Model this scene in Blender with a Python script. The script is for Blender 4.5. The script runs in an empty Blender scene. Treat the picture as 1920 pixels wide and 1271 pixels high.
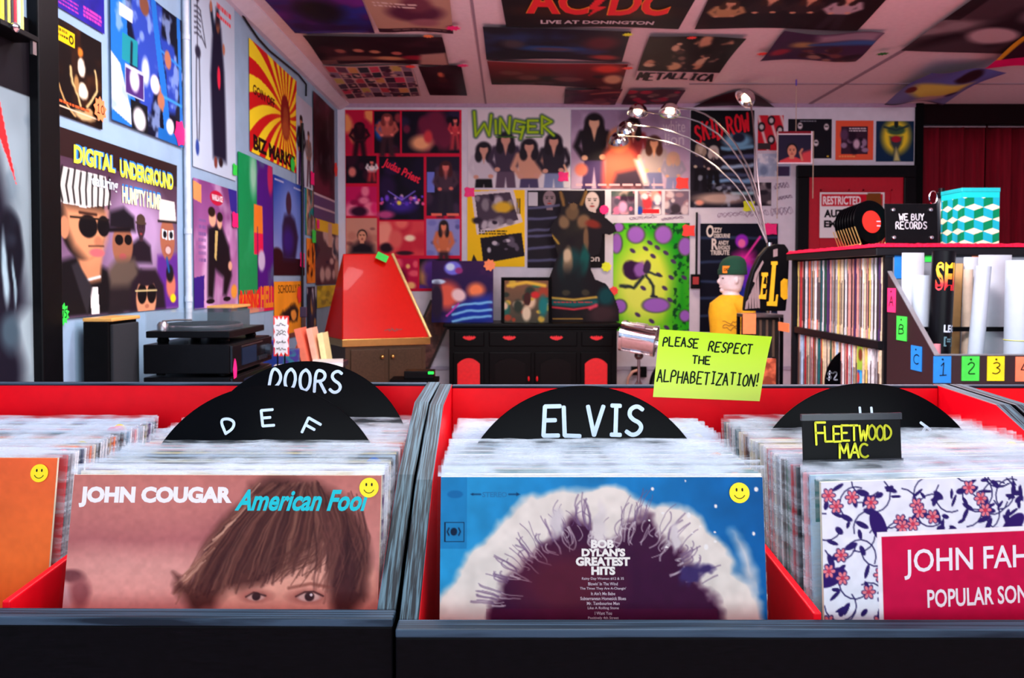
import bpy, math, random
import numpy as np
from mathutils import Matrix, Vector

# ------------------------------------------------------------------ camera, light, exposure
SC = bpy.context.scene
COL = SC.collection
F = 1490.0                      # focal length in pixels of the 1920 wide frame
CX, CY = 955.0, 557.0           # principal point
CAM = Vector((0.0, 0.0, 1.15))
PITCH = math.radians(1.5)
cd = bpy.data.cameras.new('camera')
cam = bpy.data.objects.new('camera', cd)
COL.objects.link(cam)
cam.location = CAM
cam.rotation_euler = (math.pi / 2 - PITCH, 0, 0)
cd.sensor_width = 36.0
cd.lens = 36.0 * F / 1920.0
cd.shift_x = (960.0 - CX) / 1920.0
cd.shift_y = (CY - 635.5) / 1920.0
cd.clip_start = 0.02
cd.dof.use_dof = True
cd.dof.focus_distance = 1.0
cd.dof.aperture_fstop = 13.0
SC.camera = cam
SC.view_settings.view_transform = 'Standard'
SC.view_settings.look = 'None'
SC.view_settings.gamma = 1.0
SC.view_settings.use_curve_mapping = False
SC.view_settings.exposure = 0.3
SC.cycles.use_denoising = True
SC.cycles.max_bounces = 7
SC.cycles.transparent_max_bounces = 24
SC.cycles.caustics_reflective = False
SC.cycles.caustics_refractive = False

world = bpy.data.worlds.new('world')
SC.world = world
world.use_nodes = True
wb = world.node_tree.nodes['Background']
wb.inputs['Color'].default_value = (0.62, 0.78, 1.0, 1)
wb.inputs['Strength'].default_value = 0.35


def area(name, loc, aim, sx, sy, col, power):
    d = bpy.data.lights.new(name, 'AREA')
    d.shape = 'RECTANGLE'
    d.size, d.size_y = sx, sy
    d.color = col
    d.energy = power
    o = bpy.data.objects.new(name, d)
    COL.objects.link(o)
    o.location = loc
    o.rotation_euler = (Vector(aim) - Vector(loc)).to_track_quat('-Z', 'Y').to_euler()
    return o


area('storefront_daylight', (0.4, -2.3, 1.7), (0.2, 3, 1.2), 4.2, 2.0, (0.80, 0.93, 1.0), 95)
area('ceiling_fluorescent_front', (0.1, 1.35, 2.57), (0.1, 1.35, 0), 1.3, 0.5, (0.86, 0.96, 1.0), 62)
area('ceiling_fluorescent_side', (-0.1, 3.0, 2.57), (-0.1, 3.0, 0), 1.2, 0.3, (0.95, 0.93, 1.0), 36)
area('ceiling_light_back', (1.0, 4.02, 2.585), (1.0, 4.02, 0), 2.4, 0.3, (1.0, 0.78, 0.82), 130)
pl = bpy.data.lights.new('added_ceiling_fill', 'POINT')  # added fill light that brightens ceiling and walls; no pendant is seen
pl.energy = 70
pl.color = (1.0, 0.74, 0.80)
pl.shadow_soft_size = 0.16
po = bpy.data.objects.new('added_ceiling_fill', pl)
COL.objects.link(po)
po.location = (0.9, 2.1, 1.95)


# ------------------------------------------------------------------ pixel -> place helpers (scene is measured off the photograph)
_cp, _sp = math.cos(PITCH), math.sin(PITCH)


def ray(x, y):
    xc, yc = (x - CX) / F, -(y - CY) / F
    return Vector((xc, _cp + yc * _sp, yc * _cp - _sp))


def at(x, y, Y):
    r = ray(x, y)
    return CAM + r * (Y / r.y)


def atX(x, y, X):
    r = ray(x, y)
    return CAM + r * (X / r.x)


def atZ(x, y, Z):
    r = ray(x, y)
    return CAM + r * ((Z - CAM.z) / r.z)


def s2l(c):
    c = np.asarray(c, dtype=float) / 255.0
    return np.where(c <= 0.04045, c / 12.92, ((c + 0.055) / 1.055) ** 2.4)


# ------------------------------------------------------------------ materials
MATS = {}


def mat(name, col, rough=0.5, metal=0.0, spec=0.5, emit=0.0, alpha=1.0, noise=0.08, nscale=40.0, stretch=(1, 1, 1), col2=None, bump=0.0, coat=0.0, trans=0.0):
    if name in MATS:
        return MATS[name]
    m = bpy.data.materials.new(name)
    m.use_nodes = True
    nt = m.node_tree
    b = nt.nodes['Principled BSDF']
    c = s2l(col)
    b.inputs['Roughness'].default_value = rough
    b.inputs['Metallic'].default_value = metal
    b.inputs['Specular IOR Level'].default_value = spec
    b.inputs['Alpha'].default_value = alpha
    b.inputs['Coat Weight'].default_value = coat
    b.inputs['Transmission Weight'].default_value = trans
    tc = nt.nodes.new('ShaderNodeTexCoord')
    mp = nt.nodes.new('ShaderNodeMapping')
    mp.inputs['Scale'].default_value = stretch
    nz = nt.nodes.new('ShaderNodeTexNoise')
    nz.inputs['Scale'].default_value = nscale
    nz.inputs['Detail'].default_value = 4
    nt.links.new(tc.outputs['Object'], mp.inputs['Vector'])
    nt.links.new(mp.outputs['Vector'], nz.inputs['Vector'])
    rp = nt.nodes.new('ShaderNodeValToRGB')
    if col2 is None:
        a_, b_ = c * (1 - noise), np.minimum(c * (1 + noise), 1)
        rp.color_ramp.elements[0].position, rp.color_ramp.elements[1].position = 0.3, 0.7
    else:
        a_, b_ = c, s2l(col2)
        rp.color_ramp.elements[0].position, rp.color_ramp.elements[1].position = 0.45, 0.62
    rp.color_ramp.elements[0].color = (*a_, 1)
    rp.color_ramp.elements[1].color = (*b_, 1)
    nt.links.new(nz.outputs['Fac'], rp.inputs['Fac'])
    nt.links.new(rp.outputs['Color'], b.inputs['Base Color'])
    if bump:
        bp = nt.nodes.new('ShaderNodeBump')
        bp.inputs['Strength'].default_value = bump
        bp.inputs['Distance'].default_value = 0.004
        nt.links.new(nz.outputs['Fac'], bp.inputs['Height'])
        nt.links.new(bp.outputs['Normal'], b.inputs['Normal'])
    if emit:
        b.inputs['Emission Color'].default_value = (*c, 1)
        b.inputs['Emission Strength'].default_value = emit
    MATS[name] = m
    return m


def print_mat(name, rough, spec):
    m = bpy.data.materials.new(name)
    m.use_nodes = True
    nt = m.node_tree
    b = nt.nodes['Principled BSDF']
    b.inputs['Roughness'].default_value = rough
    b.inputs['Specular IOR Level'].default_value = spec
    a = nt.nodes.new('ShaderNodeAttribute')
    a.attribute_name = 'Col'
    nt.links.new(a.outputs['Color'], b.inputs['Base Color'])
    return m


PRINT = print_mat('printed_paper', 0.5, 0.08)
GLOSSY = print_mat('printed_gloss_board', 0.5, 0.04)

BLACKW = mat('black_painted_wood', (5, 4, 7), 0.5, spec=0.05, stretch=(2, 14, 14), noise=0.5)
WORN_SHEEN = mat('worn_sheen_edge', (12, 20, 28), 0.5, spec=0.15, stretch=(60, .4, 4), nscale=9, col2=(72, 96, 108))  # pale streaks paint in grazing sheen as well as wear on top edges
WORNX_SHEEN = mat('worn_sheen_edge_across', (20, 30, 42), 0.5, spec=0.12, stretch=(.5, 60, 6), nscale=9, col2=(54, 72, 90))  # same crosswise: wear plus painted sheen on front and back board tops
REDW = mat('red_painted_wood', (232, 2, 24), 0.42, spec=0.15, noise=0.05)
WHITE = mat('white_paint', (235, 238, 240), 0.5)
BLACK = mat('black_plastic', (7, 7, 10), 0.38, spec=0.12, noise=0.2)
BLACKM = mat('black_matte', (7, 7, 9), 0.75, spec=0.06, noise=0.2)
CHROME = mat('chrome', (225, 225, 230), 0.12, metal=1.0)
STEEL = mat('brushed_steel', (170, 160, 165), 0.3, metal=1.0)
BRASS = mat('brass', (214, 170, 96), 0.25, metal=1.0)
VINYL = mat('black_vinyl', (4, 4, 6), 0.28, spec=0.05, noise=0.1)
CHALK = mat('white_paint_pen', (208, 226, 242), 0.6, spec=0.2)
YELLOWP = mat('yellow_sticker', (250, 228, 20), 0.5, spec=0.3, noise=0.03)
INK = mat('black_ink', (14, 14, 20), 0.6, spec=0.2)


# ------------------------------------------------------------------ object helpers
def tag(o, label=None, cat=None, group=None, kind=None):
    if label: o['label'] = label
    if cat: o['category'] = cat
    if group: o['group'] = group
    if kind: o['kind'] = kind
    return o


WL = {}


def thing(name, label, cat, loc=(0, 0, 0), group=None, kind=None):
    o = bpy.data.objects.new(name, None)
    o.empty_display_size = 0.05
    COL.objects.link(o)
    o.location = loc
    WL[o] = Vector(loc)
    return tag(o, label, cat, group, kind)


class MB:
    def __init__(s):
        s.v, s.f, s.m, s.c = [], [], [], []

    def add(s, vs, fs, mi=0, M=None, col=None):
        n = len(s.v)
        for p in vs:
            p = Vector(p)
            s.v.append(M @ p if M is not None else p)
            s.c.append(col if col is not None else (1, 1, 1))
        for i, f in enumerate(fs):
            s.f.append([n + k for k in f])
            s.m.append(mi[i] if isinstance(mi, (list, tuple)) else mi)
        return s

    # face order of a box: -x +x -y +y -z +z
    def box(s, lo, hi, mi=0, M=None):
        x0, y0, z0 = lo
        x1, y1, z1 = hi
        vs = [(x0, y0, z0), (x1, y0, z0), (x1, y1, z0), (x0, y1, z0), (x0, y0, z1), (x1, y0, z1), (x1, y1, z1), (x0, y1, z1)]
        fs = [(0, 4, 7, 3), (1, 2, 6, 5), (0, 1, 5, 4), (2, 3, 7, 6), (0, 3, 2, 1), (4, 5, 6, 7)]
        return s.add(vs, fs, mi, M)

    def prism(s, pts, ext, mi=0, M=None):
        n = len(pts)
        e = Vector(ext)
        vs = [Vector(p) for p in pts] + [Vector(p) + e for p in pts]
        fs = [list(range(n))[::-1], list(range(n, 2 * n))] + [(i, (i + 1) % n, n + (i + 1) % n, n + i) for i in range(n)]
        return s.add(vs, fs, mi, M)

    def tube(s, path, r, n=10, mi=0, M=None):
        path = [Vector(p) for p in path]
        rs = r if isinstance(r, (list, tuple)) else [r] * len(path)
        up = Vector((0, 0, 1))
        rings = []
        for i, p in enumerate(path):
            t = (path[min(i + 1, len(path) - 1)] - path[max(i - 1, 0)]).normalized()
            if i == 0:
                a = t.cross(up)
                if a.length < 1e-3: a = t.cross(Vector((1, 0, 0)))
            else:
                a = a - t * a.dot(t)
            a.normalize()
            b = t.cross(a)
            rings.append([p + (a * math.cos(q) + b * math.sin(q)) * rs[i] for q in [2 * math.pi * k / n for k in range(n)]])
        return s.loft(rings, mi, M)

    def loft(s, rings, mi=0, M=None, cap=True):
        n = len(rings[0])
        vs = [p for r in rings for p in r]
        fs = []
        for i in range(len(rings) - 1):
            for k in range(n):
                fs.append((i * n + k, i * n + (k + 1) % n, (i + 1) * n + (k + 1) % n, (i + 1) * n + k))
        if cap:
            fs.append(list(range(n))[::-1])
            fs.append([(len(rings) - 1) * n + k for k in range(n)])
        return s.add(vs, fs, mi, M)

    def lathe(s, prof, M=None, n=28, mi=0, cap=True):
        rings = [[Vector((r * math.cos(2 * math.pi * k / n), r * math.sin(2 * math.pi * k / n), h)) for k in range(n)] for r, h in prof]
        return s.loft(rings, mi, M, cap)

    def ell(s, c, r, n=16, m=10, mi=0, M=None):
        c = Vector(c)
        rings = []
        for j in range(m + 1):
            q = math.pi * (0.02 + 0.96 * j / m) - math.pi / 2
            rings.append([c + Vector((r[0] * math.cos(q) * math.cos(2 * math.pi * k / n), r[1] * math.cos(q) * math.sin(2 * math.pi * k / n), r[2] * math.sin(q))) for k in range(n)])
        return s.loft(rings, mi, M)

    def build(s, name, mats, parent=None, smooth=False, bevel=0.0, local=False, origin=None, kind=None, attr=False):
        mats = mats if isinstance(mats, (list, tuple)) else [mats]
        me = bpy.data.meshes.new(name)
        vs = np.array([tuple(p) for p in s.v], dtype=float).reshape(-1, 3)
        if local:
            off = Vector((0, 0, 0))
        elif parent is not None:
            off = WL[parent]
        else:
            lo, hi = vs.min(0), vs.max(0)
            off = Vector(origin) if origin is not None else Vector(((lo[0] + hi[0]) / 2, (lo[1] + hi[1]) / 2, lo[2]))
        vs = vs - np.array(off)
        me.from_pydata(vs.tolist(), [], s.f)
        for m in mats: me.materials.append(m)
        me.polygons.foreach_set('material_index', s.m)
        if smooth: me.polygons.foreach_set('use_smooth', [True] * len(s.f))
        if attr:
            ca = me.color_attributes.new('Col', 'FLOAT_COLOR', 'POINT')
            cc = np.ones((len(s.v), 4))
            cc[:, :3] = np.array(s.c)
            ca.data.foreach_set('color', cc.ravel())
        me.update()
        o = bpy.data.objects.new(name, me)
        COL.objects.link(o)
        if parent is not None:
            o.parent = parent
            WL[o] = WL.get(parent, Vector((0, 0, 0))) if not local else Vector((0, 0, 0))
        else:
            o.location = off
            WL[o] = Vector(off)
        if bevel:
            bm = o.modifiers.new('bevel', 'BEVEL')
            bm.width = bevel
            bm.segments = 2
            bm.limit_method = 'ANGLE'
        if smooth:
            try:
                me.set_sharp_from_angle(angle=math.radians(40))
            except Exception:
                pass
        if kind: o['kind'] = kind
        return o


def bx(lo, hi, mi=0):
    return MB().box(lo, hi, mi)


_ONES = ['', 'first', 'second', 'third', 'fourth', 'fifth', 'sixth', 'seventh', 'eighth', 'ninth', 'tenth', 'eleventh', 'twelfth', 'thirteenth', 'fourteenth', 'fifteenth', 'sixteenth', 'seventeenth', 'eighteenth', 'nineteenth']
_TENS = ['', '', 'twenty', 'thirty', 'forty', 'fifty', 'sixty', 'seventy', 'eighty', 'ninety']


def ordinal(n):
    if n >= 100:
        return 'hundredth' if n == 100 else 'hundred-and-' + ordinal(n - 100)
    if n < 20: return _ONES[n]
    t, u = divmod(n, 10)
    return (_TENS[t][:-1] + 'ieth') if u == 0 else _TENS[t] + '-' + _ONES[u]


# ------------------------------------------------------------------ lettering
SF = {
 'A': [[(0, 0), (2, 6), (4, 0)], [(.8, 2.2), (3.2, 2.2)]], 'B': [[(0, 0), (0, 6), (2.8, 5.6), (3.2, 4.4), (2.6, 3.3), (0, 3.1)], [(2.2, 3.2), (3.8, 2), (3.2, .5), (0, 0)]],
 'C': [[(4, 5.2), (2.6, 6), (.8, 5.2), (0, 3), (.8, .8), (2.6, 0), (4, .8)]], 'D': [[(0, 0), (0, 6), (2.4, 5.4), (4, 3.2), (2.8, .8), (0, 0)]],
 'E': [[(4, 6), (0, 6), (0, 0), (4, 0)], [(0, 3.1), (3, 3.1)]], 'F': [[(4, 6), (0, 6), (0, 0)], [(0, 3.2), (3, 3.2)]],
 'G': [[(4, 5.2), (2.4, 6), (.6, 5), (0, 3), (.8, .8), (2.4, 0), (4, 1), (4, 2.8), (2.4, 2.8)]], 'H': [[(0, 0), (0, 6)], [(4, 0), (4, 6)], [(0, 3), (4, 3)]],
 'I': [[(.8, 6), (3.2, 6)], [(2, 6), (2, 0)], [(.8, 0), (3.2, 0)]], 'J': [[(3.4, 6), (3.4, 1.4), (2.2, 0), (.6, .4), (0, 1.8)]],
 'K': [[(0, 0), (0, 6)], [(4, 6), (0, 2.6)], [(1.4, 3.8), (4, 0)]], 'L': [[(0, 6), (0, 0), (4, 0)]], 'M': [[(0, 0), (.4, 6), (2.2, 2), (4, 6), (4.4, 0)]],
 'N': [[(0, 0), (0, 6), (4, 0), (4, 6)]], 'O': [[(2, 6), (.5, 5), (0, 3), (.5, 1), (2, 0), (3.5, 1), (4, 3), (3.5, 5), (2, 6)]],
 'P': [[(0, 0), (0, 6), (2.8, 5.8), (3.8, 4.4), (2.8, 3), (0, 2.8)]], 'R': [[(0, 0), (0, 6), (2.8, 5.8), (3.8, 4.5), (2.8, 3.1), (0, 2.9)], [(1.6, 3), (4, 0)]],
 'S': [[(4, 5.2), (2.6, 6), (.8, 5.4), (.4, 4.2), (1.6, 3.2), (3.2, 2.6), (4, 1.5), (3, .3), (1.4, 0), (0, .8)]], 'T': [[(0, 6), (4.2, 6)], [(2.1, 6), (2.1, 0)]],
 'U': [[(0, 6), (0, 1.6), (1.2, 0), (2.8, 0), (4, 1.6), (4, 6)]], 'V': [[(0, 6), (2, 0), (4, 6)]], 'W': [[(0, 6), (1, 0), (2.3, 4), (3.6, 0), (4.6, 6)]],
 'X': [[(0, 0), (4, 6)], [(0, 6), (4, 0)]], 'Y': [[(0, 6), (2, 3), (4, 6)], [(2, 3), (2, 0)]], 'Z': [[(0, 6), (4, 6), (0, 0), (4, 0)]],
 '1': [[(.8, 4.6), (2, 6), (2, 0)], [(.6, 0), (3.6, .2)]], '2': [[(.2, 4.8), (1.6, 6), (3.4, 5.4), (3.4, 3.8), (0, 0), (4, .2)]],
 '3': [[(.2, 5.4), (2, 6), (3.6, 5), (3, 3.6), (1.6, 3.2), (3.4, 2.6), (3.8, 1.2), (2, 0), (0, .6)]], '4': [[(1.4, 6), (0, 2.4), (4, 2.4)], [(3, 6), (3, 0)]],
 '5': [[(3.8, 6), (.4, 6), (.2, 3.4), (2.4, 3.6), (3.8, 2), (2.6, 0), (0, .4)]], '7': [[(0, 6), (4, 6), (1.4, 0)]], '0': [[(2, 6), (.4, 4.6), (.4, 1.4), (2, 0), (3.6, 1.4), (3.6, 4.6), (2, 6)]],
 '$': [[(4, 5), (2, 5.6), (.3, 4.6), (1.4, 3.2), (3, 2.8), (3.8, 1.4), (2, .4), (0, 1)], [(2, 6.4), (2, -.4)]], '!': [[(1, 6.6), (1, 2)], [(1, .4), (1.1, 0)]], ' ': [], '.': [[(0, .2), (.2, 0)]], "'": [[(1, 6), (.8, 4.6)]],
}


def ribbon(P, w, out_v, out_f):
    """a flat stroke of width w along 2D points P"""
    for (x0, y0), (x1, y1) in zip(P[:-1], P[1:]):
        L = math.hypot(x1 - x0, y1 - y0) or 1e-6
        dx, dy = (x1 - x0) / L, (y1 - y0) / L
        h = w / 2
        ox, oy = -dy * h, dx * h
        e = h * 0.6
        n = len(out_v)
        out_v += [(x0 - dx * e + ox * .6, y0 - dy * e + oy * .6), (x0 + ox, y0 + oy), (x1 + ox, y1 + oy), (x1 + dx * e + ox * .6, y1 + dy * e + oy * .6),
                  (x1 + dx * e - ox * .6, y1 + dy * e - oy * .6), (x1 - ox, y1 - oy), (x0 - ox, y0 - oy), (x0 - dx * e - ox * .6, y0 - dy * e - oy * .6)]
        out_f.append(list(range(n + 7, n - 1, -1)))


def smooth_pts(P, k=2):
    for _ in range(k):
        if len(P) < 4: return P
        Q = [P[0]]
        for a, b in zip(P[:-1], P[1:]):
            Q += [(a[0] * .75 + b[0] * .25, a[1] * .75 + b[1] * .25), (a[0] * .25 + b[0] * .75, a[1] * .25 + b[1] * .75)]
        P = Q + [P[-1]]
    return P


ROUND = set('BCDGJOPRSU0235$')


def stroke_text(text, width, height, w, jit=0.0, seed=1, spiky=False, gap=1.6):
    """handwritten capitals in a box (0,0)-(width,height), y up"""
    rnd = random.Random(seed)
    lets, x = [], 0.0
    for ch in text:
        if ch == ' ':
            x += 3.0
            continue
        g = SF[ch]
        mx = max([p[0] for s in g for p in s] + [1])
        dy = rnd.uniform(-1, 1) * jit * 2
        sl = rnd.uniform(-.06, .1) * (1 if jit else 0)
        for s in g:
            P = [(px_ + x + sl * py_ + rnd.uniform(-jit, jit) * .5, py_ + dy + rnd.uniform(-jit, jit) * .5) for px_, py_ in s]
            if ch in ROUND and not spiky: P = smooth_pts(P)
            lets.append(P)
        x += mx + gap
    x -= gap
    sx, sy = width / x, height / 6.0
    V, Fc = [], []
    for P in lets:
        ribbon([(p[0] * sx, p[1] * sy) for p in P], w, V, Fc)
    return V, Fc


_FC = {}


def font_text(text, bold=0.0, shear=0.0, space=1.0):
    k = (text, bold, shear, space)
    if k not in _FC:
        cu = bpy.data.curves.new('tmp', 'FONT')
        cu.body = text
        cu.offset = bold
        cu.shear = shear
        cu.space_character = space
        cu.resolution_u = 3
        o = bpy.data.objects.new('tmp', cu)
        COL.objects.link(o)
        dg = bpy.context.evaluated_depsgraph_get()
        me = o.evaluated_get(dg).to_mesh()
        v = np.array([tuple(q.co)[:2] for q in me.vertices])
        fs = [list(p.vertices) for p in me.polygons]
        o.evaluated_get(dg).to_mesh_clear()
        bpy.data.objects.remove(o)
        bpy.data.curves.remove(cu)
        v = v - v.min(0)
        _FC[k] = (v / v.max(0), fs)
    return _FC[k]


# ------------------------------------------------------------------ printed pictures: a fine mesh whose print is worked out point by point
class Cv:
    """a picture in logical coordinates x0..x1, y0..y1 (y down), printed on a grid"""
    def __init__(s, ext, asp, res, base=(128, 128, 128), seed=0):
        s.x0, s.y0, s.x1, s.y1 = ext
        s.asp = asp
        s.nx = max(2, int(res if asp >= 1 else res * asp))
        s.ny = max(2, int(res / asp if asp >= 1 else res))
        u, v = np.meshgrid(np.linspace(0, 1, s.nx), np.linspace(0, 1, s.ny))
        s.A, s.B = u * asp, v
        s.A0, s.B0 = s.A.copy(), s.B.copy()
        s.img = np.ones((s.ny, s.nx, 3)) * np.array(base, float)
        s.rs = np.random.RandomState(seed + 11)
        s.texts = []

    def c(s, x, y):
        return (x - s.x0) / (s.x1 - s.x0) * s.asp, (y - s.y0) / (s.y1 - s.y0)

    def bl(s, m, col):
        m = np.clip(m, 0, 1)[..., None]
        s.img = s.img * (1 - m) + np.array(col, float) * m
        return s

    def e(s, cx, cy, rx, ry, col, soft=.2, rot=0, op=1.0):
        a, b = s.c(cx, cy)
        ra = abs(rx / (s.x1 - s.x0) * s.asp)
        rb = abs(ry / (s.y1 - s.y0))
        t = math.radians(rot)
        da, db = s.A - a, s.B - b
        p, q = da * math.cos(t) + db * math.sin(t), -da * math.sin(t) + db * math.cos(t)
        d = np.sqrt((p / ra) ** 2 + (q / rb) ** 2)
        return s.bl((1 + soft / 2 - d) / max(soft, 1e-3) * op if op == 1 else np.clip((1 + soft / 2 - d) / soft, 0, 1) * op, col)

    def r(s, x0, y0, x1, y1, col, op=1.0):
        a0, b0 = s.c(x0, y0)
        a1, b1 = s.c(x1, y1)
        return s.bl(((s.A >= a0) & (s.A <= a1) & (s.B >= b0) & (s.B <= b1)) * op, col)

    def p(s, pts, col, soft=0.0, op=1.0):
        P = [s.c(*q) for q in pts]
        ins = np.zeros(s.A.shape, bool)
        D = np.full(s.A.shape, 9.0)
        for (xa, ya), (xb, yb) in zip(P, P[1:] + P[:1]):
            if ya != yb:
                cr = ((ya > s.B) != (yb > s.B)) & (s.A < (xb - xa) * (s.B - ya) / (yb - ya) + xa)
                ins ^= cr
            if soft:
                D = np.minimum(D, s.sd(xa, ya, xb, yb))
        if soft:
            m = np.where(ins, .5 + D / soft / 2, .5 - D / soft / 2)
        else:
            m = ins * 1.0
        return s.bl(np.clip(m, 0, 1) * op, col)

    def sd(s, xa, ya, xb, yb):
        dx, dy = xb - xa, yb - ya
        t = np.clip(((s.A - xa) * dx + (s.B - ya) * dy) / (dx * dx + dy * dy + 1e-12), 0, 1)
        return np.hypot(s.A - xa - t * dx, s.B - ya - t * dy)

    def l(s, pts, w, col, op=1.0):
        """w in logical y units"""
        P = [s.c(*q) for q in pts]
        h = w / abs(s.y1 - s.y0) / 2
        D = np.full(s.A.shape, 9.0)
        for (xa, ya), (xb, yb) in zip(P[:-1], P[1:]):
            D = np.minimum(D, s.sd(xa, ya, xb, yb))
        return s.bl(np.clip(1.3 - D / h * .8, 0, 1) * op, col)

    def vn(s, scale, octv=2):
        out = 0
        for o in range(octv):
            k = scale * 2 ** o
            n = int(k * max(s.asp, 1)) + 3
            g = s.rs.rand(n + 1, n + 1)
            fa, fb = s.A0 * k, s.B0 * k
            ia, ib = np.clip(fa.astype(int), 0, n - 1), np.clip(fb.astype(int), 0, n - 1)
            ta, tb = fa - ia, fb - ib
            ta, tb = ta * ta * (3 - 2 * ta), tb * tb * (3 - 2 * tb)
            out = out + (g[ib, ia] * (1 - ta) * (1 - tb) + g[ib, ia + 1] * ta * (1 - tb) + g[ib + 1, ia] * (1 - ta) * tb + g[ib + 1, ia + 1] * ta * tb) * .5 ** o
        return out / (2 - .5 ** (octv - 1))

    def n(s, scale, amt):
        s.img = np.clip(s.img * (1 + (s.vn(scale) - .5)[..., None] * 2 * amt), 0, 255)
        return s

    def d(s, scale, amt):
        """following shapes get organic edges"""
        s.A, s.B = s.A0.copy(), s.B0.copy()
        if amt:
            s.A = s.A + (s.vn(scale, 3) - .5) * amt
            s.B = s.B + (s.vn(scale, 3) - .5) * amt
        return s

    def g(s, c0, c1, horiz=False):
        t = (s.A0 / s.asp if horiz else s.B0)[..., None]
        s.img = np.array(c0, float) * (1 - t) + np.array(c1, float) * t
        return s

    def cloud(s, scale, col, lo=.5, hi=.7, op=1.0):
        m = np.clip((s.vn(scale, 3) - lo) / (hi - lo), 0, 1)
        return s.bl(m * op, col)

    def blobs(s, n, cols, r0, r1, box=None, soft=.6):
        x0, y0, x1, y1 = box or (s.x0, s.y0, s.x1, s.y1)
        for _ in range(n):
            r = s.rs.uniform(r0, r1)
            s.e(s.rs.uniform(x0, x1), s.rs.uniform(y0, y1), r, r * s.rs.uniform(.5, 1.6), cols[s.rs.randint(len(cols))], soft)
        return s

    def fig(s, cx, top, h, skin, hair, shirt, pants, wide=1.0, long=True, lean=0.0):
        """a generic standing person, h tall in logical y units"""
        k = h / 100.0 * wide * abs((s.x1 - s.x0) / s.asp / (s.y1 - s.y0))
        h = h / 100.0
        X = lambda q, y=0: cx + q * k + lean * (y / 100.0) * k
        Yy = lambda q: top + q * h
        s.p([(X(-9), Yy(48)), (X(9), Yy(48)), (X(13), Yy(100)), (X(4), Yy(100)), (X(0), Yy(60)), (X(-4), Yy(100)), (X(-13), Yy(100))], pants, .01)
        s.p([(X(-13), Yy(20)), (X(-5), Yy(15)), (X(5), Yy(15)), (X(13), Yy(20)), (X(10), Yy(52)), (X(-10), Yy(52))], shirt, .01)
        s.l([(X(-12), Yy(21)), (X(-17), Yy(36)), (X(-10), Yy(48))], 7 * h, shirt)
        s.l([(X(12), Yy(21)), (X(17), Yy(36)), (X(9), Yy(47))], 7 * h, shirt)
        s.e(X(-9), Yy(49), 3 * k, 3 * h, skin, .4).e(X(8), Yy(48), 3 * k, 3 * h, skin, .4)
        if long:
            s.e(X(0), Yy(10), 9.5 * k, 12 * h, hair, .3).e(X(-6), Yy(19), 4.5 * k, 9 * h, hair, .4).e(X(6), Yy(19), 4.5 * k, 9 * h, hair, .4)
        else:
            s.e(X(0), Yy(6), 6.5 * k, 6.5 * h, hair, .3)
        s.e(X(0), Yy(9.5), 5 * k, 7 * h, skin, .3)
        s.p([(X(-3), Yy(15)), (X(3), Yy(15)), (X(0), Yy(30))], skin, .01)
        s.e(X(0), Yy(3.5), 6 * k, 3.5 * h, hair, .3)
        return s

    def bust(s, cx, cy, r, skin, hair, shirt, shades=False, hat=None, rot=0):
        """a generic head and shoulders, r = head half height in y units"""
        k = r * abs((s.x1 - s.x0) / s.asp / (s.y1 - s.y0))
        s.p([(cx - 2.2 * k, cy + 3.2 * r), (cx - 1.9 * k, cy + 1.6 * r), (cx - .5 * k, cy + 1.0 * r), (cx + .5 * k, cy + 1.0 * r), (cx + 1.9 * k, cy + 1.6 * r), (cx + 2.2 * k, cy + 3.2 * r)], shirt, .02)
        s.r(cx - .35 * k, cy + .6 * r, cx + .35 * k, cy + 1.3 * r, skin)
        s.e(cx, cy - .15 * r, .86 * k, 1.0 * r, hair, .15, rot)
        s.e(cx, cy + .08 * r, .7 * k, .95 * r, skin, .15, rot)
        dk = tuple(q * .35 for q in skin)
        if shades:
            s.e(cx - .3 * k, cy - .08 * r, .27 * k, .22 * r, (14, 12, 16), .2).e(cx + .3 * k, cy - .08 * r, .27 * k, .22 * r, (14, 12, 16), .2)
            s.l([(cx - .62 * k, cy - .18 * r), (cx + .62 * k, cy - .18 * r)], .1 * r, (14, 12, 16))
        else:
            s.e(cx - .28 * k, cy - .02 * r, .14 * k, .07 * r, dk, .4).e(cx + .28 * k, cy - .02 * r, .14 * k, .07 * r, dk, .4)
            s.l([(cx - .45 * k, cy - .2 * r), (cx - .12 * k, cy - .2 * r)], .08 * r, dk).l([(cx + .45 * k, cy - .2 * r), (cx + .12 * k, cy - .2 * r)], .08 * r, dk)
        s.e(cx, cy + .3 * r, .12 * k, .07 * r, tuple(q * .6 for q in skin), .5)
        s.e(cx, cy + .56 * r, .25 * k, .09 * r, (150, 60, 60), .4)
        if hat: s.e(cx, cy - .72 * r, .85 * k, .5 * r, hat, .1).l([(cx - .95 * k, cy - .42 * r), (cx + .95 * k, cy - .42 * r)], .2 * r, hat)
        return s

    def t(s, text, x0, y0, x1, y1, col, bold=0.02, shear=0.0, rot=0.0, hand=0, jit=.15, spiky=False, seed=1, dz=0):
        """lettering filling the box; hand > 0: pen strokes of that width (y units)"""
        s.texts.append((text, x0, y0, x1, y1, col, bold, shear, rot, hand, jit, spiky, seed, dz))
        return s

    def lines(s, n, x0, y0, x1, y1, col, seed=0):
        """rows of print too small to read"""
        rr = random.Random(seed)
        dy = (y1 - y0) / n
        for i in range(n):
            x = x0
            while x < x1:
                w = (x1 - x0) * rr.uniform(.05, .16)
                s.r(x, y0 + i * dy, min(x + w, x1), y0 + i * dy + dy * .5, col)
                x += w + (x1 - x0) * .03
        return s

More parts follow.
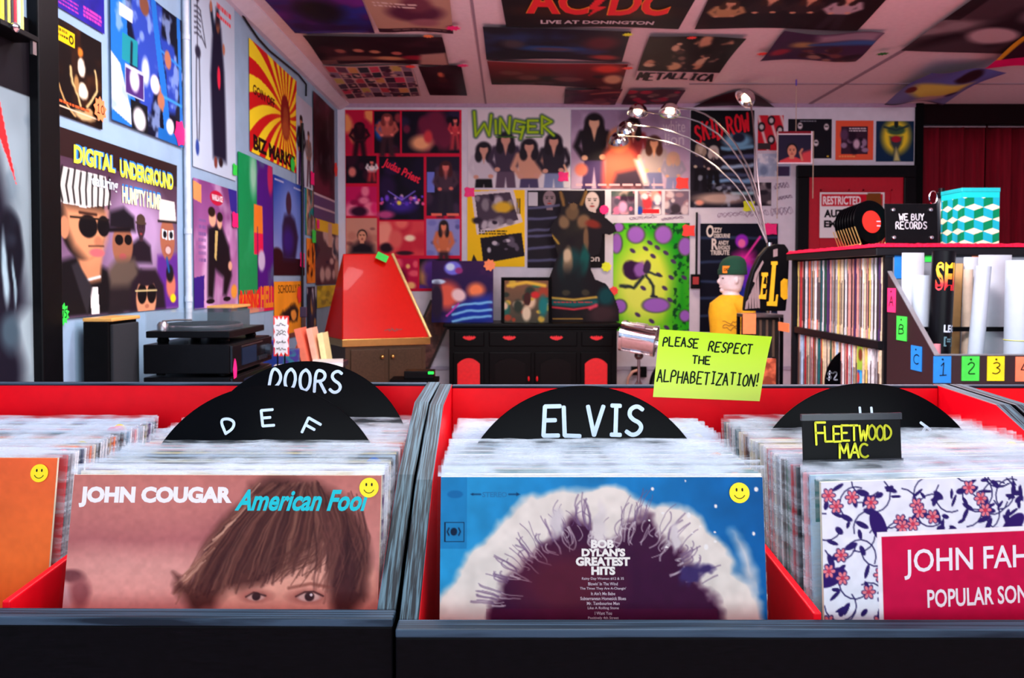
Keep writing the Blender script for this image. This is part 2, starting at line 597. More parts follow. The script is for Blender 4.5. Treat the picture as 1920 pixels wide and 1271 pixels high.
    def mesh_into(s, mb, Q, N, bulge=None, mi=0, lift=.0004):
        """print onto the patch with corners Q (tl, tr, br, bl) and outward normal N"""
        Q = [np.array(q) for q in Q]
        N = np.array(N)

        def pos(u, v, h=0.0):
            u, v = np.asarray(u)[..., None], np.asarray(v)[..., None]
            P = Q[0] * (1 - u) * (1 - v) + Q[1] * u * (1 - v) + Q[2] * u * v + Q[3] * (1 - u) * v
            z = h + (bulge(u, v) if bulge else 0)
            return P + N * z
        base = len(mb.v)
        P = pos(s.A0 / s.asp, s.B0).reshape(-1, 3)
        C = s2l(np.clip(s.img, 0, 255)).reshape(-1, 3)
        mb.v.extend(Vector(p) for p in P)
        mb.c.extend(tuple(c) for c in C)
        nx, ny = s.nx, s.ny
        flip = np.dot(np.cross(Q[1] - Q[0], Q[3] - Q[0]), N) < 0
        for j in range(ny - 1):
            for i in range(nx - 1):
                a = base + j * nx + i
                mb.f.append([a, a + nx, a + nx + 1, a + 1] if flip else [a, a + 1, a + nx + 1, a + nx])
        mb.m.extend([mi] * ((nx - 1) * (ny - 1)))
        LW, LH = np.linalg.norm(Q[1] - Q[0]), np.linalg.norm(Q[3] - Q[0])
        for k, (text, x0, y0, x1, y1, col, bold, shear, rot, hand, jit, spiky, seed, dz) in enumerate(s.texts):
            ux, uy = LW / (s.x1 - s.x0), LH / (s.y1 - s.y0)
            bw, bh = (x1 - x0) * ux, (y1 - y0) * uy
            if hand:
                V, Fs = stroke_text(text, bw, bh, hand * uy, jit, seed, spiky)
                V = np.array(V)
            else:
                v, Fs = font_text(text, bold, shear)
                V = v * np.array([bw, bh])
            if rot:
                t = math.radians(rot)
                c0 = np.array([bw / 2, bh / 2])
                d = V - c0
                V = np.stack([d[:, 0] * math.cos(t) - d[:, 1] * math.sin(t), d[:, 0] * math.sin(t) + d[:, 1] * math.cos(t)], 1) + c0
            U = (x0 - s.x0) / (s.x1 - s.x0) + V[:, 0] / LW
            W = (y1 - s.y0) / (s.y1 - s.y0) - V[:, 1] / LH
            P = pos(U, W, (lift * (1 + dz) + (np.arange(len(U)) // 8 % 24) * 2.5e-5)[:, None] if hand else lift * (1 + dz))
            lc = tuple(s2l(col))
            b0 = len(mb.v)
            mb.v.extend(Vector(p) for p in P)
            mb.c.extend([lc] * len(P))
            for f in Fs:
                ff = [b0 + q for q in f]
                mb.f.append(ff if flip else ff[::-1])
                mb.m.append(mi)
        return mb


LW_X, BW_Y, CEIL = -1.44, 6.70, 2.595


def left_quad(x0, x1, yt, yb, off=.003):
    X = LW_X + off
    a, b = atX(x0, yt, X), atX(x0, yb, X)
    Ya, Yb = atX(x0, 518, X).y, atX(x1, 518, X).y
    return [(X, Ya, a.z), (X, Yb, a.z), (X, Yb, b.z), (X, Ya, b.z)], (1, 0, 0)


def back_quad(x0, y0, x1, y1, off=.003):
    Y = BW_Y - off
    a, b = at(x0, y0, Y), at(x1, y1, Y)
    return [(a.x, Y, a.z), (b.x, Y, a.z), (b.x, Y, b.z), (a.x, Y, b.z)], (0, -1, 0)


def ceil_quad(pts, off=.004):
    return [tuple(atZ(x, y, CEIL - off)) for x, y in pts], (0, 0, -1)


def qasp(Q):
    Q = [Vector(q) for q in Q]
    return ((Q[1] - Q[0]).length + (Q[2] - Q[3]).length) / ((Q[3] - Q[0]).length + (Q[2] - Q[1]).length)


def wave(amp, ku=2.0, kv=1.0, ph=0.0):
    return lambda u, v: amp * (1 + np.sin(u * math.pi * ku + ph) * np.cos(v * math.pi * kv + ph)) * .5


def poster(name, label, QN, cv, cat='poster', group=None, amp=.004, ph=0.0, m=None):
    Q, N = QN
    mb = MB()
    cv.mesh_into(mb, Q, N, wave(amp, 2, 1.5, ph) if amp else None, 0, .0005 + amp * .22)
    c = sum((Vector(q) for q in Q), Vector()) / 4
    o = mb.build(name, m or PRINT, smooth=False, origin=c, attr=True)
    return tag(o, label, cat, group)

# ------------------------------------------------------------------ the room
PLASTER = mat('lilac_white_plaster', (212, 206, 218), 0.7, spec=0.25, noise=0.05, nscale=14, bump=0.25)
PLASTERL = mat('pale_blue_plaster', (146, 178, 204), 0.7, spec=0.25, noise=0.06, nscale=10, bump=0.35)
CEILM = mat('ceiling_board', (222, 200, 206), 0.8, spec=0.2, noise=0.04, nscale=30)
CARPET = mat('pinkish_floor', (214, 160, 158), 0.8, spec=0.1, noise=0.15, nscale=20)
RECESS_SHADE = mat('recess_shade', (22, 6, 10), 0.9, spec=0.1)  # near-black colour paints in the darkness of the recess


def struct(name, mb, m, **k):
    return mb.build(name, m, kind='structure', **k)


struct('floor', bx((-1.6, -2.6, -.1), (5.3, 7.4, 0)), CARPET)
struct('ceiling', bx((-1.6, -2.6, CEIL), (5.3, 7.4, CEIL + .1)), CEILM)
struct('wall_left', bx((LW_X - .1, -2.6, 0), (LW_X, 6.8, CEIL)), PLASTERL)
struct('wall_back', bx((LW_X, BW_Y, 0), (3.44, BW_Y + .1, CEIL)), PLASTER)
struct('wall_right', bx((5.2, -2.6, 0), (5.3, 7.4, CEIL)), PLASTER)
struct('wall_recess', bx((3.44, 7.3, 0), (5.2, 7.4, CEIL)), RECESS_SHADE)
struct('trim_1', MB().prism([(LW_X, -2.5, CEIL), (LW_X, -2.5, CEIL - .05), (LW_X + .03, -2.5, CEIL - .05), (LW_X + .1, -2.5, CEIL - .012), (LW_X + .1, -2.5, CEIL)], (0, 9.2, 0)), PLASTER)
struct('trim_2', bx((LW_X, 2.39, 0), (LW_X + .035, 2.50, CEIL)), BLACK, bevel=.004)
struct('trim_3', bx((3.40, BW_Y - .03, 0), (3.46, BW_Y + .12, CEIL)), BLACKM)
struct('gap_shade', bx((3.46, BW_Y - .0, 2.43), (5.2, BW_Y + .05, CEIL)), RECESS_SHADE)  # dark strip stands in for the shaded gap above the curtains
SEAM = mat('ceiling_seam', (150, 128, 140), 0.8, spec=0.2)
struct('trim_5', bx((-.205, 4.0, CEIL - .004), (-.19, BW_Y, CEIL)), SEAM)
struct('trim_6', bx((2.50, 3.4, CEIL - .006), (2.53, BW_Y, CEIL)), SEAM)
yy = atZ(1450, 156, CEIL).y
struct('trim_7', bx((1.35, yy, CEIL - .006), (5.1, yy + .02, CEIL)), SEAM)
struct('trim_8', bx((LW_X, BW_Y - .015, CEIL - .03), (3.4, BW_Y, CEIL)), mat('lilac_trim', (170, 140, 168), .7))
struct('baseboard_back', bx((LW_X, BW_Y - .012, .36), (3.40, BW_Y, .39)), mat('lilac_rail', (176, 168, 190), .6))

# the staff door in the back wall
dx0, dx1 = at(1491, 400, BW_Y).x, at(1712, 400, BW_Y).x
dtop = at(1600, 311, BW_Y).z
door = thing('door_1', None, None, (0, BW_Y, 0), kind='structure')
REDD = mat('red_door_paint', (176, 6, 34), 0.45, spec=0.35, noise=0.06)
fr = MB()
for a, b in ((dx0, dx0 + .10), (dx1 - .10, dx1)):
    fr.box((a, BW_Y - .05, 0), (b, BW_Y - .001, dtop - .10))
fr.box((dx0, BW_Y - .05, dtop - .10), (dx1, BW_Y - .001, dtop))
fr.build('door_frame', BLACK, door, bevel=.006)
sl = bx((dx0 + .10, BW_Y - .03, 0), (dx1 - .10, BW_Y - .001, dtop - .10))
w = (dx1 - dx0 - .2)
for k in range(2):
    xa = dx0 + .10 + w * (.12 + .45 * k)
    for za, zb in ((1.62, 1.90), (.95, 1.55), (.2, .85)):
        zb = min(zb, dtop - .2)
        for lo, hi in (((xa, za), (xa + w * .31, za + .012)), ((xa, zb - .012), (xa + w * .31, zb)), ((xa, za), (xa + .012, zb)), ((xa + w * .31 - .012, za), (xa + w * .31, zb))):
            sl.box((lo[0], BW_Y - .038, lo[1]), (hi[0], BW_Y - .03, hi[1]))
sl.build('door_leaf', REDD, door)
kn = MB().lathe([(.012, 0), (.012, .03), (.03, .045), (.028, .07), (.01, .078)], Matrix.Translation((dx0 + .17, BW_Y - .03, 1.0)) @ Matrix.Rotation(math.pi / 2, 4, 'X'))
kn.build('door_knob', BRASS, door, smooth=True)
sa, sb = at(1536, 361, BW_Y - .03), at(1656, 446, BW_Y - .03)
cv = Cv((1536, 361, 1656, 446), (sb.x - sa.x) / (sa.z - sb.z), 60, (226, 224, 226))
cv.r(1540, 365, 1652, 387, (196, 20, 44)).r(1618, 361, 1656, 390, (120, 70, 30), .0)
cv.t('RESTRICTED', 1542, 368, 1612, 384, (240, 225, 228), 0.03).t('AUTHORIZED', 1544, 393, 1650, 408, INK and (16, 16, 20), .05).t('EMPLOYEES', 1544, 413, 1640, 427, (16, 16, 20), .05).t('ONLY', 1570, 431, 1610, 442, (16, 16, 20), .05)
cv.p([(1619, 390), (1624, 362), (1648, 362), (1653, 390)], (120, 68, 26))
poster('restricted_sign', 'white sign with a red heading banner hung on the red door', ([(sa.x, BW_Y - .045, sa.z), (sb.x, BW_Y - .045, sa.z), (sb.x, BW_Y - .045, sb.z), (sa.x, BW_Y - .045, sb.z)], (0, -1, 0)), cv, 'sign', amp=0)

# red curtains right of the door
CURT = mat('dark_red_curtain', (118, 2, 26), 0.8, spec=0.2, noise=0.25, nscale=6, stretch=(10, 10, .6))
for i, (xa, xb, lab) in enumerate(((3.50, 4.05, 'dark red curtain panel hanging next to the black door trim'), (4.07, 5.18, 'wide dark red curtain panel hanging behind the teal cube-patterned box'))):
    mb = MB()
    n = int((xb - xa) * 90)
    vs, fs = [], []
    for j, z in enumerate((.03, .8, 1.5, 2.2, 2.43)):
        for k in range(n + 1):
            x = xa + (xb - xa) * k / n
            vs.append((x, 6.84 + .035 * math.sin(x * 29 + i) + .02 * math.sin(x * 61 + z * .6), z))
    for j in range(4):
        for k in range(n):
            a = j * (n + 1) + k
            fs.append((a, a + 1, a + n + 2, a + n + 1))
    mb.add(vs, fs)
    t = thing('curtain', lab, 'curtain', ((xa + xb) / 2, 6.84, .03), 'red curtains in the recess')
    o = mb.build('curtain_cloth', CURT, t, smooth=True)
    so = o.modifiers.new('thick', 'SOLIDIFY')
    so.thickness = .004
    MB().tube([(xa, 6.80, 2.425), (xb, 6.80, 2.425)], .012).build('curtain_rod', STEEL, t, smooth=True)

# pipe and cable on the left wall
p = atX(351, 300, LW_X + .02)
MBp = MB().tube([(p.x, p.y, CEIL), (p.x, p.y, .98), (p.x, p.y, .665)], .0135, 14)
pipe = thing('conduit_pipe', 'white painted pipe running down the left wall from the ceiling', 'pipe', (p.x, p.y, .665))
MBp.build('pipe', mat('white_pipe', (196, 208, 220), .5), pipe, smooth=True)
for z in (2.2, 1.35, 1.05):
    MB().tube([(p.x, p.y, z - .012), (p.x, p.y, z + .012)], .0165, 14).build('pipe_collar', mat('white_pipe', 0), pipe, smooth=True)
pts = [atX(x, y, LW_X + .012) for x, y in ((440, 2), (462, 40), (484, 72), (505, 95), (560, 140), (574, 158), (574, 180))]
tag(MB().tube(pts, .006, 8).build('cable', BLACK, smooth=True), 'black cable sagging along the top of the left wall', 'cable')
a, b = atX(567, 250, LW_X + .02), atX(567, 640, LW_X + .02)
tag(MB().tube([(a.x, a.y, 2.2), (b.x, b.y, .68)], .009, 8).build('cable', BLACK, smooth=True), 'black vertical cable on the left wall beside the orange poster', 'cable')

# ------------------------------------------------------------------ record bins
TH = .019          # board thickness
BW, BD = .735, .45  # outer width and depth
PROF = [(0, .835), (.155, .93), (.30, .988), (BD, .994)]  # top edge of the side boards


def record_bin(ox, oy, rot, label, xm, zf=.640):
    M = Matrix.Translation((ox, oy, 0)) @ Matrix.Rotation(rot, 4, 'Z')
    r = thing('record_bin', label, 'record bin', (ox, oy, 0), 'record bins')

    def put(mb, name, mats, bevel=0.0015):
        mb.v = [M @ p_ for p_ in mb.v]
        return mb.build(name, mats, r, bevel=bevel)
    put(MB().box((0, 0, .60), (BW, .02, .828), [0, 0, 0, 1, 0, 0]).box((0, -.001, .828), (BW, .0205, .836), 2), 'front_board', [BLACKW, REDW, WORNX_SHEEN])
    for k, xa in enumerate((0, BW - TH)):
        inner = 1 if k == 0 else 0
        prof = [(.02, .60)] + [(max(y, .02), z) for y, z in PROF] + [(BD, .60)]
        mb = MB()
        n = len(prof)
        vs = [(xa, y, z) for y, z in prof] + [(xa + TH, y, z) for y, z in prof]
        fs = [list(range(n))[::-1], list(range(n, 2 * n))] + [(i, (i + 1) % n, n + (i + 1) % n, n + i) for i in range(n)]
        mi = [0, 1] if k == 0 else [1, 0]
        for i in range(n):
            mi.append(2 if 1 <= i <= 3 else 0)
        mb.add(vs, [f[::-1] for f in fs], mi)
        put(mb, 'side_board', [BLACKW, REDW, WORN_SHEEN])
    put(MB().box((TH, BD - .015, .60), (BW - TH, BD, .99), [1, 1, 1, 0, 0, 0]).box((TH, BD - .0155, .99), (BW - TH, BD, .9935), 2), 'back_board', [BLACKW, REDW, WORNX_SHEEN])
    prof = [(.02, .64), (.02, .842), (BD - .015, .868), (BD - .015, .64)]
    put(MB().prism([(xm - .004, y, z) for y, z in prof], (.008, 0, 0)), 'divider_slat', REDW)
    put(MB().box((TH, .02, .62), (BW - TH, BD - .015, zf)), 'floor_board', REDW)
    put(MB().box((.04, .05, 0), (BW - .04, BD - .03, .60)), 'plinth_cabinet', BLACKW)
    return M


R_BIN = record_bin(-.1015, .70, 0, 'black and red bin holding the blue album cover and the flowered one', .3838)
_th = math.radians(-0.6)
_cx, _cy = -.1068, .722
L_BIN = record_bin(_cx - BW * math.cos(_th), _cy - BW * math.sin(_th), _th, 'black and red bin holding the orange cover and the pink-brown one', .364, .636)
T_BIN = record_bin(.6385, .70, 0, 'black and red bin at the right edge of the picture, under the numbered tags', .367)

# sleeved records: cover, plastic sleeve, sometimes a round price dot
SL = bpy.data.materials.new('clear_plastic_sleeve')
SL.use_nodes = True
nt = SL.node_tree
pb = nt.nodes['Principled BSDF']
pb.inputs['Base Color'].default_value = (.42, .52, .62, 1)
pb.inputs['Roughness'].default_value = .14
pb.inputs['Specular IOR Level'].default_value = .7
tc = nt.nodes.new('ShaderNodeTexCoord')
oi = nt.nodes.new('ShaderNodeObjectInfo')
ad = nt.nodes.new('ShaderNodeVectorMath')
ad.operation = 'ADD'
mp = nt.nodes.new('ShaderNodeMapping')
mp.inputs['Scale'].default_value = (26, 9, 130)
nz = nt.nodes.new('ShaderNodeTexNoise')
nz.inputs['Scale'].default_value = 1.0
nz.inputs['Detail'].default_value = 3
nt.links.new(tc.outputs['Object'], ad.inputs[0])
nt.links.new(oi.outputs['Location'], ad.inputs[1])
nt.links.new(ad.outputs[0], mp.inputs['Vector'])
nt.links.new(mp.outputs['Vector'], nz.inputs['Vector'])
rp = nt.nodes.new('ShaderNodeMapRange')
rp.inputs['From Min'].default_value = .40
rp.inputs['From Max'].default_value = .68
rp.inputs['To Min'].default_value = .04
rp.inputs['To Max'].default_value = .40
nt.links.new(nz.outputs['Fac'], rp.inputs['Value'])
nt.links.new(rp.outputs['Result'], pb.inputs['Alpha'])
bp = nt.nodes.new('ShaderNodeBump')
bp.inputs['Strength'].default_value = .8
bp.inputs['Distance'].default_value = .004
nt.links.new(nz.outputs['Fac'], bp.inputs['Height'])
nt.links.new(bp.outputs['Normal'], pb.inputs['Normal'])
rc = nt.nodes.new('ShaderNodeValToRGB')
rc.color_ramp.elements[0].color = (.58, .68, .78, 1)
rc.color_ramp.elements[1].color = (.86, .93, 1, 1)
nt.links.new(oi.outputs['Random'], rc.inputs['Fac'])
nt.links.new(rc.outputs['Color'], pb.inputs['Base Color'])
CLEAR = bpy.data.materials.new('clear_film')
CLEAR.use_nodes = True
pc = CLEAR.node_tree.nodes['Principled BSDF']
pc.inputs['Base Color'].default_value = (.02, .02, .02, 1)
pc.inputs['Roughness'].default_value = .12
pc.inputs['Alpha'].default_value = .04
pc.inputs['Specular IOR Level'].default_value = .1

LP = .315
S_MESH = []
rs = random.Random(5)
for q in range(4):
    mb = MB()
    n = 14
    top = (.3165, .3185, .321, .324)[q]
    for yy_, s_ in ((-.0021, 1), (.0021, -1)):
        vs, fs = [], []
        for j, z in enumerate((0, .15, .305, .313, top)):
            for k in range(n + 1):
                wv = (rs.uniform(-.0012, .0012) if j == 4 else 0)
                vs.append((-.160 + .320 * k / n, yy_ + (rs.uniform(-.0006, .0006) if j > 2 else 0), z + wv))
        for j in range(4):
            for k in range(n):
                a = j * (n + 1) + k
                f = (a, a + 1, a + n + 2, a + n + 1)
                fs.append(f if s_ > 0 else f[::-1])
        mb.add(vs, fs)
    for xs in (-.160, .160):
        mb.add([(xs, -.0021, 0), (xs, .0021, 0), (xs, .0021, top - .001), (xs, -.0021, top - .001)], [(0, 1, 2, 3)])
    o = mb.build('plastic_sleeve', SL, local=True)
    S_MESH.append(o.data)
    bpy.data.objects.remove(o)

PAL = {'cream': (226, 216, 190), 'white': (232, 232, 234), 'black': (18, 16, 20), 'navy': (26, 36, 78), 'dark brown': (70, 40, 34), 'tan': (188, 150, 104), 'red': (188, 30, 40), 'teal': (24, 104, 112), 'grey': (150, 150, 156),
       'orange': (232, 112, 50), 'purple': (86, 44, 110), 'pale blue': (160, 190, 214), 'olive': (122, 118, 44), 'green': (30, 96, 64), 'pink': (222, 150, 156), 'yellow': (232, 200, 70)}
C_MESH = {}
for cn, cc in PAL.items():
    mb = bx((-LP / 2, -.0016, 0), (LP / 2, .0016, LP), 0)
    k = rs.uniform(.3, .7)
    mb.box((-LP / 2 + .004, -.0018, LP - .045), (-LP / 2 + LP * k, -.0016, LP - .004), 1)
    o = mb.build('cover', [mat('cover_card_' + cn.replace(' ', '_'), cc, .4, noise=.1), mat('cover_print_' + cn.replace(' ', '_'), rs.choice(list(PAL.values())), .4)], local=True)
    C_MESH[cn] = o.data
    bpy.data.objects.remove(o)
DOTS = []
for dn, dc in (('yellow', (250, 226, 30)), ('orange', (250, 130, 40)), ('blue', (30, 90, 170)), ('green', (60, 190, 120)), ('pink', (240, 120, 150))):
    mb = MB().lathe([(.0095, 0), (.0095, .0003)], Matrix.Rotation(math.pi / 2, 4, 'X'), 18)
    o = mb.build('price_sticker', mat('dot_' + dn, dc, .5), local=True)
    DOTS.append(o.data)
    bpy.data.objects.remove(o)


def mk(name, data, parent=None, M=None):
    o = bpy.data.objects.new(name, data)
    COL.objects.link(o)
    if parent: o.parent = parent
    if M is not None: o.matrix_world = M if parent is None else o.matrix_world
    return o


def lean_mat(B, x, y, z, lean, yaw=0.0):
    """record frame: x along the bin, z up the cover, origin bottom centre; local y of its TOP edge is y"""
    yb = y - LP * math.sin(lean) * math.cos(yaw)
    xb = x + LP * math.sin(lean) * math.sin(yaw)
    return B @ Matrix.Translation((xb, yb, z)) @ Matrix.Rotation(yaw, 4, 'Z') @ Matrix.Rotation(-lean, 4, 'X')


COLNAMES = {}
SHARE_STICK = {}


def column(B, xc, y0, y1, n, lean0, lean1, where, group, seed, yaw0=0.0, nyaw=0, gaps=()):
    """n sleeved records behind the front one; skip = indices where a divider needs room"""
    rr = random.Random(seed)
    names = list(PAL)
    wts = [6, 9, 7, 3, 3, 2, 2, 2, 3, 1, 1, 2, 1, 1, 1, 1]
    out = []
    steps = [1 + rr.uniform(-.12, .12) for _ in range(n)]
    for g_ in gaps: steps[g_] += 1.15
    acc, tot = 0.0, sum(steps)
    for k in range(1, n + 1):
        acc += steps[k - 1]
        t = acc / tot
        lean = lean0 + (lean1 - lean0) * t
        y = y0 + (y1 - y0) * t
        yaw = yaw0 * max(0, 1 - k / nyaw) if nyaw else 0.0
        cn = rr.choices(names, wts)[0]
        h = LP * math.cos(lean)
        M = lean_mat(B, xc + rr.uniform(-.002, .002), y, .6376 if B is L_BIN else .6416, lean, yaw)
        out.append((M, y, lean))
        r = bpy.data.objects.new('sleeved_record', None)
        r.empty_display_size = .05
        COL.objects.link(r)
        r.matrix_world = M
        c = mk('cover', C_MESH[cn], r)
        s = mk('plastic_sleeve', S_MESH[rr.randrange(4)], r)
        s.location = (rr.uniform(-.001, .001), 0, rr.uniform(0, .003))
        if rr.random() < .3:
            d = mk('price_sticker', DOTS[rr.choices(range(5), [3, 3, 2, 1, 2])[0]], r)
            d.location = (LP / 2 - .018 - rr.uniform(0, .006), -.0026, LP - rr.uniform(.004, .016))
        tag(r, f'{cn} album in a clear sleeve, {ordinal(k)} behind {where}', 'record', group)
    return out


def front_record(B, x, ytop, lean, yaw, cv, label, sticker=True, side='cream', group='front covers of the record bins', stick_at=(.134, .300)):
    M = lean_mat(B, x, ytop, .6375 if B is L_BIN else .6413, lean, yaw)
    r = thing('album', label, 'record', (0, 0, 0), group)
    r.matrix_world = M
    mb = bx((-LP / 2, -.0014, 0), (LP / 2, .0018, LP), 1)
    cv.mesh_into(mb, [(-LP / 2, -.00165, LP), (LP / 2, -.00165, LP), (LP / 2, -.00165, 0), (-LP / 2, -.00165, 0)], (0, -1, 0), None, 0, .00025)
    mb.build('cover', [GLOSSY, mat('cover_card_' + side, PAL[side])], r, local=True, attr=True)
    mb = MB()
    for x0, x1, z0, z1 in ((-.1605, .1605, LP + .0005, LP + .011),):
        mb.box((x0, -.0028, z0), (x1, -.0024, z1)).box((x0, .0022, z0), (x1, .0026, z1))
    mb.build('plastic_sleeve', SL, r, local=True)
    mb = bx((-.1605, -.0031, 0), (.1605, -.0028, LP))
    mb.build('sleeve_front', CLEAR, r, local=True)
    if sticker:
        sx, sz = stick_at
        s = MB().lathe([(.0098, 0), (.0098, .0004)], Matrix.Translation((sx, -.0032, sz)) @ Matrix.Rotation(math.pi / 2, 4, 'X'), 28).build('smiley_sticker', YELLOWP, r, local=True)
        f = MB()
        for ex in (-.0028, .0028):
            f.lathe([(.0009, 0), (.0009, .0002)], Matrix.Translation((sx + ex, -.0037, sz + .003)) @ Matrix.Scale(1.9, 4, (0, 0, 1)) @ Matrix.Rotation(math.pi / 2, 4, 'X'), 12)
        f.tube([(sx + .0058 * math.sin(q), -.0037, sz + .0012 - .0066 * math.cos(q)) for q in [-1.05 + 2.1 * i / 12 for i in range(13)]], .0004, 6)
        f.build('smile', INK, s, local=True)
    return M


# --- cover pictures (loose stand-ins in the colours of the photograph, with its lettering)
R0 = 400
cv = Cv((54, 467, 1359, 1813), 1.0, R0, (24, 122, 184), 1)
cv.g((40, 148, 200), (14, 92, 158), True).n(9, .08).r(54, 467, 160, 760, (20, 104, 160), .5)
cv.d(16, .045)
cv.p([(20, 1060), (40, 985), (125, 835), (160, 770), (265, 690), (290, 645), (350, 600), (440, 545), (560, 512), (700, 515), (760, 500), (860, 545), (930, 585), (1030, 580), (1110, 620), (1140, 680), (1190, 735), (1240, 850), (1300, 900), (1350, 1040), (1350, 1180), (20, 1180)], (226, 216, 204), .012)
cv.p([(1230, 690), (1275, 740), (1310, 850), (1318, 930), (1270, 860), (1245, 780)], (214, 208, 204), .02)
cv.d(22, .06)
cv.p([(235, 1060), (240, 1025), (290, 950), (300, 895), (390, 812), (440, 742), (500, 722), (560, 660), (640, 642), (680, 712), (760, 722), (800, 640), (880, 622), (960, 692), (1020, 760), (1040, 832), (1130, 905), (1170, 1030), (1180, 1180), (235, 1180)], (58, 18, 52), .02)
cv.d(30, .03)
rh = random.Random(31)
cv.d(20, .012)
EDGE = [(250, 990), (290, 930), (330, 860), (390, 812), (440, 745), (500, 722), (560, 665), (640, 648), (680, 700), (760, 710), (800, 645), (880, 628), (960, 692), (1020, 760), (1040, 832), (1130, 905)]
for i in range(170):
    k = rh.randrange(len(EDGE) - 1)
    f = rh.random()
    x = EDGE[k][0] * (1 - f) + EDGE[k + 1][0] * f
    y = EDGE[k][1] * (1 - f) + EDGE[k + 1][1] * f
    dx, dy = (x - 700) / 600, (y - 1000) / 400
    L = rh.uniform(40, 130)
    c_ = rh.uniform(-46, 46)
    out_ = 1 if rh.random() < .5 else -1
    A_, B_, C_ = (x - dx * 14, y - dy * 14), (x + dx * L * .6 * out_ + c_, y + dy * L * .6 * out_), (x + dx * L * out_ - c_ * .3, y + dy * L * out_ - 8)
    q = [((1 - u) ** 2 * A_[0] + 2 * u * (1 - u) * B_[0] + u * u * C_[0], (1 - u) ** 2 * A_[1] + 2 * u * (1 - u) * B_[1] + u * u * C_[1]) for u in [m / 7 for m in range(8)]]
    cv.l(q, rh.uniform(3, 7), (110, 84, 118) if out_ > 0 else (206, 194, 196), .6)
cv.d(18, .12).e(1085, 850, 44, 34, (60, 44, 96), .7).d(30, .03).e(700, 660, 24, 90, (214, 204, 200), .5).e(520, 650, 26, 60, (206, 196, 196), .6).e(1000, 720, 16, 60, (206, 196, 196), .6)
cv.d(8, 0).e(560, 900, 190, 130, (92, 30, 46), .9, op=.8).r(240, 1000, 1160, 1100, (96, 16, 52), .35)
cv.n(30, .06)
cv.rs = np.random.RandomState(4)
cv.blobs(14, [(236, 232, 226)], 3, 9, (860, 470, 1340, 760), .4)
cv.t('BOB', 660, 722, 752, 757, (240, 234, 226), .055).t("DYLAN'S", 622, 757, 797, 790, (240, 234, 226), .055).t('GREATEST', 598, 792, 816, 828, (240, 234, 226), .055).t('HITS', 660, 830, 756, 864, (240, 234, 226), .055)
for i, (q, wd) in enumerate((('Rainy Day Women #12 & 35', 168), ("Blowin' In The Wind", 118), ("The Times They Are A-Changin'", 184), ("It Ain't Me Babe", 96), ('Subterranean Homesick Blues', 182), ('Mr. Tambourine Man', 130), ('Like A Rolling Stone', 124), ('I Want You', 68), ('Positively 4th Street', 122))):
    cv.t(q, 706 - wd / 2, 873 + i * 19.5, 706 + wd / 2, 886 + i * 19.5, (206, 190, 200), .01)
cv.r(70, 650, 152, 654, (16, 40, 66)).r(70, 728, 152, 732, (16, 40, 66)).r(70, 650, 74, 732, (16, 40, 66)).r(148, 650, 152, 732, (16, 40, 66)).e(108, 690, 14, 16, (14, 34, 60), .2)
cv.l([(88, 676), (82, 690), (88, 704)], 6, (14, 34, 60)).l([(128, 676), (134, 690), (128, 704)], 6, (14, 34, 60)).l([(180, 538), (215, 538)], 6, (16, 60, 100)).l([(330, 538), (366, 538)], 6, (16, 60, 100)).p([(172, 538), (188, 530), (188, 546)], (16, 60, 100)).p([(376, 538), (360, 530), (360, 546)], (16, 60, 100))
cv.t('STEREO', 222, 528, 322, 550, (40, 120, 170), .03).e(112, 538, 32, 16, (22, 104, 160), .2)
front_record(R_BIN, .192, .0755, math.radians(8), 0, cv, 'blue album cover with a dark figure ringed by pale curly hair')

# px axes for the pinkish cover: x 145..725, y 890..1510
cv = Cv((145, 890, 725, 1485), 1.0, R0, (206, 130, 120), 2)
cv.g((196, 118, 108), (236, 172, 160)).r(145, 985, 725, 1038, (166, 88, 92), 0)
cv.d(3, .12).p([(100, 978), (420, 985), (500, 1000), (420, 1040), (100, 1030)], (158, 84, 90), .08, .75).p([(100, 930), (480, 930), (480, 960), (100, 958)], (190, 112, 108), .08, .6).e(260, 1090, 200, 60, (232, 164, 152), .9, op=.7)
cv.e(175, 1085, 18, 14, (120, 66, 70), .6).e(165, 1120, 14, 22, (206, 160, 160), .7).e(190, 1115, 14, 26, (150, 84, 86), .8)
cv.d(14, .03)
cv.p([(450, 1180), (400, 1060), (470, 960), (560, 930), (640, 960), (680, 1060), (670, 1180), (620, 1400), (480, 1400)], (226, 160, 138), .02)
cv.e(700, 1120, 30, 70, (222, 150, 130), .3)
cv.p([(352, 1090), (372, 1082), (392, 1040), (420, 985), (470, 935), (480, 905), (530, 896), (600, 900), (650, 925), (690, 975), (708, 1040), (702, 1110), (680, 1145), (652, 1142), (640, 1100), (636, 1040), (620, 1020), (570, 1060), (510, 1095), (450, 1105), (420, 1135), (380, 1136), (366, 1112)], (84, 46, 42), .02)
cv.d(20, .012)
rh = random.Random(17)
for i in range(110):
    t = rh.random()
    x0, y0 = 520 + 90 * t, 902 + 14 * rh.random()
    x1, y1 = 400 + 260 * t + rh.uniform(-20, 20), 985 + rh.uniform(-16, 16)
    x2, y2 = 362 + 280 * t + rh.uniform(-14, 14), 1120 - 60 * t + rh.uniform(-24, 8)
    P = [((1 - u) ** 2 * x0 + 2 * u * (1 - u) * x1 + u * u * x2, (1 - u) ** 2 * y0 + 2 * u * (1 - u) * y1 + u * u * y2) for u in [k / 7 for k in range(8)]]
    cv.l(P, rh.uniform(2.5, 5), [(112, 66, 56), (58, 28, 30), (140, 92, 76), (70, 36, 36)][rh.randrange(4)], .45)
for i in range(40):
    x, y = rh.uniform(560, 640), rh.uniform(1000, 1050)
    cv.l([(x, y), (x - rh.uniform(20, 60), y + rh.uniform(20, 50))], 2.5, (92, 52, 46), .5)
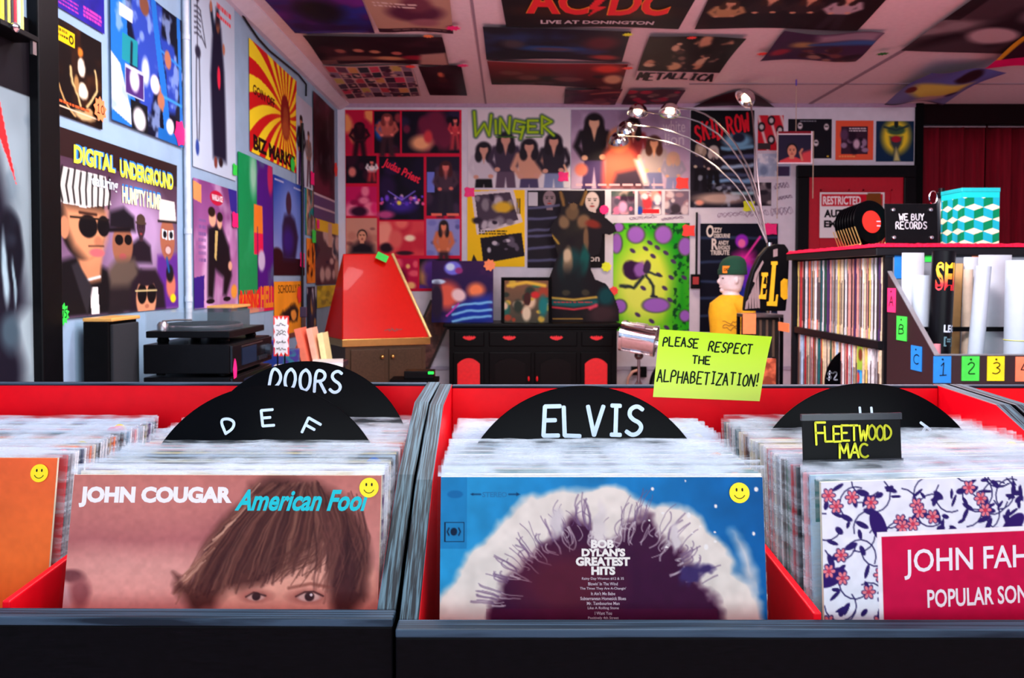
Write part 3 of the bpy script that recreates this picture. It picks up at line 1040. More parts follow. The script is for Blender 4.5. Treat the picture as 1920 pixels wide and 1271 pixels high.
cv.p([(636, 1000), (690, 1000), (700, 1110), (650, 1143), (637, 1100)], (66, 32, 36), .03, .8)
cv.d(20, .012)
for i in range(60):
    x, y = rh.uniform(600, 690), rh.uniform(915, 1010)
    P = [(x, y), (x + rh.uniform(8, 24), y + 60), (x + rh.uniform(-6, 16), y + rh.uniform(90, 130))]
    cv.l(P, rh.uniform(2.5, 4.5), [(96, 54, 50), (52, 24, 28), (112, 66, 58)][rh.randrange(3)], .45)
for i in range(34):
    t = rh.random()
    x, y = 352 + 128 * t + rh.uniform(-4, 6), 1092 - 180 * t + rh.uniform(-6, 6)
    cv.l([(x + 26, y - 16), (x + 6, y + 6), (x - 8, y + 18)], 2.6, [(214, 160, 134), (128, 78, 66), (150, 96, 80)][rh.randrange(3)], .6)
cv.p([(352, 1082), (344, 1070), (360, 1078), (350, 1096), (346, 1106), (372, 1100)], (84, 46, 42), .01)
cv.d(8, 0)
cv.e(596, 1112, 34, 13, (170, 104, 92), .8).e(598, 1114, 21, 8, (214, 176, 164), .4).e(599, 1113, 9, 8.5, (62, 40, 44), .3).l([(574, 1113), (590, 1105), (606, 1104), (624, 1112)], 3.5, (60, 32, 34), .8).e(602, 1110, 2.5, 2.5, (230, 220, 220), .5).l([(560, 1098), (600, 1090), (635, 1096)], 6, (120, 66, 56), .7)
cv.e(500, 1112, 28, 11, (170, 104, 92), .8).e(500, 1114, 17, 7, (206, 164, 150), .4).e(501, 1113, 8, 7.5, (62, 40, 44), .3).l([(482, 1114), (496, 1106), (518, 1112)], 3.5, (60, 32, 34), .8)
cv.n(3, .05).n(60, .05)
cv.t('JOHN COUGAR', 158, 912, 446, 951, (250, 246, 244), .058).t('American Fool', 452, 917, 704, 957, (38, 204, 214), .03, .35)
cv.texts = cv.texts
front_record(L_BIN, .553, .0848, math.radians(11), 0, cv, 'pink-brown album cover with the top of a brown-haired head', stick_at=(.1455, .303))

cv = Cv((0, 0, 100, 100), 1.0, 120, (242, 112, 52), 3)
cv.g((240, 104, 58), (246, 150, 44)).n(5, .07).n(60, .04)
cv.rs = np.random.RandomState(8)
cv.e(20, 20, 14, 1, (250, 150, 96), .8).e(70, 60, 3, 1, (255, 200, 150), .6)
front_record(L_BIN, .181, .153, math.radians(9.5), 0, cv, 'plain orange album cover at the left edge of the picture', stick_at=(.1395, .2985))

# flowered cover: x 1548..2165, y 918..1535 in its own square
cv = Cv((0, 0, 620, 620), 1.0, 360, (232, 234, 242), 5)
rf = random.Random(9)
for i in range(100):
    x, y = rf.uniform(0, 620), rf.uniform(0, 330)
    P = [(x, y)]
    a = rf.uniform(0, 6.3)
    for k in range(7):
        a += .38
        P.append((P[-1][0] + 12 * math.cos(a), P[-1][1] + 12 * math.sin(a)))
    cv.l(P, 2.6, (40, 34, 92))
for i in range(300):
    x, y, a = rf.uniform(4, 616), rf.uniform(4, 330), rf.uniform(0, 180)
    cv.e(x, y, rf.uniform(7, 15), rf.uniform(3, 6), (44, 30, 98), .25, a)
for i in range(5):
    x, y, a = rf.uniform(10, 500), rf.uniform(10, 300), rf.uniform(0, 180)
    cv.e(x, y, 30, 15, (48, 26, 100), .1, a)
for i in range(70):
    x, y = rf.uniform(8, 612), rf.uniform(8, 330)
    for k in range(6):
        cv.e(x + 9 * math.cos(k * 1.047), y + 9 * math.sin(k * 1.047), 6, 4.5, (64, 40, 104), .3, k * 60)
        cv.e(x + 8 * math.cos(k * 1.047), y + 8 * math.sin(k * 1.047), 4.6, 3, (232, 126, 134), .3, k * 60)
    cv.e(x, y, 4, 4, (200, 60, 84), .3)
cv.r(108, 96, 620, 520, (246, 240, 244)).r(116, 104, 620, 520, (206, 18, 70))
cv.n(40, .04)
cv.t('JOHN FAHEY', 160, 130, 480, 186, (246, 236, 240), .012, .02, 0).t('POPULAR SONGS OF', 205, 206, 500, 240, (246, 232, 236), .02).t('CHRISTMAS', 260, 280, 470, 316, (246, 232, 236), .02)
cv.r(590, 96, 620, 520, (232, 234, 242))
front_record(R_BIN, .5518, .066, math.radians(4), math.radians(7), cv, 'white flowered album cover with a red title panel', sticker=False)

G = 'sleeved records in the bins'
c1 = column(R_BIN, .193, .0825, .374, 39, math.radians(8.5), math.radians(11), 'the blue album cover', G, 1, gaps=(19,))
c2 = column(R_BIN, .551, .080, .378, 36, math.radians(4.5), math.radians(10), 'the white flowered cover', G, 2, math.radians(6.0), 20, gaps=(3, 23))
c3 = column(L_BIN, .5525, .094, .386, 37, math.radians(10.8), math.radians(11.5), 'the pink-brown album cover', G, 3, gaps=(18, 34))
c4 = column(L_BIN, .1830, .160, .385, 27, math.radians(9.7), math.radians(11.5), 'the plain orange cover', G, 4)


# --- cut records standing up as dividers
def on_plane(M, x, y):
    Mi = M.inverted()
    o, d = Mi @ CAM, Mi.to_3x3() @ ray(x, y)
    return o + d * (-o.y / d.y)


def disc_divider(col, k, B, px_center, ztop, label, letters, R=.150):
    """between record k and k+1 of a column, standing on a card that reaches the bin floor"""
    (Ma, ya, la), (Mb, yb, lb) = col[k], col[k + 1]
    M = Ma.copy()
    M.translation = (Ma.translation + Mb.translation) / 2
    lean = (la + lb) / 2
    Mi = M.inverted()
    hc = (ztop - M.translation.z) / math.cos(lean) - R
    dy = M.translation.y + math.sin(lean) * hc
    lx = on_plane(M, px_center, 760).x
    t = thing('record_divider', label, 'record divider', (0, 0, 0), 'cut records used as dividers')
    t.matrix_world = M
    C0 = Matrix.Translation((lx, 0, hc)) @ Matrix.Rotation(math.pi / 2, 4, 'X')
    prof = [(.004, -.0006), (.05, -.0006), (.052, -.0009), (.146, -.0009), (R - .001, -.0011), (R, -.0004), (R, .0004), (R - .001, .0008), (.004, .0008)]
    MB().lathe(prof, C0, 96).build('vinyl_disc', VINYL, t, local=True, smooth=True)
    mb = bx((lx - .10, .0010, 0), (lx + .10, .0016, hc))
    mb.build('backing_card', mat('backing_card', (30, 28, 30), .8), t, local=True)
    for text, w, h, dx, dz, sw, rot in letters:
        mb = MB()
        V, Fs = stroke_text(text, w, h, sw, .14, len(text) + 3)
        cx_, cz_ = lx + dx, hc + dz
        tt = math.radians(rot)
        vs = []
        for i_, (x, y) in enumerate(V):
            x, y = x - w / 2, y - h / 2
            vs.append((cx_ + x * math.cos(tt) - y * math.sin(tt), -.0016 - i_ // 8 % 24 * .00004, cz_ + x * math.sin(tt) + y * math.cos(tt)))
        mb.add(vs, [f[::-1] for f in Fs])
        mb.build('lettering', CHALK, t, local=True)
    return t


# (text, width, height, x from disc centre, z from disc centre, stroke, turn)
disc_divider(c1, 18, R_BIN, 1094, 1.020, 'half-hidden black record divider with one handwritten name in five capitals', [('ELVIS', .116, .034, .010, .1095, .005, 0)])
disc_divider(c3, 17, L_BIN, 503, 1.0165, 'black record divider with three spaced white letters above the pink-brown cover', [('D', .015, .018, -.046, .103, .0034, 22), ('E', .014, .019, .001, .111, .0034, 5), ('F', .017, .019, .055, .098, .0034, -28)])
disc_divider(c3, 33, L_BIN, 573, 1.032, 'black record divider with a white word, standing behind the three-letter one', [('DOORS', .100, .030, -.001, .124, .0042, -3)])
disc_divider(c2, 22, R_BIN, 1623, 1.017, 'shiny black record divider behind the small yellow-lettered sign', [('H', .014, .026, .0, .108, .003, 0), ('I', .020, .026, .064, .088, .0034, -38)])

# small sign card standing among the records
Ma = c2[2][0]
Mb = c2[3][0]
M = Ma.copy()
M.translation = (Ma.translation + Mb.translation) / 2
t = thing('divider_sign', 'small black sign with yellow lettering standing in the right bin', 'sign')
t.matrix_world = M
la, lb = on_plane(M, 1502, 778), on_plane(M, 1689, 869)
mb = bx((la.x, -.0022, lb.z), (lb.x, -.0002, la.z))
mb.build('sign_plate', BLACK, t, local=True, bevel=.0006)
mb = bx((la.x - .001, -.0036, la.z - .0055), (lb.x + .001, .0002, la.z + .001)).box((la.x - .001, -.0032, lb.z - .0015), (lb.x + .001, -.0022, lb.z + .006))
mb.build('sign_holder', mat('smoky_acrylic', (50, 52, 60), .15, alpha=.75), t, local=True)
mb = bx((la.x + .02, -.0008, 0), (lb.x - .02, -.0002, lb.z))
mb.build('stem_card', BLACKM, t, local=True)
mb = MB()
W_, H_ = lb.x - la.x, la.z - lb.z
YL = mat('yellow_lettering', (226, 230, 30), .5)
for text, x0, z0, w, h, sw in (('F', .13, .42, .10, .44, .0022), ('LEETWOOD', .22, .48, .68, .30, .0021), ('MAC', .36, .15, .29, .28, .0022)):
    V, Fs = stroke_text(text, w * W_, h * H_, sw, .1, 7, gap=.5)
    mb.add([(la.x + x0 * W_ + x, -.0037, lb.z + z0 * H_ + y) for x, y in V], [f[::-1] for f in Fs])
mb.build('lettering', YL, t, local=True)

# the yellow note stuck to the back board of the right bin
Yn = .70 + BD - .0165
Q = [at(1236, 617, Yn - .002), at(1443, 630, Yn - .012), at(1424, 752, Yn), at(1224, 744, Yn)]
NOTE = [(x, y) for x, y in ()]
cv = Cv((0, 0, 200, 130), 1.55, 40, (206, 246, 60), 4)
cv.g((200, 244, 50), (222, 255, 110)).r(0, 104, 200, 107, (190, 226, 70), .5)
pk = (20, 34, 24)
cv.t('PLEASE', 9, 14, 72, 31, pk, hand=2.8, jit=.25, seed=3).t('RESPECT', 92, 17, 170, 36, pk, hand=2.8, jit=.25, seed=5).t('THE', 66, 46, 98, 61, pk, hand=2.8, jit=.2, seed=7).t('ALPHABETIZATION!', 5, 77, 190, 100, pk, hand=2.8, jit=.25, seed=9)
mb = MB()
cv.mesh_into(mb, Q, (0, -1, 0), lambda u, v: .007 * np.maximum(0, 1 - v * 1.25) ** 2 * (.4 + u) + .0008)
tag(mb.build('paper_note', PRINT, attr=True, origin=(Q[3] + Q[2]) / 2), 'lime yellow note with a handwritten request stuck on the red board', 'note')

# ------------------------------------------------------------------ posters on the left wall (pictures in 0..100 of each sheet; loose stand-ins in the photograph's colours)
SK1, SK2, SK3 = (176, 112, 84), (226, 172, 140), (120, 74, 56)


def L100(QN, res, base, seed):
    return Cv((0, 0, 100, 100), qasp(QN[0]), int(res * 1.35), base, seed)


q = left_quad(-70, 62, -30, 840, .004)
cv = L100(q, 170, (140, 160, 166), 1)
cv.g((118, 132, 140), (150, 176, 182)).r(0, 0, 100, 19, (18, 14, 20)).n(8, .12)
cv.d(6, .05).p([(20, 34), (38, 30), (58, 40), (80, 62), (84, 68), (64, 74), (80, 86), (86, 100), (10, 100)], (22, 20, 32), .03).e(64, 55, 18, 9, (16, 16, 26), .3).e(60, 76, 14, 5, (60, 80, 92), .8).e(54, 60, 4, 8, (150, 180, 190), .7).e(66, 63, 2, 6, (130, 160, 170), .7)
cv.cloud(12, (70, 90, 104), .62, .8, .35)
cv.d(6, 0).p([(44, 18), (52, 22), (74, 41), (56, 33), (40, 26)], (238, 40, 44))
poster('figure_poster', 'tall grey poster with a shiny black figure, nearest on the left wall', q, cv, ph=.4)

q = left_quad(97, 201, -190, 6, .004)
cv = L100(q, 60, (34, 32, 140), 2)
cv.g((20, 30, 120), (44, 34, 150)).n(5, .2).lines(3, 10, 86, 50, 98, (200, 60, 170), 4).lines(3, 60, 84, 94, 96, (200, 60, 170), 5).e(50, 40, 20, 30, (20, 16, 60), .6)
poster('blue_poster', 'deep blue poster with pink print, cut off by the top of the picture', q, cv)

q = left_quad(104, 195, 31, 212, .004)
cv = L100(q, 90, (20, 10, 10), 3)
cv.cloud(4, (60, 30, 14), .5, .8).d(7, .06)
cv.e(56, 40, 8, 10, (236, 226, 200), .4).e(58, 66, 10, 8, (230, 220, 190), .4).l([(34, 46), (36, 60), (46, 70), (54, 82)], 4, (206, 180, 120)).l([(84, 36), (88, 56), (78, 70), (66, 80)], 4, (206, 180, 120)).l([(4, 50), (20, 82), (40, 96)], 3, (190, 150, 90)).e(54, 24, 6, 5, (210, 120, 40), .7).e(60, 92, 22, 5, (200, 170, 120), .7).e(45, 60, 5, 8, (160, 120, 70), .5).e(70, 86, 8, 4, (180, 140, 90), .5)
cv.d(7, 0).r(5, 8, 42, 23, (244, 206, 20)).e(35, 16, 5, 5, (20, 14, 10), .1).e(35, 16, 2.6, 2.6, (244, 206, 20), .1).lines(1, 8, 84, 70, 88, (214, 90, 40), 2).r(4, 90, 94, 91, (210, 190, 160))
cv.t('CLUB', 8, 10, 28, 15, (20, 14, 10), .03).t('NIGHT', 8, 16.5, 28, 21.5, (20, 14, 10), .03)
cv.texts = []
cv.lines(2, 8, 10, 28, 21, (30, 20, 10), 7)
poster('gold_print_poster', 'square black poster with pale gold figure and small yellow box', q, cv)

q = left_quad(211, 344, -60, 226, .006)
cv = L100(q, 110, (16, 20, 48), 4)
cv.r(0, 0, 100, 100, (14, 16, 40)).r(62, 0, 96, 92, (12, 12, 30)).p([(0, 0), (14, 0), (26, 70), (40, 100), (0, 100)], (30, 110, 200)).p([(0, 55), (12, 60), (30, 100), (0, 92)], (190, 205, 225))
cv.d(8, .06).p([(22, 0), (70, 0), (66, 36), (58, 62), (48, 86), (36, 84), (34, 50), (24, 30)], (44, 70, 170), .02).p([(66, 22), (88, 26), (92, 52), (86, 78), (74, 78), (70, 48)], (40, 66, 168), .02)
cv.cloud(9, (150, 180, 235), .56, .72, .7)
cv.d(8, 0).p([(52, 0), (60, 0), (80, 100), (70, 100)], (34, 110, 200)).p([(92, 0), (97, 0), (100, 96), (95, 96)], (34, 110, 200)).l([(66, 34), (98, 38)], 2.2, (46, 130, 210)).l([(66, 68), (98, 68)], 2.2, (60, 150, 215)).r(60, 92, 100, 100, (24, 100, 180))
cv.e(42, 10, 7, 7, SK3, .3).e(76, 38, 5, 7, SK1, .3).e(64, 72, 5, 6, SK1, .3).l([(62, 62), (66, 78)], 3, SK1).e(78, 88, 6, 6, (220, 220, 226), .3).e(56, 62, 6, 7, (220, 216, 230), .3).e(44, 56, 5, 10, (190, 205, 240), .5)
cv.r(10, 20, 26, 28, (200, 214, 226)).r(14, 38, 34, 56, (30, 140, 150)).l([(26, 42), (26, 55)], 3, (20, 20, 40)).r(18, 58, 42, 78, (180, 190, 220)).r(19, 60, 41, 77, (70, 40, 110)).e(30, 66, 6, 8, (220, 220, 230), .4).r(24, 80, 46, 100, (20, 20, 26)).e(35, 92, 8, 8, (226, 226, 230), .4)
poster('tracksuit_poster', 'blue poster with a person in a shiny blue tracksuit', q, cv, amp=.010)

q = left_quad(110, 333, 237, 598, .004)
cv = L100(q, 190, (104, 76, 118), 5)
cv.g((60, 38, 50), (150, 120, 160)).e(62, 50, 26, 26, (178, 150, 190), .9).n(4, .1).r(0, 0, 100, 15, (44, 26, 26))
cv.bust(62, 47, 7, (60, 40, 50), (34, 24, 34), (30, 22, 32), False, (70, 54, 44))
cv.p([(0, 100), (0, 70), (14, 66), (34, 74), (46, 100)], (18, 16, 20), .02)
cv.p([(10, 60), (30, 60), (28, 80), (16, 82)], (196, 132, 94), .02).e(17, 48, 16, 21, (30, 22, 22), .1).p([(4, 40), (34, 40), (33, 56), (28, 68), (20, 71), (10, 62), (5, 52)], (208, 144, 102), .04).e(4, 52, 3, 6, (196, 130, 94), .2)
cv.e(20, 50, 6.6, 6.5, (14, 12, 16), .15).e(31, 49, 4.6, 6, (14, 12, 16), .15).l([(8, 46), (35, 45)], 1.2, (30, 22, 20)).l([(14, 43), (26, 43)], 1.6, (60, 36, 28)).e(27, 58, 3, 3, (180, 116, 84), .6).e(26, 64.5, 5.5, 2.4, (196, 100, 104), .4).l([(20, 61), (31, 60.5)], 1, (90, 56, 44))
cv.p([(0, 39), (3, 20), (33, 20), (37, 36), (18, 40)], (230, 230, 222))
for i in range(9):
    cv.l([(3 + i * 4.1, 20.5 + (i % 2)), (1 + i * 4.4, 30), (3 + i * 4.0, 38)], 1.9, (20, 18, 18))
cv.p([(34, 100), (36, 76), (50, 66), (62, 74), (64, 100)], (34, 28, 32), .02).e(46, 59, 8.5, 13, (150, 96, 70), .15).e(43, 56, 3.4, 3.2, (14, 12, 16), .15).e(50.5, 55.5, 3.2, 3.2, (14, 12, 16), .15).e(46, 66, 3, 2, (170, 80, 80), .4).p([(35, 50), (36, 40), (47, 36), (56, 41), (57, 50)], (24, 20, 28), .02).l([(33, 51), (52, 49)], 2.4, (18, 14, 20)).p([(34, 74), (40, 68), (56, 67), (60, 78), (50, 84), (36, 84)], (92, 78, 68), .03)
cv.p([(78, 64), (100, 62), (100, 100), (76, 100)], (92, 40, 140), .02).e(89, 52, 8, 15, (164, 100, 74), .15).p([(80, 40), (81, 26), (97, 26), (99, 40)], (230, 228, 216)).l([(79, 41), (100, 40)], 1.6, (30, 24, 24)).p([(83, 46), (88.5, 46.5), (88.5, 53), (83, 52)], (216, 236, 240)).p([(90, 46.5), (96, 46), (96, 52), (90, 53)], (216, 236, 240)).e(86, 49.4, 2, 2.6, (16, 16, 20), .1).e(93, 49.4, 2, 2.6, (16, 16, 20), .1).e(89.5, 60, 3, 2.6, (244, 240, 234), .3).e(89.5, 60, 4, 3.8, (120, 40, 40), .1, op=.3)
cv.p([(52, 100), (54, 82), (62, 73), (76, 73), (84, 84), (86, 100)], (34, 24, 34), .02).e(67, 92, 9.5, 14, (220, 150, 112), .15).e(63, 89, 4.4, 6.5, (14, 12, 16), .15).e(72, 89, 4.4, 6.5, (14, 12, 16), .15).l([(57, 87), (77, 87)], 1, (220, 200, 140)).e(67.5, 97, 2, 1.4, (180, 110, 84), .5).e(67, 80, 9, 4, (34, 24, 34), .3)
cv.e(92, 84, 5, 9, (214, 120, 94), .4).e(94, 93, 3, 3, (240, 220, 30), .4).e(91, 76, 4, 6, (20, 20, 24), .4).l([(88, 66), (90, 74)], 3, (24, 80, 150)).p([(20, 84), (26, 84), (27, 99), (21, 99)], (230, 230, 230)).l([(18, 80), (28, 78)], 1.4, (230, 230, 230)).p([(8, 72), (12, 70), (22, 84), (18, 100)], (40, 38, 44), .01)
TB, TY = (44, 130, 206), (232, 244, 70)
cv.t('DIGITAL', 11.5, 6.4, 41, 16.4, TB, .06, dz=0).t('UNDERGROUND', 44.5, 6.4, 95.5, 17.2, TB, .06).t('DIGITAL', 10, 7, 40, 17, TY, .04, dz=1).t('UNDERGROUND', 44, 7.6, 95, 18.2, TY, .04, dz=1).t('Featuring', 20, 20.5, 42, 29, (216, 232, 240), .02, dz=1).t('HUMPTY HUMP', 46, 22, 82, 32.4, TB, .06).t('HUMPTY HUMP', 45.5, 23.4, 81.5, 33.6, (240, 246, 190), .035, dz=1)
poster('group_poster', 'big poster of a rap group in dark glasses with yellow-green lettering', q, cv, ph=1)

q = left_quad(363, 443, -75, 312, .004)
cv = L100(q, 110, (186, 206, 224), 6)
cv.n(3, .05)
cv.p([(46, 24), (56, 18), (66, 22), (72, 44), (76, 92), (44, 92), (40, 50)], (24, 22, 44), .02).e(58, 20, 5, 6, SK3, .3).l([(48, 26), (42, 16)], 4, (20, 30, 50)).e(42, 15, 3, 3, SK1, .4).e(72, 32, 3, 3, SK1, .4).e(59, 49, 3.6, 6, (216, 40, 70), .3).e(50, 94, 4, 3, (120, 60, 50), .3).e(62, 93, 5, 2.5, (40, 24, 30), .3).p([(54, 14), (60, 12), (64, 20), (54, 22)], (20, 20, 40), .02)
bone = (44, 42, 60)
cv.e(12, 14, 5, 5, bone, .3).l([(12, 18), (12, 42)], 1, bone)
for i in range(6):
    cv.l([(6, 22 + i * 2.6), (12, 21 + i * 2.6), (19, 22 + i * 2.6)], .9, bone)
cv.e(13, 43, 6, 3, bone, .5).l([(10, 45), (9, 66), (10, 86)], 1.3, bone).l([(16, 45), (17, 66), (14, 86)], 1.3, bone).l([(18, 22), (30, 38), (20, 34)], 1, bone).e(10, 90, 4, 4, (44, 70, 150), .3)
cv.t('MONSTER JAMS', 52, 0, 98, 16, (226, 60, 70), .03, rot=-4)
cv.texts = []
cv.lines(2, 56, 10, 92, 20, (226, 60, 70), 3)
poster('skeleton_poster', 'pale poster with a skeleton and a robed figure', q, cv)

q = left_quad(363, 445, 333, 580, .004)
cv = L100(q, 110, (150, 84, 150), 7)
cv.g((128, 66, 128), (186, 130, 180)).cloud(4, (214, 180, 216), .55, .75, .7).n(4, .15).p([(0, 76), (22, 74), (20, 100), (0, 100)], (54, 30, 130)).p([(78, 0), (100, 0), (100, 24), (84, 18)], (50, 40, 140)).p([(0, 2), (16, 4), (16, 18), (0, 16)], (226, 150, 90)).lines(7, 10, 30, 26, 66, (120, 90, 150), 4)
cv.p([(30, 36), (58, 30), (78, 50), (84, 74), (70, 92), (62, 90), (64, 76), (46, 70), (40, 94), (28, 92), (30, 60)], (18, 16, 24), .03).e(40, 28, 8, 7, SK2, .3).e(38, 23, 8, 4, (40, 26, 20), .3).e(56, 30, 6, 6, SK2, .4).e(57, 26, 7, 4, (30, 20, 20), .3).e(80, 66, 5, 4, SK2, .4).p([(46, 38), (52, 38), (48, 62), (44, 60)], (200, 180, 110)).e(72, 94, 9, 2, (20, 18, 24), .3).e(34, 95, 9, 2, (20, 18, 24), .3).e(90, 88, 8, 6, (236, 160, 60), .4).e(50, 11, 16, 6, (190, 24, 60), .1)
cv.t('VANILLA ICE', 37, 8.5, 63, 13.5, (240, 225, 232), .05, dz=1)
poster('duo_poster', 'purple poster of a couple in black under a red oval', q, cv)

q = left_quad(470, 558, 74, 284, .004)
cv = L100(q, 150, (204, 24, 28), 8)
cxp, cyp = cv.c(72, 48)
ang = np.arctan2(cv.B0 - cyp, cv.A0 - cxp) + np.hypot(cv.B0 - cyp, cv.A0 - cxp) * .25
cv.bl((np.sin(ang * 22) > 0) * 1.0, (250, 226, 40))
rr_ = np.hypot(cv.B0 - cyp, cv.A0 - cxp)
cv.bl(np.clip(1 - rr_ / .55, 0, 1) * .5, (230, 140, 30))
cv.e(72, 48, 11, 23, (128, 26, 22), .1).e(73, 46, 6, 9, (150, 66, 34), .5).e(72, 60, 9, 10, (170, 80, 40), .7)
cv.t('BIZ MARKIE', 6, 83, 94, 97, (36, 10, 14), .05, 0, 0).t('GOIN OFF', 6, 38, 48, 47, (70, 20, 16), .02)
poster('sunburst_poster', 'red and yellow sunburst poster high on the left wall', q, cv)

q = left_quad(447, 512, 284, 590, .004)
cv = L100(q, 90, (20, 150, 84), 9)
cv.r(0, 0, 52, 88, (16, 148, 82)).r(50, 0, 100, 88, (76, 24, 130)).e(40, 10, 10, 14, (150, 210, 180), .9).cloud(4, (80, 190, 130), .62, .8, .4).r(0, 88, 54, 100, (240, 130, 30)).r(54, 84, 100, 100, (220, 20, 80)).r(42, 30, 66, 48, (238, 130, 40)).r(42, 48, 66, 62, (226, 30, 80)).e(62, 66, 10, 7, (200, 190, 220), .4).r(50, 44, 52, 88, (50, 20, 90)).e(92, 8, 8, 12, (190, 40, 90), .5)
cv.t('RAISING', 2, 85, 54, 98, (236, 40, 40), .03).t('HELL', 58, 83, 98, 98, (240, 140, 40), .04)
poster('green_purple_poster', 'green and purple glossy poster with orange lettering along the bottom', q, cv, amp=.006)

q = left_quad(513, 571, 327, 516, .004)
cv = L100(q, 100, (40, 90, 190), 10)
cv.g((24, 60, 160), (170, 180, 226)).e(50, 40, 34, 44, (110, 140, 220), .9).r(0, 82, 100, 100, (44, 16, 24)).e(10, 82, 20, 10, (44, 16, 24), .3).p([(28, 84), (26, 50), (32, 38), (50, 34), (66, 40), (76, 58), (66, 84)], (38, 26, 60), .04).e(46, 24, 9, 12, (66, 40, 60), .3).e(44, 64, 16, 14, (50, 30, 120), .8).lines(1, 4, 3, 30, 7, (190, 200, 230), 4).lines(1, 64, 4, 92, 8, (190, 200, 230), 6)
poster('blue_figure_poster', 'blue poster with a dark standing figure, left wall by the corner', q, cv)

q = left_quad(513, 566, 528, 642, .004)
cv = L100(q, 90, (244, 158, 34), 11)
cv.n(3, .06).d(8, .08).p([(18, 56), (44, 46), (70, 40), (84, 54), (80, 72), (60, 74), (44, 66)], (40, 22, 16), .04).e(66, 60, 10, 11, (240, 160, 60), .3).d(8, 0).r(0, 92, 100, 100, (120, 70, 60))
cv.t('SCHOOLLY D', 12, 6, 92, 20, (50, 26, 20), .0)
poster('orange_poster', 'orange poster with a black scribbled animal', q, cv)

q = left_quad(557, 587, 178, 345, .007)
cv = L100(q, 80, (206, 206, 216), 12)
cv.g((176, 180, 200), (190, 205, 220)).fig(28, 20, 80, SK1, (30, 20, 20), (20, 18, 30), (60, 30, 90), 1.3, False).fig(74, 32, 66, SK1, (60, 40, 40), (120, 100, 96), (90, 60, 70), 1.2, False)
poster('two_men_poster', 'pale narrow poster of two standing men near the far corner', q, cv)
q = left_quad(589, 628, 172, 408, .009)
cv = L100(q, 90, (46, 16, 26), 13)
cv.cloud(4, (110, 40, 60), .5, .8, .8).e(50, 40, 30, 24, (26, 10, 18), .7).cloud(8, (90, 70, 80), .6, .8, .5).r(0, 80, 100, 100, (90, 70, 110)).r(0, 80, 100, 81.5, (200, 180, 190)).r(0, 90, 100, 91.5, (190, 170, 180))
poster('dark_corner_poster', 'tall dark maroon poster in the left-hand corner', q, cv)
for (x0, x1, yt, yb, base, cols, lab, sd) in ((573, 590, 348, 440, (150, 120, 110), [(190, 150, 140), (90, 66, 60), (20, 130, 130)], 'brownish picture strip with a teal edge, above the orange strip', 14),
                                              (575, 591, 446, 531, (240, 140, 40), [(60, 26, 10), (220, 110, 30)], 'orange picture strip with black figures by the far corner', 15),
                                              (575, 593, 538, 652, (24, 22, 40), [(200, 140, 70), (60, 40, 60), (190, 190, 200), (30, 40, 90)], 'dark picture strip with bright specks, under the orange strip', 16),
                                              (592, 635, 407, 534, (84, 60, 66), [(200, 170, 160), (70, 40, 50), (40, 40, 60), (180, 140, 120)], 'crowded colour poster under the dark maroon one', 17),
                                              (594, 633, 536, 578, (206, 182, 30), [(160, 140, 20), (230, 206, 40)], 'yellow sheet just left of the red cone-shaped fireplace', 18)):
    q = left_quad(x0, x1, yt, yb, .004 + .001 * (sd - 14))
    cv = L100(q, 60, base, sd)
    cv.blobs(22, cols, 5, 14)
    if sd == 17: cv.r(0, 0, 100, 18, (232, 190, 40)).r(52, 4, 70, 40, (200, 160, 140))
    if sd == 14: cv.r(0, 0, 16, 100, (20, 140, 140)).l([(18, 0), (26, 30), (14, 60), (22, 100)], 3, (236, 200, 40))
    poster('picture_strip', lab, q, cv, amp=.002)

# ------------------------------------------------------------------ posters on the back wall (pictures in photograph pixels)
K = (16, 12, 18)
BP = dict()


def back(name, lab, x0, y0, x1, y1, res, base, seed, off=.004):
    q = back_quad(x0, y0, x1, y1, off)
    cv = Cv((x0, y0, x1, y1), qasp(q[0]), int(res * 1.5), base, seed)
    return q, cv


q, cv = back('', '', 647, 206, 866, 546, 150, (206, 16, 56), 21)
def cell(x0, y0, x1, y1, base, cols, n=9, op=.8):
    cv.r(x0, y0, x1, y1, base)
    keep = cv.img.copy()
    cv.blobs(n, cols, (x1 - x0) * .06, (x1 - x0) * .24, (x0, y0, x1, y1), .7)
    a0, b0 = cv.c(x0, y0)
    a1, b1 = cv.c(x1, y1)
    m = ((cv.A0 >= a0) & (cv.A0 <= a1) & (cv.B0 >= b0) & (cv.B0 <= b1))[..., None]
    cv.img = np.where(m, cv.img, keep)
PK, DK, RD = (236, 120, 110), (24, 12, 26), (190, 22, 60)
cell(648, 209, 699, 287, RD, [(240, 150, 90), (170, 20, 60), (210, 40, 60)]); cv.fig(674, 230, 66, (60, 16, 30), (40, 10, 24), (40, 10, 24), (40, 10, 24), 1.6)
cell(701, 209, 750, 287, DK, [(30, 90, 180), (60, 20, 40), (140, 50, 60)]); cv.fig(726, 214, 80, PK, (120, 50, 50), (190, 90, 80), (60, 30, 40), 1.4)
cell(753, 209, 862, 287, (22, 12, 30), [(40, 30, 60), (20, 10, 24), (110, 30, 60)], 12); cv.e(790, 268, 20, 14, (246, 170, 120), .8).e(803, 256, 8, 12, (210, 60, 70), .6).fig(854, 220, 60, PK, DK, (200, 60, 70), (190, 60, 70), 1.2)
cell(648, 292, 706, 344, DK, [(50, 16, 36), (20, 12, 26)], 8); cv.e(660, 322, 7, 9, (220, 120, 110), .6).fig(697, 300, 40, PK, DK, (240, 230, 230), (200, 50, 60), 1.6)
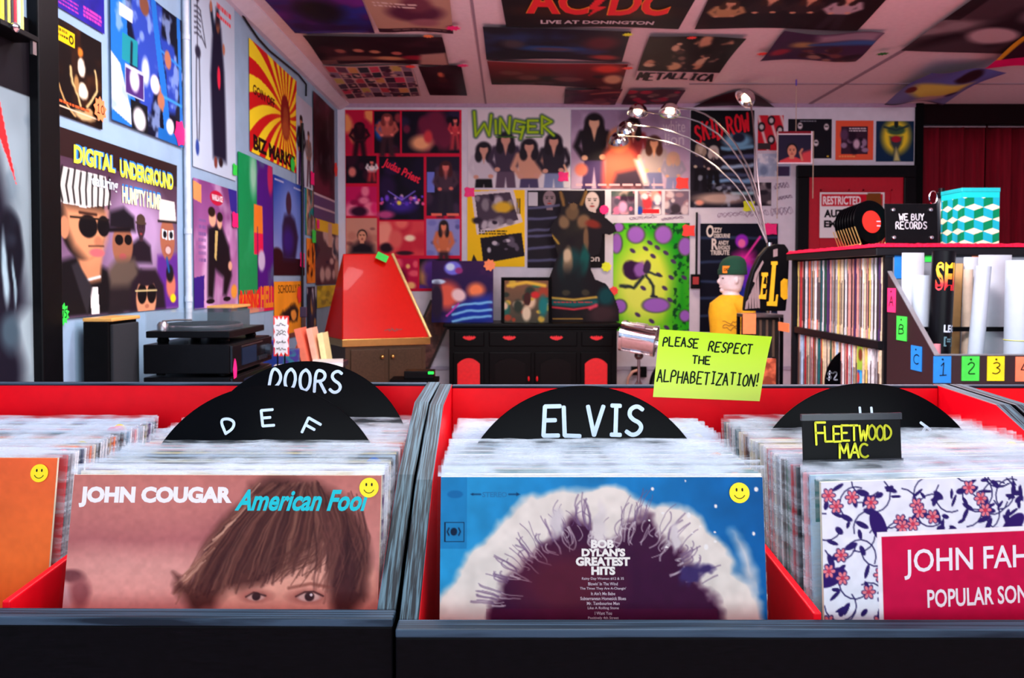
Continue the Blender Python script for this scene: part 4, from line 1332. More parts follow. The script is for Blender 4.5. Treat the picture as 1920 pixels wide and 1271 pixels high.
cell(711, 294, 795, 411, (18, 10, 28), [(40, 20, 60), (24, 12, 40)], 10); cv.blobs(26, [(250, 200, 220), (120, 70, 220), (240, 90, 150)], 1.5, 4, (712, 368, 794, 384), .7).e(752, 384, 26, 14, (80, 50, 190), .9, op=.7).e(748, 380, 4, 4, (240, 220, 80), .6).l([(728, 358), (752, 374)], 2, (130, 110, 230)).l([(778, 358), (754, 374)], 2, (130, 110, 230)).e(722, 402, 16, 7, (190, 70, 130), .8)
cell(799, 294, 862, 404, (34, 22, 44), [(60, 40, 66), (30, 20, 36)], 10); cv.r(801, 322, 814, 360, (110, 120, 210)).fig(836, 303, 104, (216, 110, 100), (70, 30, 36), (70, 46, 62), (40, 30, 46), 1.2).r(808, 399, 828, 404, (236, 110, 90)).r(838, 399, 860, 404, (236, 110, 90))
cell(648, 350, 706, 404, (200, 20, 90), [(226, 40, 110), (150, 16, 70), (240, 120, 150)]); cv.e(672, 396, 16, 9, (50, 10, 40), .6)
cell(648, 409, 706, 475, (206, 140, 120), [(190, 120, 104), (150, 90, 84)], 5); cv.bust(678, 442, 11, (224, 150, 120), (36, 22, 26), (30, 20, 30))
cell(711, 414, 795, 479, (220, 66, 74), [(246, 150, 130), (200, 40, 60), (240, 110, 100)]); cv.e(768, 446, 10, 6, (255, 226, 190), .7).e(724, 464, 13, 9, (40, 16, 30), .5).e(742, 448, 12, 18, (226, 96, 90), .6).e(758, 474, 16, 4, (50, 20, 34), .5)
cell(799, 410, 862, 479, (140, 140, 200), [(120, 120, 190), (190, 190, 230), (90, 90, 150)], 9); cv.fig(832, 414, 110, (226, 130, 96), (40, 26, 30), (210, 110, 70), (60, 34, 40), .9)
cell(728, 484, 782, 541, (190, 20, 70), [(240, 90, 110), (120, 10, 50), (250, 190, 120)])
cell(786, 484, 862, 541, (22, 14, 26), [(90, 50, 140), (200, 140, 90), (40, 20, 40)])
cv.t('Judas Priest', 717, 305, 790, 342, (240, 40, 70), .03, 0, -30)
cv.texts[-1] = ('Judas Priest', 715, 312, 791, 332, (240, 40, 70), .03, 0, -27, 0, .15, False, 1, 0)
poster('concert_collage_poster', 'big red-bordered collage poster of concert photos', q, cv)

q, cv = back('', '', 877, 205, 1069, 352, 120, (216, 208, 214), 22)
cv.n(3, .03).d(6, .0)
for x, top, h, sh, pt in ((907, 268, 130, (200, 190, 200), K), (948, 249, 140, (60, 46, 66), (90, 70, 90)), (992, 262, 140, (206, 150, 124), (70, 60, 96)), (1038, 252, 140, (40, 32, 44), (120, 130, 170))):
    cv.fig(x, top, h, (206, 150, 130), (34, 26, 36), sh, pt, 1.25)
cv.l([(1058, 310), (1066, 330)], 4, SK2)
LG, LGD = (166, 206, 30), (24, 60, 40)
WIN = [[(889, 210), (892, 255), (908, 232), (917, 254), (921, 216)], [(929, 226), (930, 250)], [(937, 250), (938, 222), (954, 250), (956, 220)], [(984, 230), (966, 226), (962, 246), (978, 248), (982, 238), (974, 238)], [(982, 238), (976, 260)], [(1008, 226), (990, 226), (990, 248), (1008, 248)], [(990, 237), (1003, 237)], [(1016, 250), (1016, 218), (1034, 228), (1018, 236), (1038, 254)]]
for P in WIN: cv.l(P, 9, LGD)
for P in WIN: cv.l(P, 4.6, LG)
cv.l([(930, 257), (968, 257)], 2.5, (60, 110, 40)).l([(986, 257), (1016, 257)], 2.5, (60, 110, 40))
poster('long_hair_band_poster', 'white poster with jagged lime lettering over four long-haired people', q, cv)

q, cv = back('', '', 1071, 206, 1293, 354, 120, (160, 138, 164), 23)
cv.g((150, 126, 156), (190, 160, 186)).cloud(6, (190, 170, 196), .5, .8, .6)
cv.fig(1114, 215, 165, SK2, (30, 20, 26), (28, 20, 28), (70, 50, 96), 1.2).fig(1187, 222, 150, SK2, (36, 20, 24), (130, 40, 46), (80, 70, 90), 1.0).fig(1226, 256, 130, (230, 160, 120), (80, 44, 34), (170, 150, 150), (110, 110, 150), 1.2)
cv.fig(1262, 286, 90, (200, 150, 130), (190, 150, 130), (150, 140, 160), (130, 130, 170), 1.4)
cv.p([(1130, 352), (1132, 290), (1150, 262), (1176, 262), (1196, 300), (1200, 352)], (236, 96, 74), .05).e(1160, 262, 20, 22, (236, 150, 100), .5).p([(1146, 352), (1156, 324), (1194, 316), (1216, 352)], (60, 44, 60), .04).p([(1190, 300), (1200, 298), (1216, 344), (1206, 346)], (236, 216, 206), .03).e(1090, 318, 12, 12, (224, 120, 100), .5)
cv.t('white', 1242, 226, 1284, 248, (206, 190, 200), 0).t('lion', 1246, 250, 1282, 272, (206, 190, 200), .01).t('ATLANTIC', 1088, 346, 1170, 352, (210, 180, 190), .0)
cv.texts = cv.texts[:2]
cv.lines(1, 1080, 345, 1250, 351, (220, 170, 180), 3)
poster('seated_band_poster', 'lilac poster of a seated rock band, lit by the lamp', q, cv)

q, cv = back('', '', 1295, 207, 1413, 389, 110, (20, 16, 26), 24)
cv.g((16, 12, 18), (36, 32, 44))
for y, c_, x0 in ((278, (110, 160, 190), 1352), (296, (80, 90, 130), 1350), (312, (150, 176, 200), 1346), (330, (70, 80, 110), 1320), (341, (120, 160, 200), 1330), (352, (60, 60, 80), 1340), (364, (150, 190, 200), 1372)):
    cv.d(5, .05).l([(x0, y), (1410, y - 3)], 7, c_).d(5, 0)
cv.e(1382, 264, 26, 14, (110, 160, 190), .6).e(1384, 258, 12, 9, (30, 30, 50), .5).fig(1314, 268, 90, (190, 170, 150), (160, 140, 120), (40, 34, 50), (20, 16, 24), 1.2).fig(1338, 274, 86, (190, 160, 150), (190, 180, 170), (40, 30, 40), (18, 14, 20), 1.2).e(1350, 372, 44, 10, (190, 160, 146), .8).e(1312, 380, 8, 5, (230, 150, 130), .7).cloud(10, (190, 200, 220), .68, .8, .6)
cv.t('SKID ROW', 1303, 226, 1404, 258, (220, 24, 44), hand=4.2, jit=.5, spiky=True, rot=9, seed=4)
poster('night_street_poster', 'black poster with scratchy red lettering', q, cv)

q, cv = back('', '', 876, 356, 984, 500, 100, (246, 196, 20), 25)
cv.p([(884, 360), (962, 355), (980, 416), (894, 440)], (216, 204, 206)).p([(890, 366), (956, 360), (972, 412), (898, 432)], (70, 56, 72))
cv.d(8, .05).blobs(16, [(180, 170, 180), (40, 30, 46), (130, 120, 130)], 4, 11, (892, 368, 966, 425)).e(942, 388, 18, 10, (214, 170, 40), .6).d(8, 0)
cv.p([(900, 446), (978, 436), (984, 480), (906, 494)], (28, 20, 30)).blobs(10, [(190, 180, 190), (90, 80, 96)], 3, 7, (910, 448, 976, 470)).p([(880, 500), (888, 476), (900, 500)], (40, 30, 30)).lines(2, 898, 432, 950, 442, (60, 50, 20), 4).lines(1, 968, 372, 976, 430, (90, 70, 10), 2)
poster('yellow_gig_poster', 'yellow poster with tilted black and white photographs', q, cv)

q, cv = back('', '', 989, 357, 1134, 502, 100, (30, 24, 34), 26)
cv.bust(1030, 372, 17, (130, 110, 120), (30, 24, 30), (28, 22, 36)).bust(1110, 376, 19, (196, 176, 176), (22, 16, 22), (40, 24, 30))
for y in (390, 412, 432, 444, 466, 490): cv.d(4, .04).l([(990, y), (1066, y - 6)], 5, (84, 84, 120)).d(4, 0)
cv.r(990, 360, 1008, 386, (190, 186, 196)).e(1110, 424, 12, 8, (150, 50, 40), .8).p([(1072, 440), (1134, 430), (1134, 502), (1072, 502)], (20, 16, 22))
cv.t('Jon', 1098, 478, 1124, 494, (216, 206, 210), .02)
poster('two_faces_poster', 'dark poster of two men behind the horned cutout', q, cv)

for i, (x0, x1, cols, lab) in enumerate(((1146, 1190, [(220, 160, 170), (60, 40, 60), (230, 120, 160), (90, 80, 100)], 'first of three small square stage photos from the left, on the back wall'), (1196, 1240, [(230, 220, 226), (200, 60, 70), (60, 60, 130), (240, 150, 140)], 'middle one of three small square stage photos on the back wall'), (1247, 1291, [(60, 50, 60), (210, 190, 196), (100, 90, 110), (170, 130, 140)], 'third of three small square stage photos, under the orange-red sticker'))):
    q, cv = back('', '', x0, 358, x1, 402, 44, (120, 100, 120), 27 + i)
    cv.blobs(26, cols, 3, 9)
    if i == 0: cv.e(1168, 388, 8, 11, (240, 170, 210), .6).r(x0, 358, x1, 368, (60, 120, 70), .3)
    if i == 1: cv.r(x0 + 4, 392, x1 - 4, 400, (214, 40, 50)).e(x0 + 4, 395, 5, 8, (40, 70, 160), .5)
    poster('stage_photo', lab, q, cv, 'photo', 'small stage photos on the back wall', amp=.001)

q, cv = back('', '', 1150, 418, 1292, 620, 120, (60, 190, 20), 31)
cv.e(1218, 520, 60, 84, (206, 226, 60), 1.0).e(1200, 540, 44, 60, (216, 230, 90), .9).cloud(14, (20, 120, 40), .52, .6, .0)
cv.p([(1180, 418), (1292, 418), (1292, 620), (1262, 600), (1266, 520), (1250, 470), (1210, 440)], (20, 150, 30), .1)
k0 = cv.img.copy()
cv.cloud(26, (10, 60, 30), .5, .58, .9)
m = (((cv.A0 / cv.asp) > .78) | (cv.B0 < .06))[..., None]
cv.img = np.where(m, cv.img, k0)
PU, PD = (150, 96, 190), (70, 50, 90)
for x, y, rx, ry in ((1192, 440, 15, 15), (1243, 440, 15, 16), (1156, 456, 9, 18), (1284, 462, 12, 16), (1230, 572, 24, 13), (1162, 574, 12, 12), (1284, 592, 9, 10), (1160, 426, 8, 8)):
    cv.e(x, y, rx + 3, ry + 2, (70, 90, 60), .2).e(x, y, rx, ry, PU, .3)
for x, y in ((1186, 470), (1210, 466), (1232, 464), (1248, 474), (1224, 480), (1262, 490), (1258, 520), (1246, 540), (1206, 540), (1218, 455), (1196, 590), (1222, 602), (1256, 562), (1235, 515), (1282, 520), (1250, 614)):
    cv.e(x, y, 6, 3.6, PD, .4, 35)
cv.d(9, .05).e(1188, 506, 21, 18, (50, 20, 60), .2).e(1200, 504, 12, 14, (140, 90, 170), .4).e(1214, 500, 8, 12, (56, 40, 66), .3)
cv.l([(1212, 515), (1224, 535), (1226, 555)], 6, (34, 44, 50)).l([(1206, 518), (1190, 540), (1164, 536)], 6, (34, 44, 50)).l([(1216, 508), (1240, 516)], 4, (40, 50, 60)).e(1228, 556, 8, 3, (40, 40, 50), .3).d(9, 0)
poster('green_poster', 'bright green and yellow poster with purple blobs', q, cv)

q, cv = back('', '', 1313, 419, 1457, 622, 120, (14, 16, 30), 32)
for y in (448, 490, 530, 560, 592): cv.d(3, .04).l([(1313, y), (1457, y - 4)], 5, (50, 66, 100), .8).d(3, 0)
cv.e(1390, 452, 12, 13, (150, 40, 190), .3).e(1390, 456, 7, 8, (240, 110, 170), .4).p([(1374, 500), (1376, 478), (1390, 470), (1412, 474), (1416, 510), (1400, 530)], (214, 40, 160), .05).l([(1396, 484), (1424, 444)], 4, (240, 60, 170)).e(1400, 520, 14, 24, (120, 40, 190), .6).e(1396, 570, 22, 36, (40, 60, 190), .9, op=.8)
WH = (226, 216, 206)
cv.t('O', 1324, 422, 1338, 445, WH, .03).t('ZZY', 1338, 427, 1353, 436, WH, .03).t('OSBOURNE', 1338, 438, 1368, 446, WH, .03).t('R', 1334, 447, 1346, 468, WH, .03).t('ANDY', 1346, 451, 1366, 459, WH, .03).t('RHOADS', 1346, 460, 1368, 468, WH, .03).t('TRIBUTE', 1332, 469, 1367, 478, WH, .03)
poster('guitarist_poster', 'black poster with white block lettering and a magenta guitarist', q, cv)

q, cv = back('', '', 1421, 216, 1469, 282, 60, (200, 30, 46), 33)
for i in range(5): cv.l([(1405 + i * 22, 200 + i * 4 - 40), (1470 + i * 22 - 30, 282)], 5, (226, 190, 190))
for x, y in ((1428, 238), (1446, 226), (1462, 244), (1446, 262)): cv.e(x, y, 7, 9, (30, 24, 30), .3).e(x, y, 4, 5, (200, 190, 190), .5)
cv.r(1421, 268, 1445, 280, (60, 50, 54))
poster('red_diamond_poster', 'small red and white diagonal poster with dark faces', q, cv, amp=.002)
q, cv = back('', '', 1421, 288, 1482, 336, 60, (170, 190, 214), 34)
cv.cloud(4, (230, 236, 244), .5, .7).r(1456, 312, 1480, 330, (66, 56, 90)).r(1421, 331, 1482, 336, (220, 214, 222)).e(1432, 320, 8, 10, (120, 140, 170), .7)
poster('pale_blue_photo', 'pale blue photograph partly behind the hanging portrait', q, cv, 'photo', amp=.002)
q, cv = back('', '', 1414, 342, 1446, 386, 50, (70, 62, 70), 35)
cv.blobs(14, [(120, 110, 116), (40, 34, 44), (160, 150, 150)], 4, 9)
poster('grey_photo', 'small dark grey photograph beside the tall lamp stem', q, cv, 'photo', amp=.002)
q, cv = back('', '', 1478, 223, 1559, 297, 70, (24, 22, 30), 36)
for x, y in ((1549, 238), (1530, 268), (1500, 236), (1504, 272)): cv.e(x, y, 6, 8, (40, 30, 36), .3).e(x, y, 4.4, 6, (216, 206, 210), .4).e(x - 1.5, y - 1, 1.4, 2, (20, 16, 20), .3).e(x + 1.5, y - 1, 1.4, 2, (20, 16, 20), .3)
cv.e(1552, 293, 2, 1.5, (230, 190, 60), .4).lines(1, 1500, 226, 1530, 230, (120, 120, 130), 2)
poster('four_faces_sleeve', 'black album sleeve with small pale faces above the red door', q, cv, 'record sleeve', amp=.001)
q, cv = back('', '', 1567, 226, 1637, 300, 70, (232, 90, 60), 37)
cv.r(1577, 237, 1627, 289, (58, 34, 52)).blobs(18, [(150, 120, 150), (90, 60, 90), (40, 24, 40)], 3, 8, (1580, 250, 1624, 284)).lines(2, 1592, 240, 1624, 248, (220, 200, 210), 5).lines(1, 1574, 292, 1604, 297, (240, 150, 90), 5).e(1606, 270, 6, 9, (206, 170, 190), .6)
poster('orange_border_sleeve', 'album sleeve with an orange border above the red door', q, cv, 'record sleeve', amp=.001)
q, cv = back('', '', 1643, 227, 1713, 303, 70, (20, 44, 74), 38)
cv.e(1680, 256, 26, 32, (236, 206, 50), .5).e(1680, 244, 17, 9, (60, 90, 60), .4).p([(1668, 256), (1692, 256), (1690, 270), (1684, 280), (1684, 302), (1676, 302), (1676, 280), (1670, 270)], (50, 60, 70), .04).e(1680, 261, 9, 6, (170, 30, 50), .4).p([(1676, 302), (1680, 276), (1688, 302)], (200, 190, 120), .03).l([(1658, 238), (1680, 244), (1702, 236)], 4, (40, 60, 60)).e(1680, 232, 4, 8, (30, 40, 40), .3)
poster('yellow_glow_sleeve', 'dark blue album sleeve with a yellow glow above the red door', q, cv, 'record sleeve', amp=.001)

# faint signatures written on the wall
rw = random.Random(3)
HW = thing('handwriting', 'faint handwritten signatures scrawled on the pale back wall', 'writing', (2.1, BW_Y - .002, 1.6))
for (xa, xb, yc, h) in ((1345, 1395, 404, 7), (1398, 1440, 402, 9), (1445, 1485, 398, 12), (1452, 1478, 350, 9), (1180, 1230, 410, 4), (1240, 1280, 411, 4), (1458, 1484, 372, 5)):
    P = []
    for i in range(46):
        t = i / 45
        pt = at(xa + (xb - xa) * t + 3 * math.sin(i * 1.9), yc + h * math.sin(i * 1.3 + rw.uniform(-.6, .6)) * .6 - 4 * t, BW_Y - .002)
        P.append((pt.x, pt.z))
    V, Fs = [], []
    ribbon(P, .0035, V, Fs)
    MB().add([(x, BW_Y - .002, z) for x, z in V], Fs).build('signature', mat('faint_marker', (150, 122, 150), .7), HW)


# ------------------------------------------------------------------ posters pinned to the ceiling
MUT = (196, 150, 160)


def ceilp(name, lab, pts, res, base, seed, fn, amp=.012, off=.014):
    q = ceil_quad(pts, off)
    cv = L100(q, res, base, seed)
    fn(cv)
    return poster(name, lab, q, cv, amp=amp, ph=seed * .7)


ceilp('purple_ceiling_poster', 'dark purple and blue poster at the left edge of the ceiling', [(440, -62), (655, -62), (703, 60), (553, 60)], 60, (40, 16, 66), 41, lambda c: c.cloud(3, (90, 30, 110), .5, .8).cloud(5, (30, 40, 120), .55, .8).e(50, 60, 24, 18, (16, 10, 24), .8).n(6, .2).l([(10, 97), (94, 97)], 1, (130, 90, 140)))
ceilp('tan_ceiling_poster', 'tan poster with a brown figure on the ceiling', [(655, -50), (838, -50), (850, 60), (712, 57)], 60, (176, 136, 116), 42, lambda c: c.n(3, .08).e(56, 62, 34, 16, (84, 36, 60), .5).e(60, 46, 18, 14, (110, 56, 70), .6).e(64, 80, 18, 8, (150, 96, 104), .6).r(0, 92, 100, 100, (50, 24, 36)).lines(2, 8, 44, 60, 54, (214, 190, 180), 4).lines(1, 20, 94, 90, 97, (140, 110, 110), 6))
ceilp('table_ceiling_poster', 'dark poster of people at a table on the ceiling', [(567, 65), (829, 68), (842, 119), (606, 117)], 70, (28, 12, 20), 43, lambda c: c.cloud(4, (60, 26, 36), .5, .8).e(30, 80, 22, 10, (110, 70, 66), .8).e(55, 80, 12, 8, (196, 140, 100), .7).e(75, 74, 10, 8, (150, 30, 50), .6).p([(76, 100), (80, 62), (100, 55), (100, 100)], (176, 136, 124), .03).e(34, 48, 4, 7, (190, 120, 100), .6).e(20, 52, 4, 7, (150, 90, 80), .6).e(46, 52, 4, 7, (190, 130, 100), .6).e(62, 58, 4, 7, (180, 100, 90), .6).r(0, 84, 12, 100, (170, 120, 110), .5))
def gridp(c):
    for i in range(8):
        for j in range(6):
            c.r(2 + i * 12.2, 2 + j * 16.4, 2 + i * 12.2 + 11, 2 + j * 16.4 + 15, [(190, 70, 80), (60, 44, 60), (206, 150, 90), (130, 110, 130), (200, 60, 90), (96, 60, 80), (190, 170, 90), (40, 50, 60)][(i * 5 + j * 3 + (i * j) % 4) % 8])
    c.blobs(50, [(200, 160, 150), (70, 30, 50), (180, 90, 100)], 1.5, 4)
ceilp('sleeve_grid_poster', 'ceiling poster printed with a grid of small colourful squares', [(604, 122), (772, 122), (790, 178), (650, 184)], 80, (196, 160, 160), 44, gridp)
ceilp('black_ceiling_poster', 'small black poster in the ceiling row nearest the back wall', [(784, 122), (865, 122), (876, 178), (806, 177)], 50, (26, 10, 18), 45, lambda c: c.cloud(3, (60, 24, 36), .5, .8).e(46, 28, 7, 9, (206, 110, 80), .6).e(46, 44, 12, 10, (70, 26, 30), .7))


def acdc(c):
    c.cloud(3, (50, 30, 34), .5, .8).r(0, 92, 100, 100, (24, 16, 24)).e(50, 70, 40, 12, (60, 30, 24), .9)
    c.t('AC', 12, 28, 46, 74, (246, 150, 60), .045).t('DC', 56, 28, 89, 74, (246, 150, 60), .045).t('AC', 12.6, 29, 45.6, 73, (226, 40, 50), .03, dz=1).t('DC', 56.6, 29, 88.6, 73, (226, 40, 50), .03, dz=1).t('LIVE AT DONINGTON', 20, 85, 84, 92, (206, 190, 196), .03)
    c.p([(49, 44), (54, 44), (50.5, 58), (55, 58), (46, 78), (48.5, 64), (45, 64)], (226, 40, 50))
ceilp('big_red_letter_poster', 'black ceiling poster with big red gothic capitals', [(928, -62), (1340, -62), (1272, 52), (949, 47)], 90, (24, 16, 24), 46, acdc)
ceilp('blue_stage_poster', 'dark blue stage scene poster on the ceiling', [(905, 48), (1184, 57), (1166, 113), (912, 108)], 70, (26, 22, 40), 47, lambda c: c.cloud(3, (40, 60, 110), .5, .8, .8).e(46, 60, 22, 10, (30, 80, 150), .8).e(48, 62, 14, 6, (90, 70, 90), .7).e(82, 40, 12, 20, (90, 36, 50), .8).e(20, 50, 8, 12, (70, 60, 70), .8).e(86, 86, 10, 8, (160, 60, 60), .8))
ceilp('red_stage_poster', 'dark red band scene poster on the ceiling', [(913, 113), (1178, 119), (1163, 165), (922, 156)], 70, (60, 16, 28), 48, lambda c: c.g((130, 30, 40), (40, 20, 30)).blobs(16, [(70, 50, 60), (40, 24, 34), (110, 60, 60)], 4, 9, (0, 40, 100, 100)).e(86, 22, 10, 14, (216, 60, 50), .7).e(92, 60, 7, 16, (200, 150, 120), .6).r(0, 0, 100, 3, (170, 120, 130)))
ceilp('dim_red_poster', 'dim reddish poster on the ceiling below the dark red band scene', [(1060, 166), (1168, 166), (1153, 195), (1057, 193)], 50, (70, 26, 44), 49, lambda c: c.blobs(16, [(110, 60, 70), (50, 20, 34), (150, 80, 80)], 6, 14).l([(50, 30), (96, 20)], 8, (150, 80, 76)))
ceilp('small_red_poster', 'small red crowd poster on the ceiling above the lamp', [(1180, 167), (1286, 167), (1268, 195), (1165, 194)], 50, (60, 26, 40), 50, lambda c: c.blobs(24, [(160, 30, 60), (110, 80, 80), (50, 30, 40), (140, 110, 110)], 4, 11))
def metal(c):
    c.r(0, 0, 100, 76, (26, 18, 20)).blobs(34, [(190, 140, 110), (60, 40, 40), (120, 90, 80), (206, 170, 140)], 2, 7, (4, 8, 92, 68), .5).e(40, 62, 9, 10, (206, 160, 120), .4).blobs(14, [(20, 14, 16)], 5, 10, (0, 0, 100, 70))
    c.t('METALLICA', 3, 79, 96, 96, (30, 20, 24), hand=2.2, jit=.2, spiky=True, seed=2)
ceilp('crowd_poster', 'ceiling poster of a dark crowd with black lettering on its white strip', [(1218, 64), (1400, 68), (1336, 151), (1189, 147)], 80, (214, 180, 186), 51, metal, .02)
ceilp('band_row_poster', 'large black poster of a row of people at the top of the ceiling', [(1352, -50), (1712, -52), (1607, 54), (1302, 51)], 70, (24, 14, 20), 52, lambda c: c.cloud(3, (44, 26, 32), .5, .8).fig(14, 44, 60, (190, 140, 110), (60, 40, 30), (170, 130, 90), (30, 20, 26), 1).fig(36, 34, 66, (200, 150, 120), (50, 30, 24), (40, 26, 30), (26, 18, 24), 1).fig(58, 34, 66, (200, 150, 120), (60, 34, 30), (44, 30, 34), (26, 18, 24), 1).fig(80, 36, 62, (200, 150, 130), (40, 24, 24), (170, 150, 160), (40, 30, 40), 1))
ceilp('landscape_poster', 'ceiling poster with blue sky band and curling corner', [(1471, 55), (1660, 59), (1604, 110), (1425, 109)], 70, (60, 36, 66), 53, lambda c: c.e(30, 40, 12, 14, (170, 140, 90), .8).p([(36, 4), (100, 0), (100, 30), (40, 28)], (150, 130, 150), .06).l([(40, 38), (98, 34)], 12, (50, 90, 150)).blobs(20, [(60, 30, 40), (110, 60, 60), (40, 24, 40), (150, 110, 100)], 4, 10, (20, 50, 92, 96)).e(14, 70, 10, 12, (150, 40, 60), .7), .03)
ceilp('grey_portrait_poster', 'big black and white portrait poster on the ceiling at right', [(1835, -14), (2060, -14), (1940, 100), (1689, 92)], 70, (70, 56, 64), 54, lambda c: c.cloud(2, (150, 134, 140), .5, .7).d(3, .06).p([(0, 100), (10, 70), (30, 64), (50, 20), (70, 10), (100, 20), (100, 60), (60, 84), (44, 66)], (36, 26, 34), .06).e(52, 66, 18, 14, (190, 164, 170), .4).e(70, 30, 14, 12, (110, 92, 100), .7).d(3, 0).r(0, 0, 14, 40, (30, 22, 28), .8), .02)
ceilp('cartoon_poster', 'sagging blue and yellow poster at the right of the ceiling', [(1748, 126), (1888, 126), (1768, 188), (1658, 187)], 60, (110, 110, 160), 55, lambda c: c.r(0, 0, 100, 50, (96, 100, 170)).d(4, .05).p([(16, 46), (40, 36), (80, 30), (86, 60), (40, 80), (20, 70)], (214, 196, 90), .04).p([(50, 70), (80, 60), (70, 100), (40, 100)], (190, 166, 170), .04).e(64, 16, 14, 14, (44, 24, 34), .4).e(16, 62, 8, 8, (110, 40, 44), .4).e(80, 66, 8, 8, (60, 40, 80), .4).d(4, 0).r(0, 97, 100, 100, (60, 50, 70)), .05, .055)
ceilp('folded_dark_poster', 'dark folded sheet on the ceiling corner over the lamps', [(1376, 169), (1404, 169), (1462, 203), (1284, 203)], 40, (44, 18, 28), 56, lambda c: c.cloud(4, (80, 36, 40), .5, .8), .02)
ceilp('pink_edged_poster', 'dark poster with a hot pink lower edge at the right of the ceiling', [(1925, 62), (2080, 62), (2010, 122), (1846, 122)], 40, (50, 24, 40), 57, lambda c: c.r(0, 70, 100, 100, (240, 20, 110)).p([(0, 0), (6, 0), (6, 70), (0, 70)], (226, 160, 40)).e(60, 30, 20, 20, (190, 140, 40), .8), .03, .04)

# ------------------------------------------------------------------ counter along the left wall with the stereo gear
COUNTER = mat('dark_counter_top', (54, 44, 54), 0.45, noise=0.15)
ZT = .665
t = thing('display_counter', 'long low dark counter along the left wall carrying the stereo', 'counter', (-1.2, 3.4, 0))
bx((-1.425, 2.53, ZT - .03), (-.94, 4.63, ZT)).build('counter_top', COUNTER, t, bevel=.003)
bx((-1.42, 2.56, .0), (-.99, 4.60, ZT - .03)).build('counter_body', BLACKM, t)
for y in (2.58, 3.60, 4.58):
    bx((-.985, y - .02, 0), (-.96, y + .02, ZT - .03)).build('leg', BLACK, t)

OAK = mat('oak_veneer', (214, 160, 84), 0.4, stretch=(2, 20, 20), noise=.15)


def speaker(x0, x1, y0, y1, z1, lab, rot=0.0):
    r = thing('speaker', lab, 'loudspeaker', ((x0 + x1) / 2, (y0 + y1) / 2, ZT), 'pair of bookshelf speakers')
    bx((x0, y0, ZT), (x1, y1, z1 - .012)).build('cabinet', BLACKM, r, bevel=.004)
    bx((x1, y0 + .008, ZT + .015), (x1 + .012, y1 - .008, z1 - .022)).build('grille', mat('speaker_cloth', (20, 24, 30), .95, noise=.3, nscale=300), r, bevel=.004)
    bx((x0 - .001, y0 - .001, z1 - .012), (x1 + .013, y1 + .001, z1)).build('top_board', OAK, r, bevel=.003)


a = at(155, 600, 2.62)
speaker(a.x, at(203, 600, 2.62).x, 2.62, 2.82, 1.012, 'black loudspeaker with an oak top nearest on the counter')
a, b = at(388, 580, 3.56), at(432, 580, 3.56)
speaker(a.x, b.x, 3.56, 3.80, 1.018, 'black loudspeaker with an oak top standing behind the turntable')

# two stacked components, fronts facing the room
x0, x1, y0, y1 = at(268, 650, 2.78).x, at(430, 650, 2.78).x, 2.78, 3.25
KNOB = mat('dark_knob', (44, 54, 66), .3, metal=.6)
for nm, lab, za, zb, kind in (('stereo_receiver', 'black stereo receiver at the bottom of the stack on the counter', ZT, ZT + .13, 0), ('cassette_deck', 'black cassette deck stacked on the receiver under the turntable', ZT + .132, ZT + .245, 1)):
    r = thing(nm, lab, 'stereo component', ((x0 + x1) / 2, (y0 + y1) / 2, za))
    bx((x0, y0, za + .01), (x1, y1, zb)).build('case', BLACK, r, bevel=.003)
    for yy_ in (y0 + .05, y1 - .05):
        for xx in (x0 + .04, x1 - .04):
            MB().lathe([(.016, 0), (.014, .011)], Matrix.Translation((xx, yy_, za)), 14).build('foot', BLACK, r)
    bx((x1, y0 + .005, za + .014), (x1 + .010, y1 - .005, zb - .004)).build('front_panel', mat('gloss_black', (12, 12, 16), .2), r, bevel=.002)
    if kind == 0:
        bx((x1 + .010, y0 + .12, zb - .045), (x1 + .0115, y1 - .14, zb - .02)).build('display_window', mat('display_glass', (30, 40, 60), .1), r)
        for k in range(8):
            MB().lathe([(.011, 0), (.010, .014), (.004, .016)], Matrix.Translation((x1 + .010, y0 + .09 + k * .043, za + .045)) @ Matrix.Rotation(math.pi / 2, 4, 'Y'), 14).build('knob', KNOB, r, smooth=True)
    else:
        bx((x1 + .010, y0 + .10, za + .03), (x1 + .013, y0 + .26, zb - .02)).build('tape_door', mat('display_glass', 0), r)
        MB().lathe([(.024, 0), (.022, .018), (.008, .02)], Matrix.Translation((x1 + .010, y1 - .07, za + .06)) @ Matrix.Rotation(math.pi / 2, 4, 'Y'), 20).build('knob', KNOB, r, smooth=True)
        for k in range(5):
            bx((x1 + .010, y0 + .28 + k * .022, za + .03), (x1 + .016, y0 + .297 + k * .022, za + .045)).build('button', KNOB, r)
        bx((x1 + .010, y0 + .10, zb - .016), (x1 + .0112, y1 - .13, zb - .012)).build('silver_line', STEEL, r)

# turntable with a clear lid
zb = ZT + .245
x0, x1, y0, y1 = at(273, 632, 2.80).x, at(424, 632, 2.80).x + .012, 2.80, 3.20
r = thing('turntable', 'black turntable under a clear lid on top of the stereo stack', 'turntable', ((x0 + x1) / 2, (y0 + y1) / 2, zb))
for xx in (x0 + .04, x1 - .04):
    for yy_ in (y0 + .05, y1 - .05):
        MB().lathe([(.018, 0), (.022, .01), (.016, .024)], Matrix.Translation((xx, yy_, zb)), 16).build('foot', BLACK, r, smooth=True)
bx((x0, y0, zb + .022), (x1, y1, zb + .046)).build('plinth', BLACK, r, bevel=.003)
cx_, cy_ = (x0 + x1) / 2 - .01, y0 + .18
MB().lathe([(.002, 0), (.135, 0), (.138, .004), (.138, .012), (.134, .014), (.002, .014)], Matrix.Translation((cx_, cy_, zb + .048)), 48).build('platter', STEEL, r, smooth=True)
MB().lathe([(.002, 0), (.13, 0), (.13, .003), (.002, .003)], Matrix.Translation((cx_, cy_, zb + .063)), 48).build('platter_mat', BLACKM, r)
